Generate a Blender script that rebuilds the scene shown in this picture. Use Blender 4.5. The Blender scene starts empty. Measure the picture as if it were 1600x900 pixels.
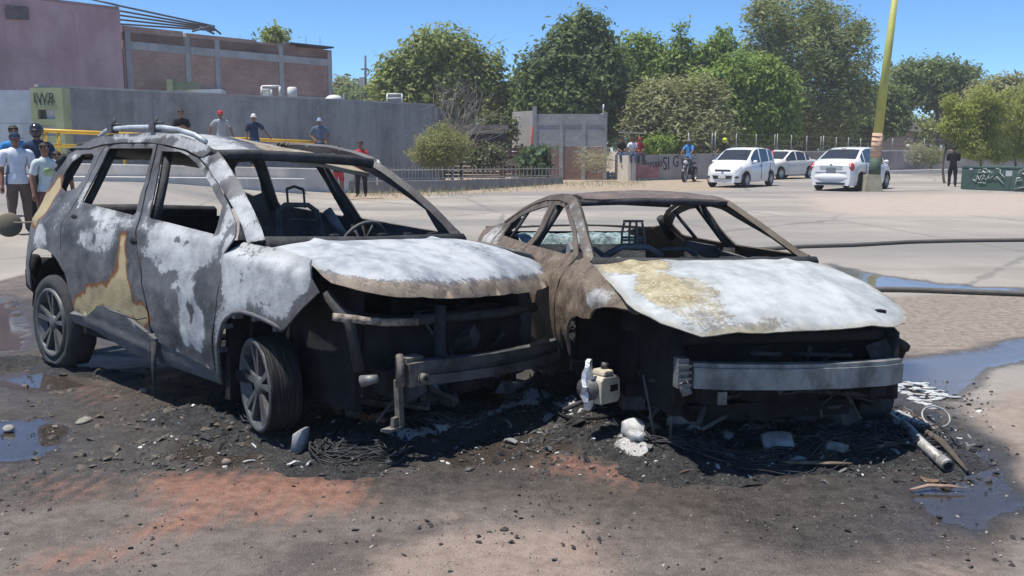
import bpy, bmesh, math, random
from mathutils import Vector, Matrix, noise, Euler
from mathutils.geometry import delaunay_2d_cdt

R = math.radians
scene = bpy.context.scene
COL = scene.collection

# ------------------------------------------------------------------ camera, sky, sun, exposure
FPX, HOR, CAMH = 1457.0, 233.5, 1.538          # focal length and horizon in photo pixels (1600 wide), eye height
PITCH = math.atan((450 - HOR) / FPX)
cd = bpy.data.cameras.new('camera')
cam = bpy.data.objects.new('camera', cd); COL.objects.link(cam)
cd.sensor_width = 36.0; cd.lens = 36.0 * FPX / 1600.0
cd.clip_start = 0.05; cd.clip_end = 4000
cam.location = (0, 0, CAMH); cam.rotation_euler = (R(90) - PITCH, 0, 0)
scene.camera = cam

SUN_EL, SUN_AZ = 72.0, math.degrees(math.atan2(-0.25, -0.92))   # direction towards the sun, measured in the ground plane from +X
sun_dir = Vector((math.cos(R(SUN_EL)) * math.cos(R(SUN_AZ)), math.cos(R(SUN_EL)) * math.sin(R(SUN_AZ)), math.sin(R(SUN_EL))))
ld = bpy.data.lights.new('sun', 'SUN'); ld.energy = 3.8; ld.angle = R(0.5); ld.color = (1.0, 0.94, 0.84)
sun = bpy.data.objects.new('sun', ld); COL.objects.link(sun)
sun.rotation_euler = sun_dir.to_track_quat('Z', 'Y').to_euler()

w = bpy.data.worlds.new('World'); scene.world = w; w.use_nodes = True
nt = w.node_tree; nt.nodes.clear()
sk = nt.nodes.new('ShaderNodeTexSky'); sk.sky_type = 'NISHITA'; sk.sun_disc = False
sk.sun_elevation = R(SUN_EL); sk.sun_rotation = R(90 - SUN_AZ)
sk.air_density = 0.7; sk.dust_density = 0.0; sk.ozone_density = 10.0; sk.altitude = 2000
bg = nt.nodes.new('ShaderNodeBackground'); bg.inputs['Strength'].default_value = 0.103
wo = nt.nodes.new('ShaderNodeOutputWorld')
tn = nt.nodes.new('ShaderNodeMix'); tn.data_type = 'RGBA'; tn.blend_type = 'MULTIPLY'; tn.inputs[0].default_value = 1.0; tn.inputs[7].default_value = (1.0, 1.12, 1.06, 1)
nt.links.new(sk.outputs[0], tn.inputs[6]); nt.links.new(tn.outputs[2], bg.inputs[0]); nt.links.new(bg.outputs[0], wo.inputs[0])

vs = scene.view_settings
vs.view_transform = 'Standard'; vs.look = 'None'; vs.gamma = 1.0; vs.use_curve_mapping = False; vs.exposure = 0.82
scene.cycles.max_bounces = 6
scene.cycles.use_denoising = True

# ------------------------------------------------------------------ measuring helpers (photo pixel -> place in the world)
_FW = Vector((0, math.cos(PITCH), -math.sin(PITCH))); _UP = Vector((0, math.sin(PITCH), math.cos(PITCH))); _C = Vector((0, 0, CAMH))
def ray(px, py): return Vector(((px - 800) / FPX, 0, 0)) - _UP * ((py - 450) / FPX) + _FW
def G(px, py, z=0.0):                 # the point at height z seen at a pixel
    d = ray(px, py); return _C + d * ((z - CAMH) / d.z)
def at(px, py, Y):                    # the point at distance Y seen at a pixel
    d = ray(px, py); return _C + d * (Y / d.y)

# ------------------------------------------------------------------ object helpers
def prop(o, label=None, cat=None, group=None, kind=None):
    if label: o['label'] = label
    if cat: o['category'] = cat
    if group: o['group'] = group
    if kind: o['kind'] = kind
    return o
def empty(name, loc=(0, 0, 0), rot=(0, 0, 0), label=None, cat=None, group=None):
    o = bpy.data.objects.new(name, None); COL.objects.link(o); o.location = loc; o.rotation_euler = rot
    o.empty_display_size = 0.2
    return prop(o, label, cat, group)
def link(name, me, m=None, parent=None, loc=None, rot=None, scale=None):
    o = bpy.data.objects.new(name, me); COL.objects.link(o)
    if m is not None and not me.materials:
        for q in (m if isinstance(m, (list, tuple)) else (m,)): me.materials.append(q)
    if parent: o.parent = parent
    if loc is not None: o.location = loc
    if rot is not None: o.rotation_euler = rot
    if scale is not None: o.scale = scale
    return o
def copy_tree(o, parent=None):
    c = o.copy(); COL.objects.link(c); c.parent = parent
    for ch in list(o.children): copy_tree(ch, c)
    return c

class MB:
    """collects vertices and faces; build() links them as one mesh object"""
    def __init__(s): s.v = []; s.f = []; s.mi = []; s.sm = []
    def add(s, vs, fs, mi=0, smooth=False):
        b = len(s.v); s.v += [tuple(q) for q in vs]
        for q in fs: s.f.append(tuple(b + i for i in q)); s.mi.append(mi); s.sm.append(smooth)
        return b
    def box(s, c, d, rot=None, mi=0, taper=1.0):
        hx, hy, hz = d[0] / 2, d[1] / 2, d[2] / 2
        vs = [Vector((x * (taper if z > 0 else 1), y * (taper if z > 0 else 1), z)) for z in (-hz, hz) for (x, y) in ((-hx, -hy), (hx, -hy), (hx, hy), (-hx, hy))]
        if rot is not None:
            M = rot if isinstance(rot, Matrix) else Euler(rot).to_matrix(); vs = [M @ q for q in vs]
        c = Vector(c); s.add([q + c for q in vs], [(3, 2, 1, 0), (4, 5, 6, 7), (0, 1, 5, 4), (1, 2, 6, 5), (2, 3, 7, 6), (3, 0, 4, 7)], mi)
    def tube(s, pts, r, n=6, mi=0, caps=True, smooth=True, flat=None):
        pts = [Vector(p) for p in pts]; rs = r if isinstance(r, (list, tuple)) else [r] * len(pts)
        vs = []; ref = None
        for i, p in enumerate(pts):
            d = (pts[min(i + 1, len(pts) - 1)] - pts[max(i - 1, 0)])
            d = d.normalized() if d.length > 1e-9 else Vector((0, 0, 1))
            if ref is None: ref = Vector((0, 0, 1)) if abs(d.z) < 0.9 else Vector((1, 0, 0))
            a = d.cross(ref).normalized(); b = a.cross(d).normalized(); ref = b
            for k in range(n):
                t = 2 * math.pi * (k + 0.5) / n
                q = (a * math.cos(t) + b * math.sin(t) * (flat or 1)) * rs[i]
                vs.append(p + q)
        fs = [(i * n + k, i * n + (k + 1) % n, (i + 1) * n + (k + 1) % n, (i + 1) * n + k) for i in range(len(pts) - 1) for k in range(n)]
        if caps: fs += [tuple(reversed(range(n))), tuple((len(pts) - 1) * n + k for k in range(n))]
        s.add(vs, fs, mi, smooth)
    def lathe(s, prof, n=32, axis='Y', c=(0, 0, 0), mi=0, M=None, smooth=True, arc=(0, 2 * math.pi)):
        """prof: (radius, along axis)"""
        full = abs(arc[1] - arc[0] - 2 * math.pi) < 1e-6; m = n if full else n + 1
        vs = []
        for k in range(m):
            t = arc[0] + (arc[1] - arc[0]) * k / n; ct, st = math.cos(t), math.sin(t)
            for (r, a) in prof:
                q = Vector((r * ct, a, r * st)) if axis == 'Y' else (Vector((r * ct, r * st, a)) if axis == 'Z' else Vector((a, r * ct, r * st)))
                if M is not None: q = M @ q
                vs.append(q + Vector(c))
        p = len(prof); fs = []
        for k in range(n):
            k2 = (k + 1) % m
            for j in range(p - 1): fs.append((k * p + j, k2 * p + j, k2 * p + j + 1, k * p + j + 1))
        s.add(vs, fs, mi, smooth)
    def ball(s, c, r, seg=10, rings=6, mi=0, M=None, jitter=0, rng=None):
        c = Vector(c); r = Vector(r) if not isinstance(r, (int, float)) else Vector((r, r, r)); vs = []; fs = []
        for i in range(rings + 1):
            ph = math.pi * i / rings
            for k in range(seg):
                t = 2 * math.pi * k / seg; q = Vector((math.sin(ph) * math.cos(t) * r.x, math.sin(ph) * math.sin(t) * r.y, math.cos(ph) * r.z))
                if jitter: q *= 1 + rng.uniform(-jitter, jitter)
                if M is not None: q = M @ q
                vs.append(c + q)
        for i in range(rings):
            for k in range(seg): fs.append((i * seg + k, (i + 1) * seg + k, (i + 1) * seg + (k + 1) % seg, i * seg + (k + 1) % seg))
        s.add(vs, fs, mi, True)
    def prism(s, poly, a0, a1, axis='Y', mi=0):
        """extrude a 2-D polygon along an axis"""
        n = len(poly)
        def P(q, a): return (q[0], a, q[1]) if axis == 'Y' else ((q[0], q[1], a) if axis == 'Z' else (a, q[0], q[1]))
        vs = [P(q, a0) for q in poly] + [P(q, a1) for q in poly]
        s.add(vs, [tuple(range(n)), tuple(reversed(range(n, 2 * n)))] + [(i, i + n, (i + 1) % n + n, (i + 1) % n) for i in range(n)], mi)
    def mesh(s, name, mats=None, recalc=True):
        me = bpy.data.meshes.new(name); me.from_pydata(s.v, [], s.f); me.update()
        me.polygons.foreach_set('material_index', s.mi); me.polygons.foreach_set('use_smooth', s.sm)
        if recalc:
            bm = bmesh.new(); bm.from_mesh(me); bmesh.ops.recalc_face_normals(bm, faces=bm.faces); bm.to_mesh(me); bm.free()
        if mats:
            for m in (mats if isinstance(mats, (list, tuple)) else (mats,)): me.materials.append(m)
        return me
    def build(s, name, m, parent=None, loc=None, rot=None, recalc=True, bevel=0):
        o = link(name, s.mesh(name, m, recalc), None, parent, loc, rot)
        if bevel:
            md = o.modifiers.new('bevel', 'BEVEL'); md.width = bevel; md.segments = 2; md.limit_method = 'ANGLE'
        return o

def nz(p, s=1.0, o=0.0): return noise.noise(Vector((p[0] * s + o, p[1] * s - o, (p[2] if len(p) > 2 else 0) * s + 2 * o)))
def fbm(p, s=1.0, o=0.0, oct=4):
    a, t, q = 1.0, 0.0, s
    for i in range(oct): t += a * nz(p, q, o + 7.3 * i); a *= 0.5; q *= 2.03
    return t
def lerp(a, b, t): return a + (b - a) * t
def sstep(a, b, x):
    t = min(1, max(0, (x - a) / (b - a))); return t * t * (3 - 2 * t)
def interp(x, xs, ys):
    if x <= xs[0]: return ys[0]
    for i in range(1, len(xs)):
        if x <= xs[i]: return lerp(ys[i - 1], ys[i], (x - xs[i - 1]) / (xs[i] - xs[i - 1]))
    return ys[-1]
def inpoly(x, y, P):
    c = False; j = len(P) - 1
    for i in range(len(P)):
        xi, yi = P[i][0], P[i][1]; xj, yj = P[j][0], P[j][1]
        if (yi > y) != (yj > y) and x < (xj - xi) * (y - yi) / (yj - yi) + xi: c = not c
        j = i
    return c
def pdist(x, y, P):                   # signed distance to a polygon, positive inside
    d = 1e9; n = len(P)
    for i in range(n):
        ax, ay = P[i][0], P[i][1]; bx, by = P[(i + 1) % n][0], P[(i + 1) % n][1]
        ex, ey = bx - ax, by - ay; l2 = ex * ex + ey * ey or 1e-12
        t = max(0, min(1, ((x - ax) * ex + (y - ay) * ey) / l2)); dx, dy = x - ax - t * ex, y - ay - t * ey
        d = min(d, dx * dx + dy * dy)
    d = math.sqrt(d); return d if inpoly(x, y, P) else -d
_BB = {}
def pdist_far(x, y, P, far=1.0):        # pdist, skipped when well outside the polygon's box
    k = id(P); b = _BB.get(k)
    if b is None: b = _BB[k] = (min(q[0] for q in P), max(q[0] for q in P), min(q[1] for q in P), max(q[1] for q in P), P)
    if x < b[0] - far or x > b[1] + far or y < b[2] - far or y > b[3] + far: return -far
    return pdist(x, y, P)
def smooth_poly(P, it=1):
    for _ in range(it):
        Q = []
        for i in range(len(P)):
            a, b = P[i], P[(i + 1) % len(P)]
            Q += [(a[0] * .75 + b[0] * .25, a[1] * .75 + b[1] * .25), (a[0] * .25 + b[0] * .75, a[1] * .25 + b[1] * .75)]
        P = Q
    return P

def panel(name, poly, holes, fn, m, parent, res=0.03, thick=0.012, flip=False, attrs=None, dent=None):
    """sheet-metal panel: 2-D outline with holes, filled with a fine net, mapped to 3-D by fn and given thickness"""
    loops = [poly] + list(holes); pts = []; edges = []
    for L in loops:
        b = len(pts); ring = []
        for i in range(len(L)):
            a, c = L[i], L[(i + 1) % len(L)]; k = max(1, int(math.hypot(c[0] - a[0], c[1] - a[1]) / (res * 1.3)))
            for j in range(k): ring.append((lerp(a[0], c[0], j / k), lerp(a[1], c[1], j / k)))
        pts += ring; n = len(ring); edges += [(b + i, b + (i + 1) % n) for i in range(n)]
    xs = [p[0] for p in poly]; ys = [p[1] for p in poly]
    y = min(ys) + res / 2; row = 0
    while y < max(ys):
        x = min(xs) + (res / 2 if row % 2 else res)
        while x < max(xs):
            if pdist(x, y, poly) > res * 0.5 and all(pdist(x, y, h) < -res * 0.5 for h in holes): pts.append((x, y))
            x += res
        y += res * 0.88; row += 1
    vv, _, ff, *_r = delaunay_2d_cdt([Vector(p) for p in pts], edges, [], 0, 1e-6)
    tri = []
    for t in ff:
        cx = sum(vv[i].x for i in t) / 3; cy = sum(vv[i].y for i in t) / 3
        if inpoly(cx, cy, poly) and not any(inpoly(cx, cy, h) for h in holes): tri.append(tuple(t))
    P3 = [Vector(fn(q.x, q.y)) for q in vv]
    if dent: P3 = [p + Vector(dent(p)) for p in P3]
    nrm = [Vector((0, 0, 0)) for _ in P3]
    for a, b, c in tri:
        n = (P3[b] - P3[a]).cross(P3[c] - P3[a])
        for i in (a, b, c): nrm[i] += n
    sgn = -1 if flip else 1
    nrm = [(n.normalized() if n.length > 0 else Vector((0, 0, 1))) * sgn for n in nrm]
    if flip: tri = [(a, c, b) for a, b, c in tri]
    N = len(P3); V = P3 + [p - n * thick for p, n in zip(P3, nrm)]
    F = [t for t in tri] + [(c + N, b + N, a + N) for a, b, c in tri]; nsm = len(F)
    cnt = {}
    for a, b, c in tri:
        for e in ((a, b), (b, c), (c, a)): cnt[e] = 1
    bd = [e for e in cnt if (e[1], e[0]) not in cnt]
    for a, b in bd:
        k = len(V); V += [V[a], V[b], V[b + N], V[a + N]]; F.append((k + 1, k, k + 3, k + 2))
    me = bpy.data.meshes.new(name); me.from_pydata([tuple(q) for q in V], [], F); me.update()
    me.polygons.foreach_set('use_smooth', [i < nsm for i in range(len(F))])
    if attrs:
        ed = [max([sstep(.10, 0, abs(pdist(q.x, q.y, poly)))] + [sstep(.06, 0, abs(pdist(q.x, q.y, h))) for h in holes]) for q in vv]
        at_ = me.attributes.new('edge', 'FLOAT', 'POINT'); vals = ed + ed
        for a, b in bd: vals += [ed[a], ed[b], ed[b], ed[a]]
        at_.data.foreach_set('value', vals)
        for an, af in attrs.items():
            at_ = me.attributes.new(an, 'FLOAT', 'POINT')
            base = [af(p) for p in P3]; vals = base + [v * 0.4 for v in base]
            for a, b in bd: vals += [base[a], base[b], base[b] * .5, base[a] * .5]
            at_.data.foreach_set('value', vals)
    me.materials.append(m)
    return link(name, me, None, parent)

# ------------------------------------------------------------------ material helpers
class NT:
    def __init__(s, name):
        s.m = bpy.data.materials.new(name); s.m.use_nodes = True; s.t = s.m.node_tree; s.t.nodes.clear()
        s.out = s.t.nodes.new('ShaderNodeOutputMaterial'); s.b = s.t.nodes.new('ShaderNodeBsdfPrincipled')
        s.t.links.new(s.b.outputs[0], s.out.inputs[0]); s.tc = s.t.nodes.new('ShaderNodeTexCoord')
        s.obj = s.tc.outputs['Object']
        g = s.t.nodes.new('ShaderNodeNewGeometry'); s.pos = g.outputs['Position']; s.geo = g
    def n(s, typ, **kw):
        q = s.t.nodes.new(typ)
        for k, v in kw.items(): setattr(q, k, v)
        return q
    def lk(s, a, b): s.t.links.new(a, b)
    def set(s, sock, v):
        if isinstance(v, bpy.types.NodeSocket): s.lk(v, sock)
        elif isinstance(v, (tuple, list)) and len(v) == 3 and sock.type == 'RGBA': sock.default_value = (*v, 1)
        else: sock.default_value = v
    def math(s, op, a, b=0.0, c=0.0, clamp=False):
        q = s.n('ShaderNodeMath', operation=op); q.use_clamp = clamp
        s.set(q.inputs[0], a); s.set(q.inputs[1], b); s.set(q.inputs[2], c); return q.outputs[0]
    def noise(s, scale, detail=4, rough=0.55, vec=None, dist=0.0):
        q = s.n('ShaderNodeTexNoise'); q.inputs['Scale'].default_value = scale; q.inputs['Detail'].default_value = detail
        q.inputs['Roughness'].default_value = rough; q.inputs['Distortion'].default_value = dist
        s.lk(vec if vec is not None else s.obj, q.inputs['Vector']); return q.outputs['Fac']
    def voro(s, scale, vec=None, feature='F1', out='Distance'):
        q = s.n('ShaderNodeTexVoronoi', feature=feature); q.inputs['Scale'].default_value = scale
        s.lk(vec if vec is not None else s.obj, q.inputs['Vector']); return q.outputs[out]
    def scalev(s, v, sc):
        q = s.n('ShaderNodeVectorMath', operation='MULTIPLY'); s.lk(v, q.inputs[0]); q.inputs[1].default_value = sc; return q.outputs[0]
    def ss(s, x, a, b):
        q = s.n('ShaderNodeMapRange', interpolation_type='SMOOTHSTEP'); s.set(q.inputs[0], x); q.inputs[1].default_value = a; q.inputs[2].default_value = b; return q.outputs[0]
    def mix(s, f, a, b):
        q = s.n('ShaderNodeMix', data_type='RGBA'); s.set(q.inputs[0], f); s.set(q.inputs[6], a); s.set(q.inputs[7], b); return q.outputs[2]
    def fmix(s, f, a, b):
        q = s.n('ShaderNodeMix', data_type='FLOAT'); s.set(q.inputs[0], f); s.set(q.inputs[2], a); s.set(q.inputs[3], b); return q.outputs[0]
    def attr(s, name): q = s.n('ShaderNodeAttribute', attribute_name=name); return q.outputs['Fac']
    def bump(s, hgt, strength=0.3, dist=0.01):
        q = s.n('ShaderNodeBump'); q.inputs['Strength'].default_value = strength; q.inputs['Distance'].default_value = dist
        s.lk(hgt, q.inputs['Height']); s.lk(q.outputs[0], s.b.inputs['Normal'])
    def fin(s, col=None, rough=None, metal=None, spec=None):
        if col is not None: s.set(s.b.inputs['Base Color'], col)
        if rough is not None: s.set(s.b.inputs['Roughness'], rough)
        if metal is not None: s.set(s.b.inputs['Metallic'], metal)
        if spec is not None: s.set(s.b.inputs['Specular IOR Level'], spec)
        return s.m
_MC = {}
def plain(name, col, rough=0.7, metal=0.0, var=0.15, scale=8.0, bump=0.0, spec=0.4, bscale=None):
    """procedural material: a colour that varies with noise, and fine relief"""
    if name in _MC: return _MC[name]
    t = NT(name); a = t.noise(scale, 5); b = t.noise(scale * 6.3, 3)
    f = t.math('ADD', t.math('MULTIPLY', a, 0.7), t.math('MULTIPLY', b, 0.3))
    f = t.ss(f, 0.3, 0.7)
    lo = tuple(c * (1 - var) for c in col); hi = tuple(min(1, c * (1 + var)) for c in col)
    if bump: t.bump(t.noise(bscale or scale * 8, 4), bump, 0.01)
    _MC[name] = t.fin(t.mix(f, lo, hi), rough, metal, spec); return _MC[name]
# ------------------------------------------------------------------ ground
def bridge_rise(x, y):                # the street climbs towards the bridge on the left
    return 0.75 * sstep(-5.0, -11.0, x) * sstep(12, 23, y)
def gz(x, y): return bridge_rise(x, y)

def px_poly(P, z=0.0): return [tuple(G(a, b, z)[:2]) for a, b in P]
PUDDLES = [px_poly(P) for P in (
    [(-140, 640), (10, 655), (75, 650), (108, 668), (95, 705), (40, 728), (-140, 720)],
    [(1385, 590), (1400, 560), (1480, 552), (1600, 530), (1720, 512), (1720, 545), (1600, 562), (1545, 575), (1515, 600), (1500, 622), (1440, 622)],
    [(1300, 415), (1345, 424), (1420, 438), (1520, 448), (1600, 452), (1600, 457), (1500, 455), (1380, 452), (1300, 452)],
    [(1395, 700), (1440, 690), (1520, 700), (1580, 740), (1590, 790), (1540, 830), (1470, 815), (1420, 760)],
    [(690, 705), (760, 680), (850, 668), (905, 672), (890, 700), (820, 712), (720, 720)],
    [(40, 560), (90, 575), (130, 600), (60, 610), (-20, 600), (-30, 570)],
    [(290, 690), (380, 700), (400, 720), (340, 728), (280, 712)],
    [(-60, 450), (30, 470), (50, 520), (20, 550), (-60, 560)],
)]
REDS = [(px_poly(P), s) for P, s in (
    ([(225, 745), (330, 738), (470, 738), (560, 748), (570, 785), (520, 800), (450, 815), (350, 812), (290, 835), (205, 838), (190, 825), (270, 795), (235, 770)], 1.0),
    ([(850, 712), (900, 718), (960, 735), (1010, 752), (960, 756), (900, 748), (860, 735)], 1.0),
    ([(60, 865), (170, 850), (200, 875), (90, 895), (30, 893)], 0.8),
    ([(900, 840), (960, 835), (990, 860), (930, 872)], 0.6),
    ([(0, 740), (170, 738), (230, 760), (150, 775), (0, 760)], 0.5),
    ([(105, 600), (165, 590), (200, 620), (150, 640), (110, 628)], 0.45),
    ([(0, 400), (30, 405), (28, 455), (0, 460)], 0.5),
)]
TANS = [(px_poly(P), s) for P, s in (
    ([(560, 850), (660, 835), (780, 820), (900, 800), (960, 830), (1000, 880), (1010, 960), (520, 960)], 1.0),
    ([(1500, 632), (1600, 608), (1760, 590), (1760, 800), (1600, 760), (1560, 700)], 1.0),
    ([(1180, 880), (1600, 860), (1600, 980), (1150, 980)], 0.7),
    ([(160, 800), (330, 790), (340, 830), (180, 850)], 0.5),
    ([(-40, 880), (260, 880), (300, 980), (-40, 980)], 0.5),
    ([(830, 790), (900, 780), (930, 800), (860, 815)], 0.5),
)]
SOOT = px_poly([(-300, 520), (-60, 430), (60, 410), (400, 470), (800, 470), (1300, 520), (1395, 545), (1480, 640), (1580, 700), (1640, 760), (1640, 860), (1500, 1000), (-300, 1000)])
DARK = px_poly([(-300, 540), (-60, 500), (60, 470), (400, 480), (800, 480), (1300, 530), (1395, 555), (1470, 630), (1590, 720), (1580, 800), (1400, 850), (1250, 850), (1050, 820), (900, 765), (640, 765), (420, 745), (200, 745), (-300, 790)])
DIRT = [tuple(G(a, b)[:2]) for a, b in ((520, 315), (620, 312), (760, 300), (900, 300), (1010, 302), (1100, 297), (1160, 296), (1100, 288), (1130, 282), (1300, 277), (1420, 264), (1600, 256), (1600, 240), (700, 240), (430, 262))]
SIDEWALK = [tuple(G(a, b)[:2]) for a, b in ((1250, 306), (1600, 302), (1900, 304), (1900, 345), (1600, 340), (1400, 338), (1280, 330))]
SANDY = px_poly([(1250, 490), (1330, 470), (1480, 462), (1700, 462), (1900, 470), (1900, 520), (1600, 545), (1400, 560), (1250, 540)])

def axis_coords(lo, hi, step, far_lo, far_hi, g=1.13):
    c = []; x = lo
    while x <= hi + 1e-6: c.append(x); x += step
    s = step; x = hi
    while x < far_hi: s *= g; x += s; c.append(x)
    s = step; x = lo; pre = []
    while x > far_lo: s *= g; x -= s; pre.append(x)
    return pre[::-1] + c
gx = axis_coords(-4.6, 4.6, 0.04, -900, 900); gy = axis_coords(2.6, 8.0, 0.04, -60, 1600, 1.1)
gv = []; A = {k: [] for k in ('soot', 'dark', 'red', 'tan', 'wet', 'dirt', 'walk', 'sandy')}
for y in gy:
    for x in gx:
        near = -5 < x < 5 and 2.3 < y < 12
        pud = -9.0
        if -6 < x < 9 and 2 < y < 14:
            wx = x + 0.10 * nz((x, y, 0), 2.2) + 0.03 * nz((x, y, 3), 9); wy = y + 0.12 * nz((x, y, 5), 2.2) + 0.04 * nz((x, y, 9), 9)
            pud = max(pdist_far(wx, wy, P, .3) for P in PUDDLES)
            wet = sstep(-0.14, 0.08, pud)
            A['wet'].append(wet)
            A['red'].append(max(sstep(-0.25, 0.2, pdist_far(wx, wy, P, .4)) * s for P, s in REDS))
            A['tan'].append(max(sstep(-0.35, 0.3, pdist_far(wx, wy, P, .5)) * s for P, s in TANS))
            A['soot'].append(sstep(-0.6, 0.5, pdist(wx, wy, SOOT)))
            A['dark'].append(sstep(-0.7, 0.4, pdist(wx, wy, DARK)))
            A['sandy'].append(sstep(-0.5, 0.4, pdist(wx, wy, SANDY)))
        else:
            for k in ('wet', 'red', 'tan', 'soot', 'dark', 'sandy'): A[k].append(0.0)
        if y > 13 and abs(x) < 140 and y < 400:
            wx, wy = x + 1.2 * nz((x, y, 0), .25), y + 1.0 * nz((x, y, 5), .25)
            A['dirt'].append(sstep(-1.2, 1.2, pdist(wx, wy, DIRT)) if y < 300 else 1.0); A['walk'].append(sstep(-.6, .6, pdist(wx, wy, SIDEWALK)))
        else: A['dirt'].append(1.0 if y >= 400 else 0.0); A['walk'].append(0.0)
        z = gz(x, y)
        if near:
            e = sstep(5, 4.2, abs(x)) * sstep(12, 9, y)
            rough = 0.010 * fbm((x, y, 0), 1.5, 3) + 0.006 * nz((x, y, 1), 9) * A['soot'][-1]
            z += e * rough * (1 - 0.95 * sstep(-0.10, 0.02, pud)) - 0.006 * sstep(-0.05, 0.05, pud)
        gv.append((x, y, z))
nx = len(gx); gf = [(j * nx + i, j * nx + i + 1, (j + 1) * nx + i + 1, (j + 1) * nx + i) for j in range(len(gy) - 1) for i in range(nx - 1)]
me = bpy.data.meshes.new('ground'); me.from_pydata(gv, [], gf); me.update()
for k, vals in A.items():
    a = me.attributes.new(k, 'FLOAT', 'POINT'); a.data.foreach_set('value', vals)
me.polygons.foreach_set('use_smooth', [True] * len(gf))

t = NT('street_surface'); P = t.pos
n1 = t.noise(0.35, 6, .6, P); n2 = t.noise(2.1, 6, .6, P); n3 = t.noise(14, 5, .65, P); n4 = t.noise(90, 3, .6, P); n5 = t.noise(0.12, 3, .5, t.scalev(P, (0.35, 1.6, 1)))
vor = t.voro(42, P); vor2 = t.voro(160, P)
road = t.mix(t.ss(n1, .35, .65), (0.27, 0.247, 0.220), (0.355, 0.328, 0.297))
road = t.mix(t.ss(n5, .42, .62), road, (0.215, 0.205, 0.198))
road = t.mix(t.math('MULTIPLY', t.ss(n2, .55, .75), .35), road, (0.38, 0.355, 0.32))
ck = t.voro(.22, t.scalev(P, (1, .6, 1)), 'DISTANCE_TO_EDGE'); road = t.mix(t.math('MULTIPLY', t.ss(t.math('ADD', ck, t.math('MULTIPLY', t.math('SUBTRACT', n2, .5), .06)), .012, .004), .5), road, (.12, .115, .11))
sm = t.noise(.5, 5, .6, t.scalev(P, (.12, 1.3, 1))); road = t.mix(t.math('MULTIPLY', t.ss(sm, .56, .68), .35), road, (.15, .145, .14))
dirtc = t.mix(t.ss(n2, .3, .7), (0.27, 0.21, 0.155), (0.37, 0.305, 0.235))
col = t.mix(t.ss(t.math('ADD', t.attr('dirt'), t.math('MULTIPLY', t.math('SUBTRACT', n2, .5), .6)), .35, .65), road, dirtc)
col = t.mix(t.attr('walk'), col, t.mix(t.ss(n2, .3, .7), (0.36, 0.30, 0.26), (0.42, 0.36, 0.315)))
sand = t.mix(t.ss(n3, .35, .65), (0.17, 0.145, 0.12), (0.29, 0.25, 0.21))
col = t.mix(t.ss(t.math('ADD', t.attr('sandy'), t.math('MULTIPLY', t.math('SUBTRACT', n2, .5), .7)), .3, .7), col, sand)
sootv = t.math('ADD', t.attr('soot'), t.math('MULTIPLY', t.math('SUBTRACT', n2, .5), .55))
sootc = t.mix(t.ss(n3, .3, .72), (0.013, 0.012, 0.012), (0.050, 0.045, 0.043))
sootc = t.mix(t.math('MULTIPLY', t.ss(n1, .42, .62), .75), sootc, t.mix(t.ss(n3, .3, .7), (0.040, 0.031, 0.026), (0.085, 0.066, 0.055)))
grn = t.noise(210, 3, .7, P); dirty = t.mix(t.ss(t.math('ADD', t.math('MULTIPLY', n3, .5), t.math('MULTIPLY', n2, .5)), .35, .65), (0.086, 0.072, 0.066), (0.168, 0.144, 0.131))
smu = t.noise(1.6, 6, .7, t.scalev(P, (1, 1.8, 1)), 1.2); dirty = t.mix(t.math('MULTIPLY', t.ss(smu, .48, .68), .7), dirty, (.055, .047, .044)); dirty = t.mix(t.math('MULTIPLY', t.ss(smu, .42, .30), .55), dirty, (.26, .205, .175))
dv = t.math('ADD', t.attr('dark'), t.math('MULTIPLY', t.math('SUBTRACT', n2, .5), .9))
col = t.mix(t.ss(sootv, .25, .75), col, t.mix(t.ss(dv, .2, .8), dirty, sootc))
tanv = t.math('ADD', t.attr('tan'), t.math('MULTIPLY', t.math('SUBTRACT', n2, .5), .8))
col = t.mix(t.math('MULTIPLY', t.ss(tanv, .45, .95), .75), col, t.mix(t.ss(n3, .3, .7), (0.22, 0.165, 0.135), (0.33, 0.26, 0.22)))
# worn red pigment with scraped stripes
sx = t.n('ShaderNodeSeparateXYZ'); t.lk(P, sx.inputs[0])
wv = t.n('ShaderNodeTexWave', wave_type='BANDS', bands_direction='DIAGONAL'); wv.inputs['Scale'].default_value = 3.2; wv.inputs['Distortion'].default_value = 2.5; wv.inputs['Detail'].default_value = 3
mp = t.n('ShaderNodeMapping'); mp.inputs['Rotation'].default_value = (0, 0, R(70)); mp.inputs['Scale'].default_value = (1.6, .35, 1); t.lk(P, mp.inputs[0]); t.lk(mp.outputs[0], wv.inputs[0])
redv = t.math('ADD', t.attr('red'), t.math('MULTIPLY', t.math('SUBTRACT', n2, .5), .9))
redv = t.math('ADD', redv, t.math('ADD', t.math('MULTIPLY', t.math('SUBTRACT', wv.outputs[1], .5), .25), t.math('MULTIPLY', t.math('SUBTRACT', n3, .5), .4)))
redc = t.mix(t.ss(n3, .3, .7), (0.17, 0.075, 0.050), (0.30, 0.15, 0.105))
col = t.mix(t.math('MULTIPLY', t.ss(redv, .2, 1.15), .8), col, redc)
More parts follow.
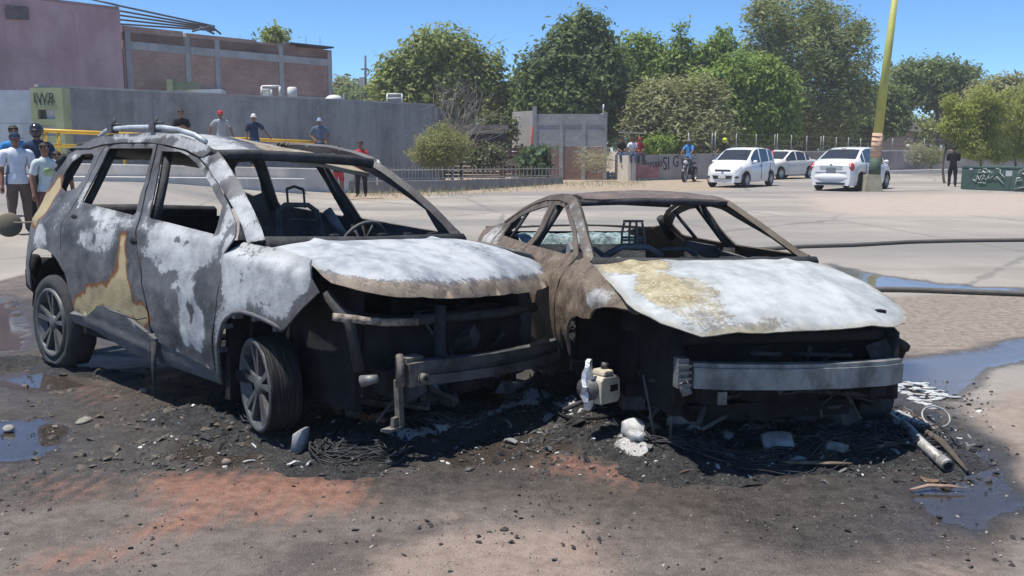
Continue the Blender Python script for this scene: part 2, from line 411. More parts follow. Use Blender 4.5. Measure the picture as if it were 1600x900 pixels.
# pale grit, dark crumbs
grit = t.math('MULTIPLY', t.ss(vor2, .30, .12), t.ss(t.noise(60, 2, .5, P), .55, .68))
col = t.mix(t.math('MULTIPLY', grit, .85), col, (0.50, 0.47, 0.44)); col = t.mix(t.math('MULTIPLY', t.ss(grn, .52, .66), .45), col, (.05, .045, .042)); col = t.mix(t.math('MULTIPLY', t.ss(grn, .46, .34), .28), col, (.40, .37, .345))
col = t.mix(t.math('MULTIPLY', t.math('MULTIPLY', t.ss(vor, .22, .08), t.ss(n2, .45, .6)), t.math('MULTIPLY', t.attr('soot'), .8)), col, (0.03, 0.028, 0.028))
wetv = t.math('ADD', t.attr('wet'), t.math('ADD', t.math('MULTIPLY', t.math('SUBTRACT', n3, .5), .7), t.math('MULTIPLY', t.math('SUBTRACT', n2, .5), .6)))
wet = t.ss(wetv, .48, .74); damp = t.ss(wetv, .0, .5)
col = t.mix(t.math('MULTIPLY', damp, .62), col, (0.045, 0.036, 0.030))
t.bump(t.math('MULTIPLY', t.math('ADD', t.math('ADD', n3, t.math('MULTIPLY', n4, .6)), t.math('MULTIPLY', vor2, .5)), t.math('SUBTRACT', 1.0, wet)), .55, .014)
film = t.math('MULTIPLY', t.ss(dv, .45, .9), t.ss(t.noise(1.1, 5, .65, P), .34, .58)); rough = t.fmix(wet, t.fmix(damp, t.fmix(film, .88, .38), .4), .06)
gm = t.fin(col, rough, 0.0, t.fmix(wet, t.fmix(film, .25, .5), .7))
me.materials.append(gm)
prop(link('ground', me), kind='structure')

# ------------------------------------------------------------------ burnt sheet metal
def burnt(name, soot=((.036, .037, .042), (.12, .124, .136)), ash=((.22, .235, .255), (.46, .48, .505)), rust=((.10, .055, .03), (.30, .20, .115)), paint=(.36, .30, .175), bump=.35, edge=.6):
    t = NT(name)
    a = t.noise(2.6, 6, .62); b = t.noise(11, 5, .6); c = t.noise(60, 4, .6); st = t.noise(4, 7, .7, t.scalev(t.obj, (1.1, 2.6, 1.4)))
    col = t.mix(t.ss(a, .32, .68), *soot); col = t.mix(t.math('MULTIPLY', t.ss(b, .55, .7), .4), col, tuple(v * 1.7 for v in soot[1]))
    rv = t.math('ADD', t.attr('rust'), t.math('ADD', t.math('MULTIPLY', t.math('SUBTRACT', a, .5), .9), t.math('MULTIPLY', t.math('SUBTRACT', b, .5), .5)))
    rc = t.mix(t.ss(b, .3, .7), *rust); rc = t.mix(t.ss(c, .5, .75), rc, tuple(min(1, v * 1.5) for v in rust[1]))
    col = t.mix(t.ss(rv, .35, .62), col, rc)
    eg = t.attr('edge'); big = t.noise(1.5, 6, .7)
    av = t.math('ADD', t.math('SUBTRACT', t.attr('ash'), t.math('ADD', t.math('MULTIPLY', eg, .22), t.math('MULTIPLY', t.ss(big, .52, .70), .45))), t.math('ADD', t.math('MULTIPLY', t.math('SUBTRACT', st, .5), .6), t.math('MULTIPLY', t.math('SUBTRACT', b, .5), .42)))
    ac = t.mix(t.ss(t.math('ADD', t.math('MULTIPLY', a, .6), t.math('MULTIPLY', b, .4)), .36, .62), *ash)
    ac = t.mix(t.math('MULTIPLY', t.ss(c, .62, .78), .35), ac, tuple(v * .5 for v in ash[0]))
    d = t.noise(30, 5, .65); vo = t.voro(26)
    col = t.mix(t.math('MULTIPLY', t.ss(av, .05, .85), .5), col, ash[0])
    cv = t.math('ADD', av, t.math('ADD', t.math('MULTIPLY', t.math('SUBTRACT', c, .5), .55), t.math('MULTIPLY', t.math('SUBTRACT', d, .5), .5)))
    col = t.mix(t.math('MULTIPLY', t.ss(cv, .42, .60), .9), col, ac)
    col = t.mix(t.math('MULTIPLY', t.math('MULTIPLY', t.ss(vo, .14, .05), t.ss(d, .5, .6)), .7), col, soot[0])
    col = t.mix(t.math('MULTIPLY', t.ss(t.math('ADD', eg, t.math('MULTIPLY', t.math('SUBTRACT', b, .5), 1.2)), .55, 1.1), edge), col, tuple(v * .55 for v in rust[1]))
    col = t.mix(t.math('MULTIPLY', t.ss(t.noise(7, 6, .75), .55, .72), .35), col, tuple(v * .9 for v in soot[1]))
    pv = t.math('ADD', t.attr('paint'), t.math('MULTIPLY', t.math('SUBTRACT', b, .5), .12))
    col = t.mix(t.ss(pv, .22, .40), col, (.17, .062, .012)); col = t.mix(t.ss(pv, .40, .58), col, t.mix(t.ss(a, .3, .7), paint, tuple(v * .8 for v in paint)))
    t.bump(t.math('ADD', b, t.math('ADD', t.math('MULTIPLY', c, .5), t.math('MULTIPLY', d, .6))), bump, .008)
    return t.fin(col, t.fmix(t.ss(av, .3, .66), .6, .72), 0.0, .35)
M_SUV = burnt('burnt_suv_steel', rust=((.08, .062, .05), (.24, .20, .165)), edge=.22)
M_SUVHOOD = burnt('burnt_suv_bonnet', rust=((.12, .085, .06), (.30, .25, .195)), ash=((.22, .25, .29), (.47, .495, .525)))
M_SED = burnt('burnt_sedan_steel', soot=((.05, .042, .036), (.15, .125, .10)), rust=((.065, .047, .034), (.185, .145, .105)), ash=((.22, .225, .23), (.42, .43, .44)))
M_SEDHOOD = burnt('burnt_sedan_bonnet', soot=((.10, .095, .09), (.20, .19, .165)), rust=((.20, .165, .085), (.40, .355, .24)), ash=((.27, .29, .30), (.45, .475, .49)))
M_ROOFR = burnt('burnt_sedan_roof', soot=((.06, .048, .045), (.15, .12, .11)), rust=((.085, .066, .058), (.16, .125, .11)))
M_CHAR = plain('charred_black', (.016, .016, .018), .85, var=.5, scale=9, bump=.4, spec=.2)
M_CHAR2 = plain('charred_grey', (.045, .046, .05), .8, var=.5, scale=7, bump=.4, spec=.25)
M_BEAM = plain('scorched_steel', (.15, .155, .155), .55, .35, var=.5, scale=5, bump=.25)
M_BEAMD = plain('scorched_dark_steel', (.085, .085, .088), .6, .3, var=.6, scale=6, bump=.3)
M_RIM = plain('scorched_alloy', (.10, .103, .108), .55, .4, var=.35, scale=9, bump=.15)
M_TYRE = plain('burnt_tyre', (.034, .036, .04), .9, var=.35, scale=12, bump=.5)
M_SEAT = plain('burnt_wire', (.12, .12, .125), .7, .2, var=.4, scale=9)

def car_ray(px, py, Mi, T):
    return Mi @ (_C - T), Mi @ ray(px, py)
class Pose:
    def __init__(s, X, Y, yaw, pi, ro, ys):
        s.e = Euler((R(ro), R(pi), R(yaw)), 'XYZ'); s.T = Vector((X, Y, 0)); s.M = s.e.to_matrix(); s.ys = ys
    def S(s, px, py, sd=-1):           # photo pixel -> (x, z) on the body side
        o = s.M.transposed() @ (_C - s.T); d = s.M.transposed() @ ray(px, py); yy = .8
        for i in range(40):
            q = o + d * ((sd * yy - o.y) / d.y); yy = .5 * yy + .5 * s.ys(q.x, q.z)
        return (q.x, q.z)
    def Z(s, px, py, z):
        o = s.M.transposed() @ (_C - s.T); d = s.M.transposed() @ ray(px, py); q = o + d * ((z - o.z) / d.z); return (q.x, q.y)
def blobs(L):
    def f(x, z):
        v = 0.0; x, z = x + .07 * fbm((x, z, 0), 3.2, 5) + .02 * nz((x, z, 2), 14), z + .06 * fbm((x, z, 7), 3.2, 9) + .02 * nz((x, z, 5), 14)
        for bx, bz, rx, rz, val in L:
            d = math.hypot((x - bx) / rx, (z - bz) / rz); v = max(v, val * sstep(1.25, .65, d)) if val > 0 else v
        for bx, bz, rx, rz, val in L:
            if val < 0: v += val * sstep(1.2, .6, math.hypot((x - bx) / rx, (z - bz) / rz))
        return v
    return f

# ------------------------------------------------------------------ wheels
def wheel(parent, c, steer=0.0, camber=0.0, side=-1, tyre=1.0, rim_m=None, rr=0.245, tr=0.335, tyre_m=None):
    """alloy wheel with ten slim spokes in pairs and a burnt, flattened tyre"""
    w_ = empty('wheel'); w_.parent = parent; w_.location = c; w_.rotation_euler = (camber, 0, steer)
    o = side                           # outward along y
    m = MB()
    m.lathe([(rr, .02 * o), (rr, .10 * o), (rr - .012, .112 * o), (rr - .028, .10 * o), (rr - .035, .05 * o), (rr - .05, .045 * o)], 40); bb = MB(); bb.lathe([(rr - .05, .045 * o), (rr - .055, -.09 * o), (rr - .02, -.10 * o), (rr, -.10 * o), (rr, .02 * o)], 40); bb.lathe([(rr - .05, -.03 * o), (.02, -.03 * o)], 40); bb.build('rim_barrel', M_CHAR, w_)
    for k in range(5):
        for dt in (-.20, .20):
            th = 2 * math.pi * k / 5 + dt + .3; a0 = 2 * math.pi * k / 5 + dt * .8 + .3
            p0 = Vector((math.cos(a0) * .05, 0, math.sin(a0) * .05)); p1 = Vector((math.cos(th) * (rr - .02), 0, math.sin(th) * (rr - .02)))
            tv = Vector((-math.sin(th), 0, math.cos(th)))
            w0, w1 = .011, .017
            y0, y1 = .085 * o, .100 * o
            vs = [p0 - tv * w0, p0 + tv * w0, p1 + tv * w1, p1 - tv * w1]
            m.add([v + Vector((0, (y0 if i < 2 else y1), 0)) for i, v in enumerate(vs)] + [v + Vector((0, (y0 if i < 2 else y1) - .035 * o, 0)) for i, v in enumerate(vs)],
                  [(0, 1, 2, 3), (7, 6, 5, 4), (0, 4, 5, 1), (1, 5, 6, 2), (2, 6, 7, 3), (3, 7, 4, 0)])
    m.lathe([(0.0, .095 * o), (.03, .095 * o), (.058, .085 * o), (.062, .03 * o)], 20)
    m.build('rim', rim_m or M_RIM, w_)
    b = MB(); b.lathe([(0, .01 * o), (.14, .01 * o), (.15, -.02 * o), (.15, -.06 * o)], 24); b.build('brake_disc', M_CHAR, w_)
    if tyre > 0:
        h_ = tr * 1.0; pr = []
        pr = [(rr - .004, .085 * o), (rr + .03 * tyre, .102 * o), (lerp(rr, h_, .75 * tyre), .100 * o), (lerp(rr, h_, tyre), .070 * o), (lerp(rr, h_, tyre), -.065 * o), (lerp(rr, h_, .7 * tyre), -.095 * o), (rr, -.10 * o)]
        q = MB(); q.lathe(pr, 44); vs = []
        flat = c[2] - 0.0
        for v in q.v:
            z = v[2]; lim = -flat * .985
            if z < lim: v = (v[0] * 1.03, v[1] * 1.15, lim + (z - lim) * .04)
            vs.append((v[0] + .004 * nz(v, 14), v[1] + .006 * nz(v, 12, 3), v[2] + .004 * nz(v, 16, 5)))
        q.v = vs; q.build('tyre', tyre_m or M_TYRE, w_)
    return w_
# ------------------------------------------------------------------ burnt SUV
def suv_ys(x, z):
    y = interp(z, [0.1, .25, .45, .7, .9, 1.0, 1.08, 1.5, 1.65], [.76, .82, .865, .885, .875, .86, .81, .615, .55])
    if x > 1.3: y -= .16 * ((x - 1.3) / .75) ** 2
    if x < -1.4: y -= .10 * ((-x - 1.4) / .7) ** 2
    return y
SP = Pose(-1.703, 6.191, -42.56, .07, -3.05, suv_ys)
SUV = empty('burnt_suv', SP.T, SP.e, 'burnt out grey and white ash covered SUV with roof rails and empty windows', 'car')
def sfn(sd, extra=0.0): return lambda x, z: (x, sd * (suv_ys(x, z) + extra), z)

def pxb(L, pose):                     # stains and one painted highlight: photo pixel centre and pixel radii -> metres on the body side
    out = []
    for px, py, rx, ry, v in L:
        x, z = pose.S(px, py); x2, _ = pose.S(px + rx, py); _, z2 = pose.S(px, py + ry)
        out.append((x, z, max(.02, abs(x2 - x)), max(.02, abs(z2 - z)), v))
    return out
_ash_highlight = blobs(pxb([(425, 440, 66, 66, 1.0), (365, 430, 26, 95, 1.0), (290, 385, 60, 40, .85), (310, 430, 30, 50, .6), (200, 345, 60, 20, .6), (110, 330, 30, 40, .35), (240, 440, 40, 60, .3), (470, 430, 30, 40, 1.0), (395, 400, 40, 25, 1.0), (350, 540, 14, 80, .9),
                  (285, 372, 75, 22, .85), (240, 385, 28, 16, .8), (300, 405, 34, 22, .95), (270, 410, 45, 14, .75), (300, 500, 22, 45, .9), (292, 455, 30, 12, .7), (250, 365, 25, 25, .7),
                  (165, 328, 34, 12, .75), (150, 372, 40, 26, .62), (62, 372, 9, 26, .75), (138, 300, 10, 20, .7), (122, 250, 18, 10, .6),  # narrow pale highlight on the rear quarter painted in among the ash
                  (228, 214, 70, 10, .85), (300, 228, 34, 18, .9), (335, 265, 20, 28, .85), (372, 320, 22, 34, .9), (395, 360, 22, 18, .85), (180, 215, 20, 6, .55),
                  (268, 250, 10, 40, .6), (310, 262, 8, 25, .7), (242, 300, 6, 40, .7), (128, 210, 25, 12, .5), (355, 345, 12, 30, .7),
                  (297, 487, 5, 9, -.9), (282, 456, 5, 5, -.7), (312, 455, 6, 6, -.7), (222, 362, 8, 6, -.8), (280, 375, 7, 5, -.7), (292, 378, 4, 4, -.7), (150, 372, 4, 8, -.6), (320, 440, 16, 40, -.4), (440, 455, 10, 8, -.35), (415, 480, 22, 12, -.45)], SP))
_paintP = smooth_poly([SP.S(*q) for q in [(193, 366), (187, 400), (176, 438), (165, 446), (142, 447), (134, 452), (131, 462), (118, 460), (116, 492), (137, 497), (155, 480), (170, 480), (200, 497), (229, 509), (233, 492), (222, 478), (209, 472), (204, 450), (197, 425), (194, 395)]])
_paintQ = [SP.S(*q) for q in [(90, 280), (97, 290), (84, 308), (70, 332), (56, 350), (46, 348), (62, 318)]]
def a_ash_highlight(p): return _ash_highlight(p.x, p.z) if p.y < 0 else .15
def a_paint(p):
    if p.y > 0 or p.x > .4: return 0.0
    d = max(pdist(p.x, p.z, _paintP), pdist(p.x, p.z, _paintQ) if p.x < -1.2 else -1); return max(0.0, .5 + d * 8 + .28 * fbm((p.x, 0, p.z * .5), 9, 3) + .10 * nz(p, 34))
def a_zero(p): return 0.0
def a_rust(p): return .25 * sstep(.6, .3, p.z)
SA = {'ash': a_ash_highlight, 'paint': a_paint, 'rust': a_rust}
def s_dent(p):
    k = .009 * fbm(p, 3.2, 2) + .003 * fbm(p, 13, 8); return (0, k * (1 if p.y > 0 else -1), 0)
def edge_strip(name, A_, B_, sd, th, m_, parent, attrs, bulge=.012):
    """curved box strip between two measured edges (front edge A, rear edge B)"""
    def fn(u, v):
        def P_(L): return Vector(tuple(interp(u, [i / (len(L) - 1) for i in range(len(L))], [q[k] for q in L]) for k in range(3)))
        a, b = P_(A_), P_(B_); p = a.lerp(b, v); p.y += bulge * math.sin(math.pi * v) + .004 * nz((u * 6, v, sd), 1.3); return (p.x, sd * p.y, p.z)
    return panel(name, [(0, 0), (1, 0), (1, 1), (0, 1)], [], fn, m_, parent, .06, th, sd < 0, attrs)
rail = [(-1.62, 1.515), (-1.384, 1.536), (-1.267, 1.577), (-1.016, 1.612), (-.395, 1.618), (-.05, 1.602), (.213, 1.564), (.393, 1.521), (.42, 1.50), (.36, 1.465), (.304, 1.466), (.115, 1.509), (-.15, 1.537), (-.403, 1.554), (-.784, 1.555), (-1.063, 1.542), (-1.241, 1.515)]
fdoor = [(-.268, 1.543), (-.02, .98), (.070, .806), (.127, .6), (.150, .448), (.2, .36), (.83, .285), (.874, .508), (.926, .655), (.965, .831), (.968, .941), (1.026, 1.013), (1.032, 1.046), (.966, 1.112), (.854, 1.19), (.625, 1.311), (.402, 1.41), (.293, 1.455), (.107, 1.497), (-.152, 1.525)]
fhole = [(-.185, 1.497), (.028, 1.098), (.05, 1.088), (.825, 1.040), (.775, 1.192), (.665, 1.246), (.508, 1.330), (.297, 1.425), (.150, 1.475), (.035, 1.494)]
rdoor = [(-.285, 1.543), (-.403, 1.544), (-.784, 1.545), (-1.0, 1.533), (-1.035, 1.47), (-1.06, 1.15), (-1.1, 1.0), (-1.1, .80), (-1.02, .66), (-.954, .48), (-.94, .405), (-.74, .402), (-.529, .50), (-.434, .511), (-.131, .478), (.13, .40), (.128, .448), (.108, .6), (.053, .806), (-.037, .975)]
rhole = [(-.935, 1.515), (-.945, 1.49), (-.985, 1.165), (-.965, 1.145), (-.185, 1.095), (-.165, 1.11), (-.290, 1.488), (-.315, 1.515)]
quart = [(-1.012, 1.533), (-1.241, 1.503), (-1.46, 1.508), (-1.60, 1.46), (-1.645, 1.37), (-1.68, 1.25), (-1.655, 1.13), (-1.66, 1.0), (-1.69, .88), (-1.74, .74), (-1.80, .62), (-1.79, .52), (-1.70, .485), (-1.69, .56), (-1.66, .68), (-1.60, .765), (-1.50, .80), (-1.34, .797), (-1.20, .765), (-1.10, .71), (-1.03, .665), (-1.108, .80), (-1.108, 1.0), (-1.068, 1.15), (-1.043, 1.47)]
qhole = [(-1.16, 1.478), (-1.115, 1.46), (-1.11, 1.335), (-1.16, 1.235), (-1.311, 1.205), (-1.44, 1.235), (-1.49, 1.32), (-1.44, 1.415), (-1.33, 1.472)]
fend = [(.82, .215), (.88, .508), (.932, .655), (.971, .831), (.974, .941), (1.034, 1.010), (1.116, 1.006), (1.333, .998), (1.565, .974), (1.631, .968), (1.675, .952), (1.696, .927), (1.71, .878), (1.757, .817), (1.66, .727), (1.569, .640), (1.53, .605), (1.474, .627), (1.399, .644), (1.30, .658), (1.20, .662), (1.11, .648), (1.04, .612), (1.0, .58), (.96, .519), (.925, .44), (.895, .34), (.87, .215)]
for sd in (-1, 1):
    fl = sd > 0; f_ = sfn(sd)
    panel('front_door', fdoor, [fhole], f_, M_SUV, SUV, .025, .010, fl, SA, s_dent)
    panel('rear_door', rdoor, [rhole], f_, M_SUV, SUV, .025, .010, fl, SA, s_dent)
    panel('rear_quarter_panel', quart, [qhole], f_, M_SUV, SUV, .025, .010, fl, SA, s_dent)
    panel('roof_side_rail', rail, [], (lambda x, z, sd=sd: (x, sd * ((suv_ys(x, z) if z > 1.12 else .81 - .464 * (z - 1.08)) + .006), z)), M_SUV, SUV, .025, .035, fl, SA)
    edge_strip('windscreen_pillar', [(.40, .578, 1.512), (.55, .607, 1.448), (.75, .643, 1.338), (.95, .682, 1.205), (1.08, .708, 1.10), (1.15, .722, 1.03)], [(.28, .628, 1.468), (.42, .650, 1.416), (.63, .696, 1.314), (.86, .742, 1.19), (.985, .765, 1.105), (1.06, .775, 1.005)], sd, .045, M_SUV, SUV, SA)
    sft = lambda x: interp(x, [1.03, 1.12, 1.33, 1.565, 1.63, 1.675, 1.70, 1.76], [1.010, 1.006, .998, .974, .968, .952, .927, .817])
    panel('front_fender', fend, [], (lambda x, z, sd=sd: (x, sd * (suv_ys(x, z) - .075 * sstep(sft(x) - .07, sft(x), z) * sstep(1.7, 1.6, x)), z)), M_SUV, SUV, .028, .012, fl, SA, lambda p: (0, .004 * fbm(p, 4, 1), 0))
    for (x0, z0, x1, z1, r) in ((-.22, 1.53, .02, 1.05, .028), (.02, 1.05, .12, .3, .05), (-.98, 1.52, -1.02, 1.1, .026), (-1.5, 1.48, -1.62, 1.1, .04)):
        m = MB(); m.tube([(x0, sd * (suv_ys(x0, z0) - .055), z0), (lerp(x0, x1, .5), sd * (suv_ys(0, (z0 + z1) / 2) - .06), (z0 + z1) / 2), (x1, sd * (suv_ys(x1, z1) - .06), z1)], r, 8); m.build('inner_pillar', M_CHAR2, SUV)
    # arch lip with broken clips
    m = MB(); cx, cz = 1.27, .29
    L = [(x, z) for x, z in fend[16:]]
    m.tube([(x, sd * (suv_ys(x, z) + .004), z) for x, z in L], .012, 6)
    for x, z in L[1:-1:2]: m.box((x, sd * (suv_ys(x, z) - .02), z - .02), (.03, .05, .025))
    m.build('arch_lip', M_SUV, SUV)
    m = MB(); m.lathe([(.44, -.16), (.46, .16)], 24, c=(-1.33, sd * .66, .30), arc=(0.1, math.pi - .1)); m.build('wheel_liner', M_CHAR, SUV)
# sill cladding, near side
M_CLAD = plain('sooty_cladding', (.088, .092, .10), .75, var=.3, scale=5, bump=.3)
clad = [(-.955, .395), (-.74, .398), (-.60, .455), (-.529, .496), (-.434, .507), (-.131, .474), (.20, .378), (.205, .225), (.115, .212), (-.233, .250), (-.656, .318), (-.967, .330)]
panel('sill_cladding', clad, [], lambda x, z: (x, -(suv_ys(x, z) + .014 + .015 * sstep(.03, 0, abs(z - (.36 - .17 * (x + .6) * .55)))), z), M_CLAD, SUV, .03, .04)
sill = [(.215, .365), (.84, .275), (.86, .205), (.215, .222)]
panel('sill', sill, [], sfn(-1, -.006), M_CLAD, SUV, .03, .05)
m = MB(); m.tube([(.21, -.87, .36), (.215, -.875, .22), (.235, -.88, .03)], [.016, .014, .006], 5); m.build('hanging_strip', M_CHAR2, SUV)
# door handles: dents and holes left by them
for x, z in ((-.05, .945), (-.98, 1.04)):
    m = MB(); m.ball((x, -(suv_ys(x, z) - .004), z), (.055, .012, .02), 10, 6); m.ball((x + .085, -(suv_ys(x, z) - .004), z - .035), (.016, .01, .02), 8, 6); m.build('door_handle_recess', M_CHAR, SUV)
# roof
def suv_roofz(x, y):
    c = interp(x, [-1.62, -1.4, -1.27, -1.0, -.4, -.05, .2, .42, .50], [1.50, 1.545, 1.595, 1.632, 1.645, 1.628, 1.585, 1.522, 1.49])
    return c - .045 * (abs(y) / .56) ** 2.4 - .05 * sstep(-.45, .3, y) - .025 * sstep(.1, .5, y) * sstep(-.3, .3, x) - .012 * math.exp(-((x + .2) / .5) ** 2 - ((y - .2) / .3) ** 2) + .006 * nz((x, y, 0), 4)
roofp = [(-1.60, -.56), (-1.2, -.555), (-.4, -.555), (.2, -.56), (.40, -.575), (.44, -.45), (.475, -.25), (.485, 0), (.475, .25), (.44, .45), (.40, .575), (.2, .56), (-.4, .555), (-1.2, .555), (-1.60, .56)]
M_SUVROOF = burnt('burnt_suv_roof', rust=((.20, .165, .125), (.36, .31, .24)))
panel('roof_panel', roofp, [], lambda x, y: (x, y, suv_roofz(x, y)), M_SUVROOF, SUV, .035, .02, False,
      {'ash': lambda p: .85 * sstep(-.15, -.5, p.y) + .55 * sstep(.45, .6, p.y) * sstep(.1, .35, p.x), 'rust': lambda p: .95 * sstep(-.35, -.1, p.y) * sstep(.75, .45, p.y), 'paint': a_zero})
m = MB(); m.tube([(.40, -.60, 1.475), (.44, -.42, 1.487), (.475, -.2, 1.49), (.48, 0, 1.49), (.475, .2, 1.49), (.44, .42, 1.487), (.40, .60, 1.475)], .035, 8); m.build('windscreen_header', M_CHAR2, SUV)
for x in (-.35, -1.0, -1.5): m = MB(); m.tube([(x, -.58, 1.53), (x, -.3, 1.56), (x, .3, 1.535), (x, .58, 1.53)], .03, 6); m.build('roof_crossbeam', M_CHAR2, SUV)
for sd in (-1,):
    m = MB(); L = [(-1.191, 1.60), (-1.10, 1.632), (-1.01, 1.648), (-.70, 1.655), (-.402, 1.652), (-.266, 1.648), (-.07, 1.630), (.118, 1.598), (.25, 1.555)]
    m.tube([(x, sd * .56, z) for x, z in L], .017, 8); r_ = m.build('roof_rail', plain('rail_alloy', (.40, .43, .46), .5, .4, var=.35, scale=6), SUV)
    for x, z in ((-.99, 1.65), (-.385, 1.652)):
        m = MB(); m.box((x, sd * .56, z - .005), (.07, .05, .05)); m.tube([(x, sd * .56, z + .01), (x + .012, sd * .55, z + .075)], [.016, .004], 5); m.tube([(x, sd * .56, z + .03), (x + .07, sd * .54, z + .03)], .008, 4); m.build('crossbar_stub', M_BEAMD, r_)
for (x, y) in ((.12, .46), (-.12, .20)):
    m = MB(); rg = random.Random(int(x * 100) + 9)
    for k in range(8): m.tube([(x + rg.uniform(-.07, .07), y + rg.uniform(-.04, .04), suv_roofz(x, y) + rg.uniform(.0, .035)) for _ in range(3)], rg.uniform(.005, .010), 4)
    m.build('charred_scrap', plain('charred_scrap', (.16, .15, .13), .9, var=.4), SUV)
# bonnet
HL = [(-.78, 1.70, .878), (-.75, 1.72, .862), (-.66, 1.85, .83), (-.5, 1.96, .80), (-.29, 2.01, .78), (0, 2.0, .767), (.3, 1.95, .757), (.5, 1.91, .752), (.68, 1.885, .762), (.82, 1.86, .783)]
def suv_hoodz(x, y):
    xl = interp(y, [q[0] for q in HL], [q[1] for q in HL]); zl = interp(y, [q[0] for q in HL], [q[2] for q in HL])
    u = max(0, min(1, (x - 1.1) / (xl - 1.1))); zr = 1.03 - .038 * (abs(y) / .75) ** 4 * (1 if y < 0 else .4)
    k = interp(u, [0, .2, .4, .6, .75, .86, .94, .98, 1], [0, .05, .13, .25, .38, .53, .72, .87, 1])
    ridge = .016 * math.exp(-((abs(y) - .44 + .08 * u) / .035) ** 2) * (1 - .6 * u)
    return zr - (zr - zl) * k + ridge + .006 * fbm((x, y, 0), 2.6, 4) + .002 * fbm((x, y, 0), 9, 6)
hoodp = [(1.12, -.715), (1.14, -.6), (1.165, -.3), (1.17, 0), (1.165, .3), (1.15, .6), (1.13, .72), (1.35, .775), (1.6, .80), (1.78, .83), (1.86, .82), (1.885, .68), (1.91, .5), (1.95, .3), (2.0, 0), (2.01, -.29), (1.96, -.5), (1.85, -.66), (1.745, -.735), (1.70, -.752), (1.66, -.755), (1.5, -.75), (1.33, -.742), (1.2, -.73)]
_hb = blobs([(1.45, .55, .22, .16, 1), (1.25, .35, .12, .3, .6)])
panel('bonnet', hoodp, [], lambda x, y: (x, y, suv_hoodz(x, y)), M_SUVHOOD, SUV, .025, .005, False,
      {'ash': lambda p: .95 * sstep(1.06, .80, (p.x - 1.1) / (interp(p.y, [q[0] for q in HL], [q[1] for q in HL]) - 1.1)) - .35 * _hb(p.x, p.y), 'rust': lambda p: .6 * sstep(.75, 1.0, (p.x - 1.1) / (interp(p.y, [q[0] for q in HL], [q[1] for q in HL]) - 1.1)) + .3 * _hb(p.x, p.y), 'paint': a_zero})
# cowl, dash, floor, firewall
m = MB(); m.tube([(1.16, -.72, 1.0), (1.17, 0, .99), (1.16, .72, 1.0)], .05, 8)
for y in (-.25, .1, .3, .5): m.box((1.12, y, 1.045), (.04, .05, .012))
m.build('cowl', M_CHAR2, SUV)
m = MB(); m.tube([(.85, -.75, .86), (.85, .75, .86)], .04, 8); m.box((.95, 0, .80), (.12, 1.3, .14)); m.build('dashboard_beam', M_CHAR, SUV)
m = MB(); m.box((-.2, 0, .28), (2.9, 1.56, .06)); m.build('floor_pan', M_CHAR, SUV)
m = MB(); m.box((1.02, 0, .60), (.04, 1.45, .68)); m.build('firewall', M_CHAR, SUV)
m = MB(); m.box((-1.68, 0, .72), (.06, 1.4, .6)); m.box((-1.25, 0, .42), (.8, 1.3, .25)); m.build('boot_floor', M_CHAR, SUV)
m = MB(); m.tube([(-1.60, -.6, 1.47), (-1.64, 0, 1.50), (-1.60, .6, 1.47)], .04, 6); m.build('tailgate_header', M_CHAR2, SUV); m = MB(); m.tube([(-1.70, -.62, 1.05), (-1.72, 0, 1.06), (-1.70, .62, 1.05)], .05, 6); m.build('tailgate_frame', M_CHAR2, SUV)
rg = random.Random(3); m = MB()
for k in range(8):
    z = 1.46 - k * .055; x = -1.60 - .014 * k; m.tube([(x, -.63 + .004 * k, z), (x - .05, -.66 - .01 * rg.random(), z - .06)], rg.uniform(.02, .038), 6)
m.build('melted_tailgate_edge', M_CHAR2, SUV)
def seat(y, x, parent, m_):
    s = MB()
    for dy in (-.2, .2):
        s.tube([(x, y + dy, .5), (x - .12, y + dy, .85), (x - .2, y + dy * .8, 1.12)], .02, 6)
        s.tube([(x, y + dy, .5), (x + .45, y + dy, .52)], .022, 6)
    for k in range(5):
        zz = .58 + k * .12; s.tube([(x - .02 - .04 * k, y - .2, zz), (x - .05 - .04 * k, y, zz + .01), (x - .02 - .04 * k, y + .2, zz)], .008, 4)
    s.tube([(x - .2, y - .17, 1.12), (x - .22, y - .1, 1.17), (x - .22, y + .1, 1.17), (x - .2, y + .17, 1.12)], .018, 6)
    for dy in (-.07, .07): s.tube([(x - .22, y + dy, 1.15), (x - .24, y + dy, 1.28)], .009, 5)
    s.tube([(x - .24, y - .07, 1.28), (x - .245, y, 1.30), (x - .24, y + .07, 1.28)], .011, 5)
    return s.build('seat_frame', m_, parent)
seat(.38, .05, SUV, M_SEAT); 
m = MB(); m.box((-.85, 0, .62), (.1, 1.2, .5), (0, -.25, 0)); m.box((-.6, 0, .46), (.5, 1.2, .1)); m.build('rear_bench_frame', M_CHAR, SUV)
m = MB(); MR = Euler((0, R(-65), 0)).to_matrix()
pts = [Vector((.58, .38, .93)) + MR @ Vector((.18 * math.cos(a), .18 * math.sin(a), 0)) for a in [2 * math.pi * k / 24 for k in range(25)]]
m.tube(pts, .012, 6, caps=False)
for a in (0.2, 2.0, 4.2): m.tube([(.58, .38, .93), Vector((.58, .38, .93)) + MR @ Vector((.18 * math.cos(a), .18 * math.sin(a), 0))], .009, 4)
m.tube([(.58, .38, .93), (.9, .38, .80)], .025, 6); m.tube([(.50, .33, .95), (.38, .24, 1.16)], [.028, .035], 4); m.build('steering_wheel', M_SEAT, SUV)
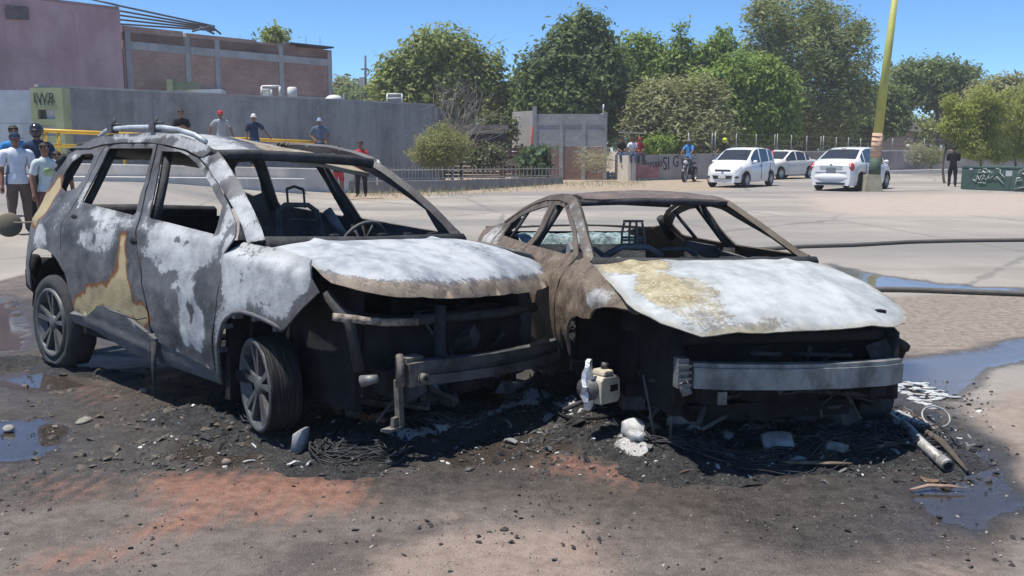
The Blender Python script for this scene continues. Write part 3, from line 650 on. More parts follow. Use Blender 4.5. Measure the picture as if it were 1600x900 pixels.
# engine bay
m = MB(); rg = random.Random(5)
m.box((1.40, .05, .55), (.45, .6, .36)); m.box((1.42, .1, .74), (.4, .3, .08), (0, 0, .2)); m.box((1.35, -.45, .62), (.3, .2, .18)); m.box((1.4, .52, .60), (.28, .24, .2))
for k in range(16): m.tube([(rg.uniform(1.15, 1.8), rg.uniform(-.6, .6), rg.uniform(.4, .8)) for _ in range(4)], rg.uniform(.008, .02), 5)
m.build('engine_block', M_CHAR, SUV)
for sd in (-1, 1):
    m = MB(); m.box((1.33, sd * .58, .52), (.90, .05, .64)); m.box((1.0, sd * .70, .92), (.20, .10, .14)); m.box((.93, sd * .70, .50), (.05, .22, .72)); m.box((1.42, sd * .48, .36), (1.0, .09, .12)); m.lathe([(.13, -.1), (.10, .05), (.0, .06)], 16, 'Z', (1.27, sd * .56, .80)); m.build('inner_fender', M_CHAR, SUV)
    m = MB(); m.tube([(1.68, sd * .72, .80), (1.80, sd * .66, .66), (1.83, sd * .62, .42)], .03, 6); m.tube([(1.70, sd * .70, .74), (1.83, sd * .58, .66)], .02, 6); m.build('headlamp_bracket', M_CHAR2, SUV)
panel('radiator', [(-.58, .28), (.58, .28), (.60, .66), (.3, .70), (-.1, .66), (-.56, .69)], [], lambda y, z: (1.80 + .05 * fbm((y, z, 0), 4, 2), y, z), M_CHAR, SUV, .05, .03)
m = MB(); m.tube([(1.84, -.78, .705), (1.86, -.5, .66), (1.86, -.28, .645)], .032, 4, flat=.8); m.build('upper_support', plain('flaked_steel', (.26, .22, .18), .75, var=.8, scale=22, bump=.6), SUV)
m = MB(); m.tube([(1.84, -.28, .65), (1.86, .3, .64), (1.80, .72, .64)], .03, 6); m.tube([(1.87, -.12, .72), (1.88, -.12, .30)], .035, 6); m.tube([(1.80, .60, .82), (1.80, .62, .3)], .04, 6); m.build('radiator_support', M_CHAR2, SUV)
m = MB()                                                            # bumper beam: two ridges and a groove
bp = [(-.40, 2.00), (-.2, 2.05), (.1, 2.08), (.45, 2.06), (.78, 1.97)]
for k in range(4):
    (y0, x0), (y1, x1) = bp[k], bp[k + 1]
    for z0, z1, dx in ((.425, .470, 0), (.395, .425, -.02), (.345, .395, 0)):
        m.add([(x0 + dx, y0, z0), (x1 + dx, y1, z0), (x1 + dx, y1, z1), (x0 + dx, y0, z1), (x0 - .06, y0, z0), (x1 - .06, y1, z0), (x1 - .06, y1, z1), (x0 - .06, y0, z1)], [(0, 1, 2, 3), (7, 6, 5, 4), (3, 2, 6, 7), (4, 5, 1, 0), (0, 3, 7, 4), (1, 5, 6, 2)])
m.build('bumper_beam', M_BEAMD, SUV)
m = MB()
m.box((1.98, -.42, .41), (.11, .10, .12)); m.lathe([(.012, 0), (.026, 0), (.026, .03), (.012, .03)], 12, 'X', (2.05, -.40, .395)); m.lathe([(.0, .001), (.022, .001)], 12, 'X', (2.051, -.44, .44))
m.box((2.00, -.50, .40), (.02, .035, .20), (0, .1, 0)); m.box((2.0, -.512, .27), (.035, .010, .24), (.09, 0, 0)); m.box((2.015, -.503, .27), (.008, .03, .24), (.09, 0, 0)); m.box((2.0, -.545, .15), (.05, .10, .012), (.1, 0, 0)); m.box((1.98, -.41, .485), (.05, .12, .02), (0, .1, .1)); m.box((2.0, -.525, .18), (.02, .05, .05), (0, 0, .3))
m.tube([(1.99, -.50, .51), (2.03, -.52, .46), (2.03, -.53, .36)], .02, 6)
m.build('bumper_bracket', plain('scorched_bracket', (.13, .12, .107), .7, .2, var=.6, scale=10, bump=.4), SUV)
m = MB(); m.tube([(1.95, -.70, .40), (2.02, -.66, .42)], [.03, .02], 8); m.build('tow_eye', M_BEAM, SUV)
m = MB(); m.add([(2.055, .42, .40), (2.09, .36, .50), (2.04, .58, .51), (2.02, .62, .47), (2.04, .46, .46)], [(0, 1, 2, 3, 4), (4, 3, 2, 1, 0)]); m.build('torn_flake', M_BEAM, SUV)
m = MB(); m.add([(1.60, .52, .50), (1.62, .80, .44), (1.60, .82, .72), (1.60, .74, .78), (1.60, .70, .66), (1.6, .62, .6)], [(0, 1, 2, 3, 4, 5), (5, 4, 3, 2, 1, 0)])  # pale sheet added for the bright view through a hole in the inner apron
m.build('pale_gap_sheet', plain('pale_gap_grey', (.34, .34, .32), .85, var=.6, scale=14, bump=.5), SUV)
q = SP.S(30, 351); m = MB(); m.lathe([(0, .012), (.085, .012), (.094, .004), (.094, -.012), (0, -.012)], 32, 'X', M=Euler((0, R(-8), R(-22))).to_matrix(), c=(q[0], -.80, q[1])); m.tube([(q[0] + .08, -.79, q[1] + .02), (-1.70, -.77, q[1] + .05)], .007, 5); m.build('open_round_lid', plain('tan_plastic', (.17, .145, .10), .6, var=.12), SUV)
m = MB(); m.tube([(-1.78, -.78, .72), (-1.83, -.79, .60), (-1.80, -.80, .50), (-1.72, -.80, .44)], [.03, .05, .045, .015], 7); m.tube([(-1.8, -.76, .65), (-1.88, 0, .6), (-1.8, .76, .65)], .06, 8); m.build('rear_bumper_remains', M_CHAR, SUV)
M_BELT = NT('burnt_belt'); _a = M_BELT.noise(9, 5, .6, M_BELT.scalev(M_BELT.obj, (.5, 9, .5))); _b = M_BELT.noise(30, 4); M_BELT.bump(_a, .8, .01); M_BELT = M_BELT.fin(M_BELT.mix(M_BELT.ss(_a, .52, .66), (.016, .016, .018), (.06, .055, .048)), .85, 0, .2)
wheel(SUV, (-1.323, -.765, .285), 0, R(1)); wheel(SUV, (1.245, -.745, .275), R(-14), R(3), tyre=.03, rr=.250, tyre_m=M_BELT).scale.y = .82
wheel(SUV, (-1.323, .765, .285), 0, 0, 1, .5); wheel(SUV, (1.255, .74, .25), R(-14), 0, 1, .1)
m = MB(); m.tube([(-1.32, -.7, .285), (-1.32, .7, .285)], .05, 8); m.build('rear_axle', M_CHAR, SUV); m = MB(); m.tube([(1.25, -.65, .26), (1.25, .65, .26)], .04, 8); m.tube([(1.25, -.6, .3), (1.27, -.56, .78)], .05, 8); m.build('front_axle', M_CHAR, SUV)

def cabin_clutter(parent, x0, x1, yw, z0, z1, seed, n=46):
    """springs, wiring and burnt trim left on the cabin floor"""
    rg = random.Random(seed); m = MB()
    for k in range(n):
        p = Vector((rg.uniform(x0, x1), rg.uniform(-yw, yw), z0 + (z1 - z0) * rg.random() ** 2)); pts = [p]
        for j in range(4): p = p + Vector((rg.gauss(0, .09), rg.gauss(0, .09), rg.gauss(0, .05))); p.z = max(z0, min(z1, p.z)); pts.append(p.copy())
        m.tube(pts, rg.uniform(.004, .014), 4)
    for k in range(18):                                             # seat springs
        c = Vector((rg.uniform(x0, x1), rg.uniform(-yw, yw), z0)); m.tube([c + Vector((.035 * math.cos(a), .035 * math.sin(a), .012 * a)) for a in [j * .7 for j in range(18)]], .0035, 4)
    for k in range(24): m.box((rg.uniform(x0, x1), rg.uniform(-yw, yw), rg.uniform(z0, lerp(z0, z1, .6))), (rg.uniform(.04, .18), rg.uniform(.03, .14), rg.uniform(.01, .07)), (rg.uniform(-.6, .6), rg.uniform(-.6, .6), rg.uniform(0, 3)))
    prop(m.build('cabin_debris', plain('cabin_ash', (.075, .075, .078), .85, var=.8, scale=6, bump=.4), parent), kind='stuff')
cabin_clutter(SUV, -1.4, .9, .68, .36, .95, 3)
m = MB(); rg = random.Random(44)
for k in range(40): m.tube([(rg.uniform(1.1, 1.92), rg.uniform(-.62, .7), rg.uniform(.15, .70)) for _ in range(3)], rg.uniform(.005, .016), 5)
for k in range(26): m.box((rg.uniform(1.2, 1.9), rg.uniform(-.6, .68), rg.uniform(.12, .62)), (rg.uniform(.04, .14), rg.uniform(.04, .2), rg.uniform(.03, .14)), (rg.uniform(-.5, .5), rg.uniform(-.5, .5), rg.uniform(0, 3)))
prop(m.build('engine_bay_debris', plain('bay_ash', (.055, .055, .06), .8, var=.9, scale=5, bump=.5), SUV), kind='stuff')
# ------------------------------------------------------------------ burnt sedan
def sed_ys(x, z):
    y = interp(z, [0.1, .25, .45, .62, .76, .84, .92, 1.0, 1.22, 1.3], [.76, .80, .85, .865, .85, .81, .725, .66, .525, .48])
    if x > 1.2: y -= .12 * ((x - 1.2) / .75) ** 2
    if x < -1.3: y -= .10 * ((-x - 1.3) / .8) ** 2
    return y
DP = Pose(.901, 6.285, -76.33, -1.04, -1.23, sed_ys)
SED = empty('burnt_sedan', DP.T, DP.e, 'burnt out low sedan with white ash bonnet, brown scorched fender and bare bumper beam', 'car')
def dfn(sd, extra=0.0): return lambda x, z: (x, sd * (sed_ys(x, z) + extra), z)
def d_dent(p): k = .006 * fbm(p, 3.5, 6); return (0, k, 0)
_dash = blobs([(.55, 1.06, .35, .10, .42), (.85, .93, .2, .08, .45), (-.4, 1.19, .5, .05, .35), (-.9, 1.08, .3, .05, .35), (-1.3, .85, .3, .15, .75), (1.45, .72, .18, .08, .75), (.1, 1.1, .05, .2, .5)])
DA = {'ash': lambda p: _dash(p.x, p.z) if p.y < 0 else .3, 'rust': lambda p: (.95 * sstep(.25, .7, p.z) * sstep(1.0, .84, p.z) + .35 * sstep(.9, 1.0, p.z)) if p.y < 0 else .3, 'paint': a_zero}
drip = [(-1.27, .985), (-1.18, 1.03), (-1.02, 1.085), (-.80, 1.14), (-.55, 1.178), (-.25, 1.188), (-.02, 1.172), (.14, 1.125), (.36, 1.055), (.58, .985), (.80, .905)]
top = [(-1.35, .975), (-1.24, 1.025), (-1.049, 1.104), (-.802, 1.166), (-.554, 1.212), (-.322, 1.229), (-.126, 1.235), (.02, 1.222), (.10, 1.205)]
rail = top + [(.06, 1.155), (-.02, 1.172)] + drip[:6][::-1]
fdoor = [(-.375, 1.180), (-.25, 1.181), (-.02, 1.165), (.135, 1.118), (.352, 1.048), (.572, .978), (.79, .90), (.80, .86), (.74, .62), (.70, .30), (-.30, .30), (-.24, .60), (-.255, .86)]
fhole = [(-.31, 1.148), (-.21, 1.157), (-.05, 1.144), (.10, 1.098), (.32, 1.028), (.53, .962), (.60, .893), (-.20, .885), (-.215, .93)]
rdoor = [(-.39, 1.180), (-.55, 1.171), (-.80, 1.133), (-1.02, 1.078), (-1.18, 1.023), (-1.255, .975), (-1.20, .88), (-1.15, .80), (-1.0, .62), (-.96, .45), (-.90, .30), (-.31, .30), (-.25, .60), (-.265, .86)]
rhole = [(-.44, 1.138), (-.60, 1.122), (-.80, 1.088), (-1.0, 1.038), (-1.14, .975), (-1.10, .905), (-1.05, .890), (-.31, .885), (-.32, .92)]
quart = [(-1.265, .975), (-1.36, .965), (-1.60, .93), (-1.95, .90), (-2.15, .86), (-2.2, .70), (-2.18, .45), (-1.85, .40), (-1.80, .50), (-1.70, .60), (-1.55, .655), (-1.38, .66), (-1.22, .62), (-1.10, .55), (-1.01, .62), (-1.16, .80), (-1.21, .88)]
fend = [(.755, .62), (.81, .86), (.80, .90), (.93, .878), (1.10, .862), (1.35, .825), (1.6, .775), (1.76, .735), (1.775, .715), (1.74, .712), (1.70, .722), (1.62, .722), (1.50, .705), (1.42, .683), (1.36, .655), (1.345, .622), (1.27, .612), (1.18, .612), (1.11, .595), (1.04, .565), (.99, .52), (.97, .43), (.935, .34), (.90, .47), (.86, .50), (.84, .46), (.80, .40), (.75, .34)]
for sd in (-1, 1):
    fl = sd > 0; f_ = dfn(sd)
    panel('front_door', fdoor, [fhole], f_, M_SED, SED, .025, .010, fl, DA, d_dent)
    panel('rear_door', rdoor, [rhole], f_, M_SED, SED, .025, .010, fl, DA, d_dent)
    panel('rear_quarter_panel', quart, [], f_, M_SED, SED, .035, .02, fl, DA, d_dent)
    panel('roof_side_rail', rail, [], dfn(sd, .006), M_SED, SED, .025, .03, fl, DA)
    ftop = lambda x: interp(x, [.80, .93, 1.10, 1.35, 1.6, 1.76], [.90, .878, .862, .825, .775, .735])
    edge_strip('windscreen_pillar', [(.09, .538, 1.212), (.30, .572, 1.138), (.52, .612, 1.052), (.74, .652, .962), (.93, .688, .885)], [(-.03, .560, 1.178), (.14, .590, 1.122), (.36, .628, 1.052), (.58, .668, .980), (.82, .715, .872)], sd, .035, M_SED, SED, DA, .008)
    panel('front_fender', fend, [], (lambda x, z: (x, -(sed_ys(x, z) - .055 * sstep(ftop(x) - .055, ftop(x), z)), z)) if sd < 0 else (lambda x, z: (x, sed_ys(x, z) * .955 - .03, z - .075)), M_SED, SED, .022, .012, fl, DA, lambda p: (0, .012 * fbm(p, 7, 1) * sstep(.85, .7, p.z), 0))
    for (x0, z0, x1, z1, r) in ((-.33, 1.175, -.24, .86, .026), (-.24, .86, -.28, .3, .05), (-1.2, 1.02, -1.3, .85, .035)):
        m = MB(); m.tube([(x0, sd * (sed_ys(x0, z0) - .055), z0), (x1, sd * (sed_ys(x1, z1) - .06), z1)], r, 8); m.build('inner_pillar', M_CHAR2, SED)
    m = MB(); m.tube([(-.92, sd * (sed_ys(-.9, 1.09) - .02), 1.09), (-.84, sd * (sed_ys(-.9, .88) - .02), .88)], .014, 6)
    m.build('window_divider', M_CHAR2, SED)
    m = MB(); m.lathe([(.38, -.14), (.40, .14)], 24, c=(-1.35, sd * .64, .26), arc=(0.05, math.pi - .05)); m.build('wheel_liner', M_CHAR, SED)
def sed_roofz(x, y):
    c = interp(x, [-1.30, -1.1, -.80, -.55, -.3, -.1, .08, .22, .28], [1.06, 1.125, 1.195, 1.235, 1.252, 1.258, 1.245, 1.215, 1.20])
    return c - .03 * (abs(y) / .5) ** 2.4 + .01 * fbm((x, y, 0), 3, 9)
M_ = M_ROOFR
roofp = [(-.75, -.49), (-.4, -.485), (0, -.49), (.12, -.50), (.18, -.40), (.235, -.2), (.25, 0), (.235, .2), (.18, .40), (.12, .50), (0, .49), (-.4, .485), (-.75, .49), (-.80, .25), (-.82, 0), (-.80, -.25)]
panel('roof_panel', roofp, [], lambda x, y: (x, y, sed_roofz(x, y)), M_ROOFR, SED, .03, .015, False, {'ash': lambda p: .3 * sstep(.12, .25, p.x), 'rust': lambda p: .8, 'paint': a_zero})
m = MB(); m.tube([(.09, -.53, 1.18), (.16, -.38, 1.19), (.23, -.15, 1.20), (.24, 0, 1.20), (.23, .15, 1.20), (.16, .38, 1.19), (.09, .53, 1.18)], .024, 8); m.build('windscreen_header', M_CHAR2, SED); m = MB(); m.tube([(-.8, -.5, 1.15), (-.82, 0, 1.17), (-.8, .5, 1.15)], .03, 6)
m.build('roof_crossbeam', M_CHAR2, SED)
# bonnet, bent down at the near corner
DL = [(-.80, 1.80, .735), (-.745, 1.86, .722), (-.70, 1.95, .69), (-.57, 2.10, .648), (-.45, 2.085, .652), (-.25, 2.095, .650), (0, 2.06, .651), (.22, 2.01, .649), (.42, 1.965, .645), (.55, 1.93, .64), (.66, 1.86, .648), (.76, 1.74, .685)]
def sed_hoodz(x, y):
    ys_ = [q[0] for q in DL]; xl = interp(y, ys_, [q[1] for q in DL]); zl = interp(y, ys_, [q[2] for q in DL])
    u = max(0, min(1, (x - .88) / (xl - .88))); zr = .893 - .02 * (abs(y) / .7) ** 4
    k = interp(u, [0, .2, .4, .6, .8, .92, 1], [0, .10, .24, .42, .66, .84, 1])
    return zr - (zr - zl) * k + .012 * math.exp(-((abs(y) - .5 + .12 * u) / .04) ** 2) * (1 - .5 * u) + .036 * math.sin(math.pi * u * .9) * (1 - (y / .8) ** 2) + .008 * fbm((x, y, 0), 2.4, 14) + .0035 * fbm((x, y, 0), 9, 3)
hoodp = [(.90, -.67), (.93, -.45), (.955, -.2), (.96, 0), (.955, .2), (.93, .45), (.88, .68), (1.2, .735), (1.5, .755), (1.70, .76), (1.76, .745), (1.86, .66), (1.93, .55), (1.965, .42), (2.01, .22), (2.06, 0), (2.095, -.25), (2.085, -.45), (2.10, -.57), (1.95, -.705), (1.86, -.755), (1.80, -.775), (1.72, -.785), (1.5, -.775), (1.2, -.752), (1.0, -.72)]
_yb = blobs([(1.12, -.52, .22, .22, .95), (1.55, -.55, .35, .16, .8), (1.85, -.5, .25, .2, .55), (1.6, -.38, .2, .15, .6), (2.05, -.3, .06, .3, .5)])
panel('bonnet', hoodp, [], lambda x, y: (x, y, sed_hoodz(x, y)), M_SEDHOOD, SED, .024, .005, False, {'ash': lambda p: .92 - .8 * _yb(p.x, p.y) - .12 * max(0, fbm(p, 2.2, 31)), 'rust': lambda p: 1.0 * _yb(p.x, p.y), 'paint': a_zero})
m = MB(); m.tube([(.94, -.70, .865), (.97, 0, .86), (.94, .70, .865)], .04, 8)
for y in (-.1, .15, .35): m.box((.92, y, .895), (.03, .12, .012), (0, 0, .2 * y))
m.build('cowl', M_CHAR2, SED)
m = MB(); m.box((-.2, 0, .24), (2.6, 1.5, .06)); m.build('floor_pan', M_CHAR, SED)
m = MB(); m.box((.86, 0, .54), (.04, 1.35, .60)); m.build('firewall', M_CHAR, SED)
m = MB(); m.box((-2.12, 0, .6), (.06, 1.3, .5)); m.build('rear_panel', M_CHAR, SED)
m = MB(); m.tube([(.72, -.68, .74), (.72, .68, .74)], .04, 8); m.build('dashboard_beam', M_CHAR, SED)
M_GLASSY = plain('melted_glass_crust', (.21, .28, .285), .45, var=.75, scale=16, bump=.8, bscale=40)
panel('parcel_shelf', [(-1.35, -.62), (-.98, -.62), (-.96, -.2), (-.98, .12), (-1.02, .30), (-1.12, .34), (-1.35, .34)], [], lambda x, y: (x, y, .885 - .40 * sstep(-1.12, -.96, x) * .55 + .022 * fbm((x, y, 0), 9, 3)), M_GLASSY, SED, .03, .02)
m = MB(); m.box((-1.02, -.15, .62), (.06, 1.1, .40), (0, -.18, 0)); m.build('rear_bulkhead', plain('ashen_board', (.12, .125, .125), .85, var=.6, scale=10, bump=.6), SED)
panel('boot_lid', [(-1.38, -.62), (-2.15, -.66), (-2.15, .66), (-1.38, .62)][::-1], [], lambda x, y: (x, y, .955 + .05 * (x + 1.38) - .02 * (y / .6) ** 2), M_SED, SED, .06, .015, False, {'ash': lambda p: .5, 'rust': lambda p: .7, 'paint': a_zero})
for (x, y, s) in ((-.25, -.36, 1), (-.25, .34, 1)):
    m = MB()
    for dy in (-.19, .19): m.tube([(x + .1, y + dy, .38), (x, y + dy, .62), (x - .06, y + dy * .85, .80)], .018, 6)
    for k in range(4): m.tube([(x + .05 - .03 * k, y - .19, .45 + .1 * k), (x + .05 - .03 * k, y + .19, .45 + .1 * k)], .008, 4)
    m.tube([(x - .06, y - .16, .80), (x - .07, y - .1, .84), (x - .07, y + .1, .84), (x - .06, y + .16, .80)], .018, 6)
    m.build('seat_frame', M_SEAT, SED)
x, y = -.30, .02; m = MB()
for dy, h_ in ((-.075, .20), (-.025, .215), (.025, .215), (.075, .20)): m.tube([(x, y + dy * 1.2, .84), (x - .02, y + dy * 1.1, .84 + h_ * .6), (x - .02, y + dy * .9, .83 + h_)], .009, 5)
for z in (.905, .925, 1.04): m.tube([(x - .02, y - .075, z), (x - .02, y + .075, z)], .009, 5)
m.tube([(x, y - .20, .80), (x, y - .09, .86), (x, y + .09, .86), (x, y + .22, .79)], .026, 6); m.tube([(x, y - .2, .80), (x, y - .25, .74)], .03, 6); m.build('headrest_frame', plain('grey_seat_wire', (.22, .23, .235), .6, .3, var=.3), SED)
m = MB(); m.box((-.05, .70, .74), (1.2, .04, .16), (0, .06, .0)); m.box((-.6, .68, .80), (.5, .04, .12)); m.build('door_inner_board', plain('ashen_board2', (.10, .10, .098), .85, var=.6, scale=8, bump=.5), SED)
# engine bay and front
m = MB(); rg = random.Random(15)
m.box((1.35, .05, .46), (.42, .6, .30)); m.box((1.4, .05, .63), (.35, .4, .08)); m.box((1.38, -.45, .45), (.3, .2, .2))
for k in range(14): m.tube([(rg.uniform(1.1, 1.8), rg.uniform(-.55, .6), rg.uniform(.3, .62)) for _ in range(4)], rg.uniform(.008, .018), 5)
m.build('engine_block', M_CHAR, SED)
for sd in (-1, 1):
    m = MB(); m.box((1.32, sd * .55, .46), (1.0, .05, .50)); m.box((.86, sd * .66, .55), (.05, .2, .5)); m.box((1.45, sd * .45, .36), (1.05, .09, .11)); m.lathe([(.12, -.1), (.09, .1), (0, .11)], 16, 'Z', (1.35, sd * .55, .66)); m.tube([(1.35, sd * .60, .25), (1.33, sd * .55, .66)], .035, 8); m.build('inner_fender', M_CHAR, SED)
panel('radiator', [(-.58, .30), (-.4, .22), (-.2, .27), (.05, .20), (.3, .26), (.52, .22), (.6, .33), (.60, .54), (.3, .58), (-.1, .54), (-.56, .57)], [], lambda y, z: (1.74 + .07 * fbm((y, z, 0), 4, 2), y, z), M_CHAR, SED, .05, .03)
m = MB(); m.tube([(1.84, -.60, .60), (1.88, 0, .60), (1.80, .64, .585)], .035, 6); m.tube([(1.85, -.58, .6), (1.86, -.56, .28)], .03, 6); m.tube([(1.82, .60, .6), (1.84, .60, .26)], .05, 6)
rg = random.Random(4)
for k in range(6): m.tube([(1.8 - .03 * k, .62 + .02 * k, .56 - .02 * k), (1.76 - .03 * k, .74 + .03 * rg.random(), .50 - .035 * k)], .03, 6)
m.build('radiator_support', M_CHAR, SED)
m = MB(); bp = [(-.545, 1.985), (-.40, 2.03), (-.1, 2.06), (.2, 2.055), (.45, 2.02), (.585, 1.97)]
for k in range(5):
    (y0, x0), (y1, x1) = bp[k], bp[k + 1]
    for z0, z1, dx in ((.385, .485, 0), (.485, .505, -.012)):
        zz = -.02 * (y0 + .5) * .9, -.02 * (y1 + .5) * .9
        m.add([(x0 + dx, y0, z0 + zz[0]), (x1 + dx, y1, z0 + zz[1]), (x1 + dx, y1, z1 + zz[1]), (x0 + dx, y0, z1 + zz[0]), (x0 - .07, y0, z0 + zz[0]), (x1 - .07, y1, z0 + zz[1]), (x1 - .07, y1, z1 + zz[1]), (x0 - .07, y0, z1 + zz[0])], [(0, 1, 2, 3), (7, 6, 5, 4), (3, 2, 6, 7), (4, 5, 1, 0), (0, 3, 7, 4), (1, 5, 6, 2)])
t = NT('streaked_beam'); a = t.noise(5, 6, .65, t.scalev(t.obj, (1, 1.1, .8))); b = t.noise(30, 4)
c_ = t.mix(t.ss(a, .35, .62), (.10, .105, .105), (.24, .255, .26)); c_ = t.mix(t.math('MULTIPLY', t.ss(t.noise(7, 5, .65, t.scalev(t.obj, (1, 1.2, .6))), .56, .68), .7), c_, (.34, .38, .39)); t.bump(b, .25, .004)
m.build('bumper_beam', t.fin(c_, .55, .3, .4), SED)
m = MB(); m.box((1.96, -.60, .46), (.06, .05, .14))
for k in range(4): m.box((2.01, -.605, .50 - k * .03), (.012, .07, .012))
m.tube([(1.98, -.60, .42), (2.0, -.58, .36)], .025, 8); m.build('crash_bracket', M_BEAM, SED)
m = MB(); m.box((2.03, -.42, .345), (.012, .045, .06)); m.build('bracket_tab', M_BEAM, SED)
m = MB(); m.tube([(1.55, -.62, .36), (1.60, -.60, .20), (1.62, -.58, .06)], .008, 5); m.build('dangling_wire', M_BEAMD, SED); m = MB(); m.tube([(1.75, -.55, .38), (1.78, -.56, .22), (1.76, -.55, .08)], .007, 5); m.build('dangling_wire', M_BEAMD, SED)
# bare hub at the near front corner: cream brake caliper against a melted alloy flange
cal = empty('brake_caliper'); cal.parent = SED; cal.location = (1.385, -.775, .262); cal.rotation_euler = (0, 0, R(28))
cal['label'] = 'cream coloured brake caliper with melted white alloy'
M_CREAM = plain('cream_caliper', (.46, .42, .33), .65, var=.25, scale=14, bump=.25)
m = MB(); m.prism([(-.075, -.075), (.055, -.075), (.075, -.05), (.07, .045), (.05, .07), (-.06, .07), (-.075, .05)], -.05, .055, 'X'); m.prism([(-.055, .072), (.03, .072), (.02, .10), (-.045, .10)], -.04, .05, 'X')
m.build('caliper_body', M_CREAM, cal, bevel=.008)
m = MB(); m.box((.056, .02, .005), (.006, .055, .034)); m.build('caliper_port', M_CHAR, cal)
m = MB(); rg = random.Random(8); pts = []
for k in range(18):
    a = 2 * math.pi * k / 18; r_ = 1 + rg.uniform(-.2, .2); pts.append((0 + rg.uniform(-.012, .012), -.105 + math.cos(a) * .035 * r_ , .02 + math.sin(a) * .135 * r_))
m.add([(.008, -.10, .02)] + pts + [(-.02, -.10, .02)] + [(q[0] - .02, q[1] - .01, q[2]) for q in pts], [(0, 1 + k, 1 + (k + 1) % 18) for k in range(18)] + [(19, 20 + (k + 1) % 18, 20 + k) for k in range(18)] + [(1 + k, 20 + k, 20 + (k + 1) % 18, 1 + (k + 1) % 18) for k in range(18)])
m.build('melted_flange', plain('melted_alloy', (.66, .68, .70), .35, .5, var=.35, scale=16, bump=.5), cal)
m = MB(); m.lathe([(0, .03), (.06, .03), (.06, -.14), (0, -.14)], 16, 'Y', c=(-.02, .02, 0)); m.tube([(0, 0, .1), (.0, .01, .13)], .02, 6); m.build('hub', M_BEAMD, cal)
wheel(SED, (-1.35, -.74, .25), 0, 0, -1, .2, rr=.235); wheel(SED, (1.37, .72, .235), 0, 0, 1, .08, rr=.235, rim_m=M_CHAR2); wheel(SED, (-1.35, .74, .25), 0, 0, 1, .2, rr=.235)
m = MB(); m.tube([(1.36, -.65, .24), (1.36, .65, .24)], .04, 8); m.build('front_axle', M_CHAR, SED); m = MB(); m.tube([(-1.35, -.65, .25), (-1.35, .65, .25)], .04, 8); m.build('rear_axle', M_CHAR, SED)
m = MB(); m.box((1.5, 0, .20), (.5, .9, .08)); m.build('subframe', M_CHAR, SED)
m = MB(); m.box((.60, -.735, .90), (.08, .02, .10), (0, .5, 0)); m.build('mirror_mount', M_BEAM, SED)

cabin_clutter(SED, -1.2, .75, .62, .30, .78, 13, 40)
m = MB(); rg = random.Random(45)
for k in range(34): m.tube([(rg.uniform(1.05, 1.90), rg.uniform(-.62, .62), rg.uniform(.12, .56)) for _ in range(3)], rg.uniform(.005, .015), 5)
for k in range(24): m.box((rg.uniform(1.1, 1.88), rg.uniform(-.6, .6), rg.uniform(.10, .5)), (rg.uniform(.04, .14), rg.uniform(.04, .2), rg.uniform(.03, .14)), (rg.uniform(-.5, .5), rg.uniform(-.5, .5), rg.uniform(0, 3)))
prop(m.build('engine_bay_debris', plain('bay_ash', (.055, .055, .06), .8, var=.9, scale=5, bump=.5), SED), kind='stuff')
# ------------------------------------------------------------------ debris round the wrecks
M_ASH = None
def ash_material():
    t = NT('wet_ash'); P = t.pos
    a = t.noise(5, 6, .65, P); b = t.noise(26, 6, .7, P); c = t.noise(110, 4, .7, P)
    col = t.mix(t.ss(b, .3, .7), (.010, .010, .011), (.048, .047, .047)); col = t.mix(t.math('MULTIPLY', t.ss(c, .52, .66), .7), col, (.15, .147, .143)); vv_ = t.voro(60, P); col = t.mix(t.math('MULTIPLY', t.ss(vv_, .25, .1), .6), col, (.012, .012, .013))
    av = t.math('ADD', t.attr('pale'), t.math('ADD', t.math('MULTIPLY', t.math('SUBTRACT', b, .5), 1.3), t.math('MULTIPLY', t.math('SUBTRACT', c, .5), .8)))
    col = t.mix(t.ss(av, .55, .75), col, t.mix(t.ss(c, .4, .6), (.36, .36, .36), (.68, .68, .67)))
    t.bump(t.math('ADD', b, c), .9, .02); return t.fin(col, t.fmix(t.ss(a, .4, .6), .35, .85), 0, .4)
M_ASH = ash_material()
def ash_bed(name, pxp, hgt, label, pales=(), res=.024, seed=0):
    P = px_poly(pxp, .02); Lp = [[tuple(G(*q)[:2]) for q in L] for L in pales]
    def palef(p):
        v = 0.0
        for L in Lp:
            d = min(math.hypot(p.x - lerp(a[0], b[0], k / 6), p.y - lerp(a[1], b[1], k / 6)) for a, b in zip(L, L[1:]) for k in range(7)); v = max(v, sstep(.12, .02, d))
        return v
    def fn(x, y):
        d = pdist(x + .10 * fbm((x, y, 2), 3, seed) + .03 * nz((x, y, 1), 14), y + .12 * fbm((x, y, 8), 3, seed + 1) + .03 * nz((x, y, 6), 14), P) - .03; e = sstep(0, .28, d)
        z = gz(x, y) - .012 + e * hgt * (.45 + .55 * (fbm((x, y, seed), 2.2, seed) + .6)) + .026 * e * (fbm((x, y, 3), 11, seed) + .25) + .03 * e * abs(nz((x, y, 1), 27, seed)) + .018 * sstep(-.02, .12, d)
        return (x, y, z)
    o = panel(name, P, [], fn, M_ASH, None, res, .004, False, {'pale': palef})
    return prop(o, label, 'ash', kind='stuff'), fn
A1, hA1 = ash_bed('ash_heap', [(200, 640), (260, 632), (330, 628), (395, 640), (470, 640), (560, 630), (640, 640), (760, 610), (850, 590), (885, 610), (890, 650), (850, 668), (760, 682), (700, 705), (650, 725), (600, 742), (520, 752), (440, 745), (400, 715), (300, 690), (215, 668)], .05,
                  'black wet ash heaped in front of the SUV', [[(640, 695), (700, 680), (760, 662), (820, 640), (850, 620)]], seed=2)
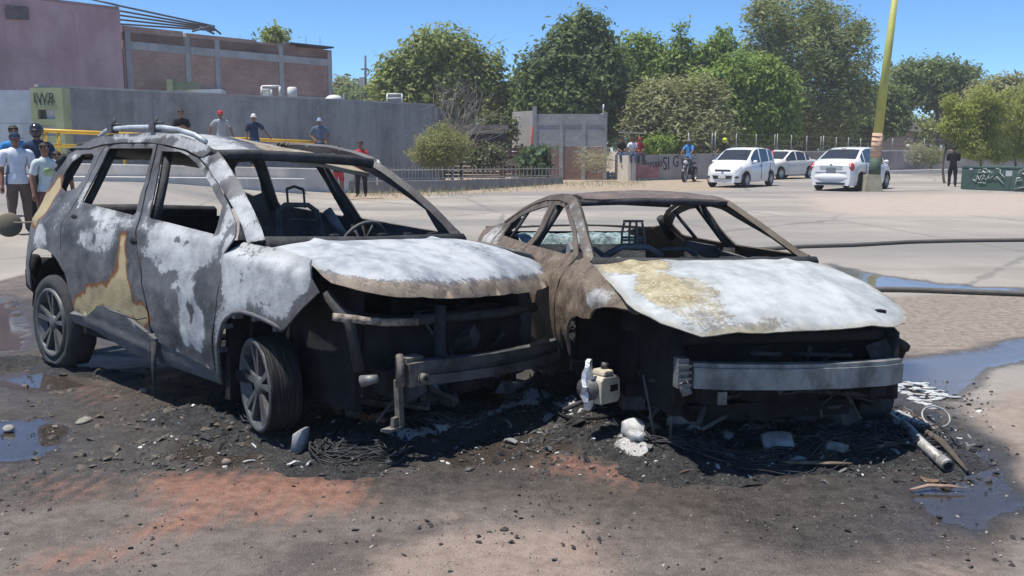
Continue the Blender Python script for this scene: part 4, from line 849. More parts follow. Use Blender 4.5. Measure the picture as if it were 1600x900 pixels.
A2, hA2 = ash_bed('ash_heap', [(820, 640), (840, 600), (890, 575), (960, 590), (1030, 650), (1200, 660), (1370, 630), (1390, 600), (1440, 625), (1500, 660), (1545, 690), (1560, 725), (1510, 748), (1400, 735), (1330, 745), (1200, 752), (1080, 760), (1000, 755), (930, 720), (870, 690), (830, 672)], .045,
                  'black ash and cinders strewn in front of the sedan', [[(1100, 690), (1180, 685), (1260, 675), (1320, 668), (1360, 678)], [(880, 640), (900, 655), (930, 640)], [(980, 705), (1000, 715)], [(1200, 700), (1300, 705)], [(1400, 660), (1470, 690)]], seed=5)
A3, hA3 = ash_bed('ash_heap', [(-60, 552), (60, 552), (150, 566), (260, 580), (250, 600), (120, 592), (20, 578), (-60, 575)], .03, 'muddy black ash piled around the rear tyre of the SUV', seed=9)
def hgt_at(x, y):
    z = gz(x, y)
    for P, fn in ASHES:
        if inpoly(x, y, P): z = max(z, fn(x, y)[2])
    return z
ASHES = [(px_poly([(200, 640), (260, 632), (330, 628), (395, 640), (470, 640), (560, 630), (640, 640), (760, 610), (850, 590), (885, 610), (890, 650), (850, 668), (760, 682), (700, 705), (650, 725), (600, 742), (520, 752), (440, 745), (400, 715), (300, 690), (215, 668)], .02), hA1),
         (px_poly([(820, 640), (840, 600), (890, 575), (960, 590), (1030, 650), (1200, 660), (1370, 630), (1390, 600), (1440, 625), (1500, 660), (1545, 690), (1560, 725), (1510, 748), (1400, 735), (1330, 745), (1200, 752), (1080, 760), (1000, 755), (930, 720), (870, 690), (830, 672)], .02), hA2)]

def rocks(name, n, region, size, m, label, seed, flat=.6, cat='debris'):
    """small broken bits too many to count, as one mesh"""
    rg = random.Random(seed); b = MB(); k = 0; tries = 0
    while k < n and tries < n * 30:
        tries += 1; px, py, wgt = region(rg)
        if rg.random() > wgt: continue
        p = G(px, py); s = size(rg); z = hgt_at(p.x, p.y); M_ = Euler((rg.uniform(-.5, .5), rg.uniform(-.5, .5), rg.uniform(0, 6.3))).to_matrix()
        sc = Vector((s * rg.uniform(.7, 1.5), s * rg.uniform(.6, 1.1), s * flat * rg.uniform(.5, 1.1)))
        v = [Vector((math.cos(a) * rg.uniform(.7, 1.2), math.sin(a) * rg.uniform(.7, 1.2), rg.uniform(-.5, .1))) for a in (0, 1.25, 2.5, 3.8, 5.0)] + [Vector((rg.uniform(-.4, .4), rg.uniform(-.4, .4), rg.uniform(.6, 1.1))), Vector((0, 0, -.7))]
        v = [M_ @ Vector((q.x * sc.x, q.y * sc.y, q.z * sc.z)) + Vector((p.x, p.y, z + sc.z * .3)) for q in v]
        b.add(v, [(i, (i + 1) % 5, 5) for i in range(5)] + [((i + 1) % 5, i, 6) for i in range(5)]); k += 1
    o = b.build(name, m); return prop(o, label, cat, kind='stuff')
def reg_all(rg): px = rg.uniform(-20, 1620); py = 560 + 335 * rg.random() ** .8; return px, py, 1.0
def soot_w(px, py): x, y = G(px, py)[:2]; return sstep(-.5, .4, pdist(x, y, SOOT))
def reg_soot(rg): px, py, _ = reg_all(rg); return px, py, .08 + .92 * soot_w(px, py) * (.35 + .65 * sstep(-.2, .35, fbm((px * .01, py * .02, 0), 1, 3)))
def reg_heap(rg):
    if rg.random() < .45: return rg.uniform(210, 880), rg.uniform(620, 745), 1
    return rg.uniform(830, 1560), rg.uniform(590, 755), 1
rocks('cinders', 1500, reg_soot, lambda r: .004 + .012 * r.random() ** 4, plain('cinder', (.035, .033, .033), .9, var=.5), 'small black cinders scattered over the dirty pavement', 1)
rocks('ash_crumbs', 3800, reg_heap, lambda r: .004 + .016 * r.random() ** 3, plain('char_crumb', (.05, .05, .051), .8, var=.85, scale=14), 'charred crumbs in the ash heaps', 2)
def reg_nose(rg):
    q = rg.random()
    if q < .30: return rg.gauss(400, 60), rg.gauss(672, 16), 1
    if q < .55: return rg.gauss(690, 90), 668 + rg.gauss(0, 18), 1
    if q < .65: return rg.gauss(900, 35), rg.gauss(640, 20), 1
    return rg.gauss(1230, 130), rg.gauss(695, 18), 1
rocks('charred_chunks', 520, reg_nose, lambda r: .010 + .036 * r.random() ** 3, plain('charred_chunk', (.022, .022, .023), .75, var=.7, scale=20, bump=.6), 'black charred chunks heaped against the wheels and noses of the wrecks', 8, .75)
rocks('grit', 1500, reg_all, lambda r: .002 + .006 * r.random() ** 4, plain('grit', (.26, .235, .215), .9, var=.3), 'pale grit scattered over the dirty pavement', 3)
rocks('white_ash_flakes', 600, reg_heap, lambda r: .003 + .014 * r.random() ** 4, plain('white_ash', (.42, .42, .43), .9, var=.4), 'white ash flakes in the ash heaps', 4, .35)
def reg_left(rg): return rg.uniform(40, 420), rg.uniform(575, 735), .4 + .6 * (fbm((rg.random(), 0, 0), 1) > 0)
rocks('mud_clods', 420, reg_left, lambda r: .005 + .028 * r.random() ** 4, plain('mud', (.105, .088, .075), .9, var=.4), 'muddy stones and clods left of the ash heap', 6)
# wire left from burnt tyres: tangled, uncountable
def wires(name, c, n, r, seed, label, rad=.003, hz=.06):
    rg = random.Random(seed); b = MB()
    for k in range(n):
        a = rg.uniform(0, 6.28); q = []; R0 = rg.uniform(.5, 1) * r; da = rg.uniform(.5, 1.6); ex = rg.uniform(.6, 1.1); dx, dy = rg.uniform(-.3, .3) * r, rg.uniform(-.3, .3) * r
        for i in range(7):
            x = c[0] + dx + R0 * math.cos(a + da * i / 3) * 1.2; y = c[1] + dy + R0 * ex * math.sin(a + da * i / 3) * .8
            q.append((x, y, hgt_at(x, y) + .01 + hz * abs(math.sin(i * .9 + a)) * rg.random()))
        b.tube(q, rad * rg.uniform(.6, 1.4), 4)
    return prop(b.build(name, M_CHAR2), label, 'wire', kind='stuff')
wires('tyre_wire', G(365, 632), 34, .13, 2, 'tangled tyre wire beside the front wheel of the SUV', .003, .12)
wires('tyre_wire', G(880, 610), 46, .20, 3, 'tangled black wire between the two wrecks', .004, .10)
wires('tyre_wire', G(1180, 715), 60, .30, 5, 'thin charred wires on the ash before the sedan', .003, .03)

for k_, (a_, n_, r_, lab_) in enumerate(((( 440, 668), 60, .16, 'tyre wire sunk in the ash in front of the SUV wheel'), ((690, 668), 60, .24, 'wire tangle in the ash under the SUV bumper beam'), ((1070, 705), 60, .20, 'wire tangle around the round pale melted lump'), ((1310, 700), 70, .24, 'wire tangle under the far end of the sedan beam'), ((1430, 700), 40, .16, 'wire tangle around the burnt pipe'), ((560, 715), 50, .2, 'wire tangle at the front edge of the SUV ash'))): wires('tyre_wire', G(*a_), n_, r_, 40 + k_, lab_, .0042, .05)
# bent flakes of sheet and trim, too many to count
def flakes(name, n, region, label, seed, mats):
    rg = random.Random(seed); b = MB(); k = 0
    while k < n:
        px, py, w_ = region(rg); p = G(px, py); k += 1
        L_ = .012 + .05 * rg.random() ** 3; wd = L_ * rg.uniform(.12, .4); M_ = Euler((rg.gauss(0, .3), rg.gauss(0, .3), rg.uniform(0, 6.3))).to_matrix(); cur = rg.uniform(-.5, .9) * L_; c = Vector((p.x, p.y, hgt_at(p.x, p.y) + .003 + .008 * rg.random())); vs = []
        for q in range(4):
            u = q / 3 - .5; zz = cur * (.25 - u * u) * 2
            for s_ in (-1, 1): vs.append(c + M_ @ Vector((u * 2 * L_ * .8, s_ * wd * (1 - .5 * abs(u)) * rg.uniform(.7, 1.2), zz)))
        b.add(vs + [v - M_ @ Vector((0, 0, .004)) for v in vs], [(2 * q, 2 * q + 2, 2 * q + 3, 2 * q + 1) for q in range(3)] + [(8 + 2 * q + 1, 8 + 2 * q + 3, 8 + 2 * q + 2, 8 + 2 * q) for q in range(3)] + [(0, 1, 9, 8), (6, 14, 15, 7), (0, 8, 10, 2), (2, 10, 12, 4), (4, 12, 14, 6), (1, 3, 11, 9), (3, 5, 13, 11), (5, 7, 15, 13)], rg.choices(range(len(mats)), [3, 2, 1.2, .8])[0])
    return prop(b.build(name, mats), label, 'debris', kind='stuff')
FM = [plain('flake_black', (.03, .03, .032), .7, var=.5), plain('flake_grey', (.16, .165, .17), .6, .2, var=.5), plain('flake_white', (.44, .45, .46), .7, var=.3), plain('flake_brown', (.14, .085, .055), .8, var=.5)]
flakes('sheet_flakes', 260, lambda r: (r.gauss(1230, 150), r.gauss(712, 18), 1), 'bent charred flakes of trim heaped before the sedan', 3, FM)
flakes('sheet_flakes', 110, lambda r: (r.uniform(380, 860), 690 + r.gauss(0, 22) - .12 * abs(r.gauss(0, 100)), 1), 'bent charred flakes of trim below the SUV', 4, FM)
flakes('sheet_flakes', 60, lambda r: (r.gauss(1450, 45), r.gauss(690, 20), 1), 'bent charred flakes around the burnt pipe', 5, FM)
flakes('sheet_flakes', 70, lambda r: (r.gauss(930, 50), r.gauss(665, 22), 1), 'bent charred flakes between the wrecks', 6, FM)

# single pieces of wreckage
def scrap(name, label, m, cat='scrap'):
    o = m[0].build(name, m[1]); return prop(o, label, cat)
def gp(px, py, dz=0.0):
    p = G(px, py); return Vector((p.x, p.y, hgt_at(p.x, p.y) + dz))
M_PIPE = plain('burnt_pipe', (.36, .35, .335), .5, .4, var=.75, scale=9, bump=.3)
m = MB(); a, b = gp(1388, 678, .035), gp(1480, 742, .035); dv = (b - a).normalized()
m.tube([a, a.lerp(b, .3) + Vector((.01, 0, .012)), a.lerp(b, .6), b], [.02, .024, .027, .029], 14); m.tube([b - dv * .06, b + dv * .004], .031, 14, caps=False)
m.lathe([(.022, 0), (.0, 0)], 14, 'Z', M=dv.to_track_quat('Z', 'Y').to_matrix(), c=b + dv * .003, mi=1)
prop(m.build('exhaust_pipe', [M_PIPE, M_CHAR]), 'long pale burnt pipe lying in the ash at the right', 'pipe')
m = MB(); a, b = gp(1425, 690, .02), gp(1512, 742, .02); m.tube([a, a.lerp(b, .5) + Vector((.02, .02, .02)), b], [.02, .028, .012], 5, flat=.4); scrap('scorched_scrap', 'dark charred length of wood beside the pale burnt pipe', (m, plain('charred_wood', (.075, .06, .05), .9, var=.5)))
m = MB(); m.tube([gp(1422, 769, .012), gp(1450, 765, .02), gp(1485, 766, .02), gp(1510, 767, .012)], [.008, .015, .013, .004], 5, flat=.5); scrap('bent_strip', 'thin bent brown strip on the wet ground at lower right', (m, plain('brown_strip', (.20, .14, .11), .8, var=.4)))
def lump(name, label, px, py, sz, mat_, seed, j=.45, seg=14, dz=0):
    m = MB(); p = gp(px, py, sz[2] * .55 + dz); m.ball(p, sz, seg, 9, M=Euler((0, 0, seed)).to_matrix())
    m.v = [tuple(Vector(v) + (Vector(v) - p) * (j * fbm((Vector(v) - p), 14, seed))) for v in m.v]
    return prop(m.build(name, mat_), label, 'scrap')
M_PALE = plain('pale_clinker', (.25, .245, .23), .85, var=.55, scale=18, bump=.7); M_ALU = plain('splashed_alloy', (.42, .43, .44), .4, .4, var=.4, scale=20, bump=.6)
lump('melted_lump', 'round pale melted lump in front of the sedan, helmet shaped', 1066, 688, (.085, .075, .07), M_PALE, 3)
lump('melted_lump', 'shiny crumpled lump just below the round pale melted lump', 1078, 695, (.06, .05, .04), M_ALU, 5, .6)
lump('melted_lump', 'small silvery lump beside the curved metal shell near the sedan', 996, 706, (.055, .045, .035), M_ALU, 6, .6)
lump('melted_lump', 'bluish white lump at the front centre of the sedan shadow', 1133, 700, (.05, .04, .03), M_ALU, 8, .6)
lump('melted_lump', 'cracked grey white clinker slab in the ash before the sedan', 1298, 716, (.09, .05, .025), M_PALE, 9, .5)
lump('clinker', 'tan clinker beside the sedan hub', 1020, 690, (.06, .05, .03), plain('tan_clinker', (.23, .19, .15), .9, var=.5, scale=15, bump=.6), 12, .4)
lump('stone', 'pale stone on the mud left of the SUV sill shadow', 226, 612, (.03, .028, .02), plain('stone', (.26, .23, .19), .9, var=.3), 13)
lump('stone', 'flat stone lying at the left edge of the ash', 132, 660, (.055, .035, .014), plain('stone2', (.20, .19, .17), .9, var=.3), 14)
lump('stone', 'stone at the rim of the left puddle', 14, 673, (.045, .03, .02), plain('stone3', (.24, .23, .21), .9, var=.3), 15)
lump('stone', 'lone stone above the red worn patch', 355, 724, (.022, .02, .016), plain('stone4', (.22, .18, .15), .9, var=.3), 16)
def shell(name, label, px, py, r, hgt, rotz, mat_, arc=(-.9, .9), tilt=.2):
    m = MB(); M_ = Euler((tilt, 0, rotz)).to_matrix(); n = 10
    for k in range(n + 1):
        a = lerp(arc[0], arc[1], k / n)
    vs = []; p = gp(px, py)
    for s_ in (0, .008):
        for k in range(n + 1):
            a = lerp(arc[0], arc[1], k / n)
            for zz in (0, 1): vs.append(p + M_ @ Vector((math.sin(a) * (r + s_), -math.cos(a) * (r + s_) + r, zz * hgt * (math.cos(a * 1.2) * .5 + .5))))
    L_ = 2 * (n + 1); fs = []
    for k in range(n):
        fs += [(2 * k, 2 * k + 2, 2 * k + 3, 2 * k + 1), (L_ + 2 * k + 1, L_ + 2 * k + 3, L_ + 2 * k + 2, L_ + 2 * k), (2 * k + 1, 2 * k + 3, L_ + 2 * k + 3, L_ + 2 * k + 1)]
    m.add(vs, fs, 0, True); return prop(m.build(name, mat_), label, 'scrap')
M_SHELL = plain('grey_shell', (.30, .31, .32), .55, .3, var=.4, scale=12)
shell('curved_shell', 'curved grey metal shell upright in the ash below the SUV', 472, 712, .07, .13, R(60), M_SHELL)
shell('curved_shell', 'curved grey metal shell by the sedan hub', 990, 700, .08, .11, R(150), M_SHELL)
shell('curved_shell', 'large bent grey shell in the middle of the sedan ash', 1212, 722, .12, .10, R(200), M_SHELL, (-.8, .8), .5)
m = MB(); rg = random.Random(21); M_OR = plain('rusty_orange', (.24, .10, .055), .85, var=.7, scale=16, bump=.6)
for k in range(12): p = gp(530 + k * 6, 662 + k * 1.8, .015); m.box(p, (rg.uniform(.05, .1), rg.uniform(.03, .05), .02), (rg.uniform(-.6, .6), rg.uniform(-.6, .6), rg.uniform(-.8, .2)))
prop(m.build('orange_scrap', M_OR), 'orange brown melted scrap below the SUV bumper', 'scrap')
m = MB()
for k in range(6): p = gp(1205 + k * 7, 705 + k, .02); m.box(p, (rg.uniform(.05, .08), rg.uniform(.03, .05), .012), (rg.uniform(-.6, .6), rg.uniform(-.6, .6), rg.uniform(-.8, .8)))
prop(m.build('orange_scrap', M_OR), 'orange scrap above the large bent grey shell', 'scrap')
def plank(name, label, pts, w_, mat_):
    m = MB(); m.tube([gp(*q, .015) for q in pts], [w_ * .7] + [w_] * (len(pts) - 2) + [w_ * .4], 5, flat=.3); return prop(m.build(name, mat_), label, 'scrap')
M_BRN = plain('brown_board', (.155, .115, .085), .85, var=.5, scale=14)
plank('charred_board', 'brown charred board at the lower edge of the sedan ash', [(1180, 728), (1230, 736), (1290, 737), (1330, 735)], .022, M_BRN)
plank('charred_board', 'short brown stick right of the sedan ash', [(1410, 655), (1440, 668), (1475, 682)], .012, M_BRN)
plank('charred_board', 'thin grey rod in the sedan ash beside the orange scrap', [(1225, 700), (1260, 712), (1310, 716)], .010, M_SHELL)
plank('charred_board', 'bundle of dark sticks under the pale burnt pipe', [(1370, 715), (1400, 708), (1430, 712)], .03, M_BRN)
m = MB(); c0 = gp(1461, 672, .02); m.tube([c0 + Vector((.075 * math.cos(a), .05 * math.sin(a), .045 * math.sin(a) + .03)) for a in [k * 2 * math.pi / 26 for k in range(27)]], .006, 6, caps=False); prop(m.build('metal_ring', M_SHELL), 'thin metal ring in the ash right of the sedan', 'ring')
m = MB(); m.box(gp(1402, 690, .03), (.085, .03, .07), (R(35), 0, R(10))); prop(m.build('steel_plate', M_BEAM), 'small square steel plate in the ash above the burnt pipe', 'plate')
m = MB(); m.tube([gp(*q, .022) for q in [(975, 668), (930, 674), (890, 668), (858, 650), (842, 628), (848, 606), (868, 592), (890, 586)]], .009, 8); prop(m.build('burnt_hose', M_CHAR), 'burnt black hose curling between the two wrecks', 'hose')
m = MB(); m.tube([gp(952, 632, .06), gp(935, 648, .05), gp(905, 655, .03), gp(880, 655, .02)], .014, 8); prop(m.build('burnt_hose', M_CHAR2), 'short thick grey hose beside the cream brake caliper', 'hose')
m = MB(); rg = random.Random(31)
for (pa, pb) in (((1385, 604), (1482, 614)), ((1400, 612), (1478, 626)), ((1395, 600), (1450, 603)), ((1420, 620), (1462, 640)), ((1450, 612), (1485, 620))):
    for k in range(16):
        u = rg.random(); c0 = gp(lerp(pa[0], pb[0], u) + rg.gauss(0, 3), lerp(pa[1], pb[1], u) + rg.gauss(0, 1.6), .004); m.ball(c0, (rg.uniform(.012, .05), rg.uniform(.008, .022), .007), 9, 4, M=Euler((0, 0, rg.gauss(-.3, .3))).to_matrix())
m.v = [(v[0] + .02 * nz(v, 16), v[1] + .02 * nz(v, 16, 4), v[2] + .006 * nz(v, 30)) for v in m.v]
prop(m.build('ash_foam', plain('white_foam', (.40, .42, .44), .8, var=.3, scale=20, bump=.4)), 'streaks of white ash floating on the puddle right of the sedan', 'ash', kind='stuff')
# fire hoses across the street
M_HOSE = plain('fire_hose', (.10, .092, .085), .8, var=.2)
m = MB(); m.tube([G(x_, y_, .03) for x_, y_ in ((1180, 390), (1255, 385), (1330, 383), (1420, 378), (1500, 376), (1600, 375), (1760, 372))], .034, 8); prop(m.build('fire_hose', M_HOSE), 'fire hose crossing the street behind the sedan, the farther one', 'hose')
m = MB(); m.tube([G(x_, y_, .03) for x_, y_ in ((1200, 470), (1300, 456), (1380, 452), (1440, 453), (1520, 456), (1600, 459), (1760, 464))], .030, 8); prop(m.build('fire_hose', M_HOSE), 'fire hose beside the puddle right of the sedan, the nearer one', 'hose')
# ------------------------------------------------------------------ buildings and walls
def wallm(name, c1, c2, scale=.6, rough=.9, streak=True, fine=7, bump=.25):
    t = NT(name); P = t.pos; a = t.noise(scale, 6, .6, P); b = t.noise(fine, 5, .6, P); s = t.noise(1.3, 4, .6, t.scalev(P, (2.0, 2.0, .25)))
    f = t.math('ADD', t.math('MULTIPLY', a, .55), t.math('ADD', t.math('MULTIPLY', s, .3 if streak else 0), t.math('MULTIPLY', b, .15 if streak else .45)))
    col = t.mix(t.ss(f, .36, .64), c1, c2); bl = t.noise(.22, 5, .65, P); col = t.mix(t.math('MULTIPLY', t.ss(bl, .50, .66), .45), col, tuple(v * .6 for v in c1)); col = t.mix(t.math('MULTIPLY', t.ss(t.noise(2.4, 5, .7, t.scalev(P, (1.6, 1.6, .18))), .56, .72), .4), col, tuple(min(1, v * 1.25) for v in c2)); t.bump(t.noise(30, 4, .6, P), bump, .02); return t.fin(col, rough, 0, .2)
def brickm(name, c1, c2, mort, length=.26, h_=.075, rot=0.0):
    t = NT(name); P = t.pos
    mp = t.n('ShaderNodeMapping'); mp.inputs['Rotation'].default_value = (0, 0, -rot); t.lk(P, mp.inputs[0])
    sp = t.n('ShaderNodeSeparateXYZ'); t.lk(mp.outputs[0], sp.inputs[0]); cb = t.n('ShaderNodeCombineXYZ'); t.lk(sp.outputs[0], cb.inputs[0]); t.lk(sp.outputs[2], cb.inputs[1])
    br = t.n('ShaderNodeTexBrick'); t.lk(cb.outputs[0], br.inputs['Vector']); br.inputs['Scale'].default_value = 1.0
    br.inputs['Brick Width'].default_value = length; br.inputs['Row Height'].default_value = h_; br.inputs['Mortar Size'].default_value = .012; br.inputs['Mortar Smooth'].default_value = .3; br.inputs['Bias'].default_value = 0
    br.inputs['Color1'].default_value = (*c1, 1); br.inputs['Color2'].default_value = (*c2, 1); br.inputs['Mortar'].default_value = (*mort, 1)
    a = t.noise(.8, 5, .6, P); b = t.noise(5, 5, .6, P); col = t.mix(t.math('MULTIPLY', t.ss(a, .4, .7), .5), br.outputs[0], tuple(v * .55 for v in c1)); col = t.mix(t.math('MULTIPLY', t.ss(b, .5, .75), .35), col, mort)
    bp = t.n('ShaderNodeBump'); bp.inputs['Strength'].default_value = .6; bp.inputs['Distance'].default_value = .015; bp.invert = True; t.lk(br.outputs['Fac'], bp.inputs['Height']); t.lk(bp.outputs[0], t.b.inputs['Normal'])
    return t.fin(col, .92, 0, .15)
def slabwall(m, a, b, z0a, z1a, z0b, z1b, th=.2, mi=0):
    """upright wall from a to b (x, y), thickness away from the camera"""
    a, b = Vector(a[:2]), Vector(b[:2]); d = (b - a).normalized(); n = Vector((-d.y, d.x))
    if n.dot((a + b) / 2) < 0: n = -n
    q = [(a, z0a), (b, z0b), (b, z1b), (a, z1a)]
    vs = [(p.x, p.y, z) for p, z in q] + [(p.x + n.x * th, p.y + n.y * th, z) for p, z in q]
    m.add(vs, [(0, 1, 2, 3), (7, 6, 5, 4), (0, 4, 5, 1), (1, 5, 6, 2), (2, 6, 7, 3), (3, 7, 4, 0)], mi)
def pxwall(name, pl, pr, yl, yr, botl, botr, mat_, th=.2, parent=None, off=0.0):
    """pl, pr: photo pixels of the two top corners; yl, yr: distances; bot: heights of the foot"""
    A_, B_ = at(*pl, yl), at(*pr, yr); m = MB(); 
    if off: A_.y -= off; B_.y -= off
    slabwall(m, A_, B_, botl, A_.z, botr, B_.z, th); return m.build(name, mat_, parent)

CEM = wallm('cement_render', (.165, .165, .17), (.31, .31, .315), .45); CEML = wallm('pale_concrete', (.50, .465, .42), (.64, .60, .55), 1.2); CONC = wallm('concrete_frame', (.33, .32, .315), (.44, .43, .42), 1.5)
PINK = wallm('dusty_rose_render', (.44, .275, .285), (.55, .365, .37), .5); WHITEW = wallm('whitewash', (.52, .54, .58), (.66, .68, .70), .9)
GREENP = wallm('sage_paint', (.27, .30, .18), (.34, .37, .24), 1.5)

# bridge parapet steps and yellow rail
bA, bB = Vector((-14.6, 17.7)), Vector((-6.6, 30.0)); bd = (bB - bA).normalized(); bn = Vector((-bd.y, bd.x)); bL = (bB - bA).length
def bpt(s, o, z): p = bA + bd * s + bn * o; return Vector((p.x, p.y, z))
def bz(s, l, r): return lerp(l, r, s / bL)
br = empty('bridge_parapet', bpt(bL, 0, 0), label='stepped concrete bridge kerb under the yellow railing', cat='kerb')
def stepslab(name, s0, s1, o0, o1, zl, zr, mat_):
    m = MB(); c = [bpt(s0, o0, 0), bpt(s1, o0, 0), bpt(s1, o1, 0), bpt(s0, o1, 0)]
    zt = [bz(s0, zl, zr), bz(s1, zl, zr), bz(s1, zl, zr), bz(s0, zl, zr)]
    m.add([(p.x - br.location.x, p.y - br.location.y, -.2) for p in c] + [(p.x - br.location.x, p.y - br.location.y, z) for p, z in zip(c, zt)], [(3, 2, 1, 0), (4, 5, 6, 7), (0, 1, 5, 4), (1, 2, 6, 5), (2, 3, 7, 6), (3, 0, 4, 7)])
    return m.build(name, mat_, br, bevel=.03)
stepslab('lower_step', 0, bL, 0, 3.4, 1.10, .62, CEML); stepslab('upper_step', 0, bL + 3.4, .9, 3.4, 1.42, .95, CEML)
YEL = plain('yellow_paint', (.62, .36, .03), .45, var=.12, scale=2)
rl = empty('bridge_railing', bpt(bL, 2.0, .95), label='yellow tubular railing along the bridge', cat='railing')
def rpt(s, z): p = bpt(s, 2.0, z); return p - rl.location
for hz, nm, s0 in ((.90, 'top_rail', 7.2), (.52, 'mid_rail', 7.2)):
    m = MB(); m.tube([rpt(s, bz(s, 1.42, .95) + hz - .12 * (1 - s / bL)) for s in (s0, 9, 11, bL - .3, bL + 3.0)], .055 if hz > .6 else .045, 10); m.build(nm, YEL, rl)
for s in (7.3, 7.65, 9.6, 12.0, bL - .4, bL + 2.9):
    m = MB(); m.tube([rpt(s, bz(s, 1.42, .95) - .02), rpt(s, bz(s, 1.42, .95) + .80)], .04, 8); m.build('rail_post', YEL, rl)

# long cement wall
gw = empty('cement_wall', (*at(679, 165, 42)[:2], 0), label='long dark grey cement rendered wall behind the bridge', cat='wall')
def under(o, e): o.parent = e; o.matrix_parent_inverse = Matrix.Translation(-e.location); return o
A_, B_ = at(60, 135.5, 29), at(679, 165, 42); m = MB(); slabwall(m, A_, B_, -.3, A_.z, -.3, B_.z, .22); under(m.build('wall_face', CEM), gw)
m = MB(); slabwall(m, A_ + Vector((0, -.02, 0)), B_ + Vector((0, -.02, 0)), A_.z + .003, A_.z + .07, B_.z + .003, B_.z + .07, .26); under(m.build('coping', wallm('cement_coping', (.26, .26, .26), (.36, .36, .36))), gw)
for k in range(1, 5): 
    p = A_.lerp(B_, k / 5 + .02); m = MB(); m.box((p.x, p.y - .02, p.z / 2 - .1), (.16, .10, p.z - .25)); under(m.build('buttress', CEM), gw)
m = MB(); p = B_ + Vector((.02, .25, 0)); m.box((p.x - .02, p.y + 2.5, 1.6), (.2, 4.6, 3.6)); under(m.build('return_wall', CEM), gw)

# pink rendered house and brick house behind
pk = empty('rose_building', (*at(187, 140, 40)[:2], 0), label='tall dusty rose rendered building at far left', cat='building')
A_, B_ = at(-160, -26, 33.2), at(187, 15, 40); m = MB(); slabwall(m, A_, B_, -.3, A_.z, -.3, B_.z, 6); under(m.build('wall', PINK), pk)
m = MB(); slabwall(m, at(11, 8, 36.1) + Vector((0, -.06, 0)), at(46, 13, 36.8) + Vector((0, -.06, 0)), at(11, 30, 36.1).z, at(11, 8, 36.1).z, at(46, 31, 36.8).z, at(46, 11, 36.8).z, .05); under(m.build('blocked_window', wallm('grey_block_patch', (.12, .095, .10), (.20, .155, .16), 3)), pk)
m = MB(); slabwall(m, A_ + Vector((0, -.03, 0)), B_ + Vector((0, -.03, 0)), A_.z + .003, A_.z + .10, B_.z + .003, B_.z + .10, .3); under(m.build('parapet_cap', wallm('rose_cap', (.30, .20, .20), (.38, .27, .26))), pk)
for q in ((20, 84), (120, 166)):
    pass
bk = empty('brick_building', (*at(519, 150, 48.5)[:2], 0), label='brown brick building with concrete columns and open roof beams', cat='building')
A_, B_ = at(190, 40, 40.6), at(518, 74, 48.6); ang = math.atan2(B_.y - A_.y, B_.x - A_.x)
BRK = brickm('brown_brick', (.40, .225, .18), (.47, .29, .235), (.40, .33, .29), .28, .085, ang)
def bpos(u, z, o=0.0): d = (B_ - A_); n = Vector((-d.y, d.x, 0)).normalized(); return Vector((A_.x + d.x * u, A_.y + d.y * u, z)) - n * o
ztop = lambda u: lerp(A_.z, B_.z, u)
m = MB(); slabwall(m, A_, B_, -.3, A_.z - .25, -.3, B_.z - .15, .3); under(m.build('wall', BRK), bk)
for u0, u1, dz in ((.0, .255, .0), (.27, .60, -.05), (.60, .80, -.12), (.80, 1.0, -.2)):
    m = MB(); slabwall(m, bpos(u0, 0), bpos(u1, 0), ztop(u0) - .6, ztop(u0) + .02 + dz, ztop(u1) - .6, ztop(u1) + .02 + dz, .28); under(m.build('parapet', BRK), bk)
for u in (.02, .27, .405, .72, .985):
    m = MB(); slabwall(m, bpos(u - .011, 0, .05), bpos(u + .011, 0, .05), -.3, ztop(u) - .2, -.3, ztop(u) - .2, .3); under(m.build('column', CONC), bk)
for u0, u1 in ((.03, .26), (.28, .395), (.415, .71), (.73, .975)):
    m = MB(); slabwall(m, bpos(u0, 0, .04), bpos(u1, 0, .04), ztop(u0) - .95, ztop(u0) - .62, ztop(u1) - .95, ztop(u1) - .62, .3); under(m.build('ring_beam', CONC), bk)
m = MB(); slabwall(m, bpos(.73, 0, .035), bpos(.975, 0, .035), 3.9, 4.15, 3.9, 4.15, .3); under(m.build('mid_beam', CONC), bk)
m = MB(); m.box(bpos(1.0, B_.z / 2, -2.6) , (.25, 5.0, B_.z + .2)); under(m.build('side_wall', BRK), bk)
m = MB(); slabwall(m, bpos(.76, 0, .2), bpos(1.0, 0, .2), ztop(.76) - .06, ztop(.76) + .02, ztop(1) - .06, ztop(1) + .02, 3); under(m.build('roof_sheet', plain('dark_sheet', (.06, .06, .065), .7)), bk)
STL = plain('dark_purlin', (.10, .11, .13), .6, .3)
for k, (ya, yb) in enumerate(((5, 41), (13, 43), (20, 44.5), (27, 46), (34, 47.5))):
    m = MB(); m.tube([at(183, ya + 3, 44 + k * .3), at(335, yb, 49 + k * .3)], .05, 5); under(m.build('roof_purlin', STL), bk)
for a, b in (((140, -2, 44), (183, 8, 44)), ((145, 9, 44), (178, 13, 44)), ((178, 13, 44), (183, 8, 44)), ((300, 49, 46), (330, 41, 46.5)), ((330, 41, 46.5), (345, 53, 47)), ((312, 42, 46.2), (335, 53, 46.6)), ((330, 41, 46.5), (330, 52, 46.5))):
    m = MB(); m.tube([at(*a), at(*b)], .05, 5); under(m.build('roof_strut', STL), bk)
for px in (375, 430, 478, 500):
    m = MB(); p = at(px, 60, 46); m.tube([at(px, 74, 46), at(px, 74 - (20 if px != 500 else 18), 46)], .012, 4); under(m.build('rebar', STL), bk)

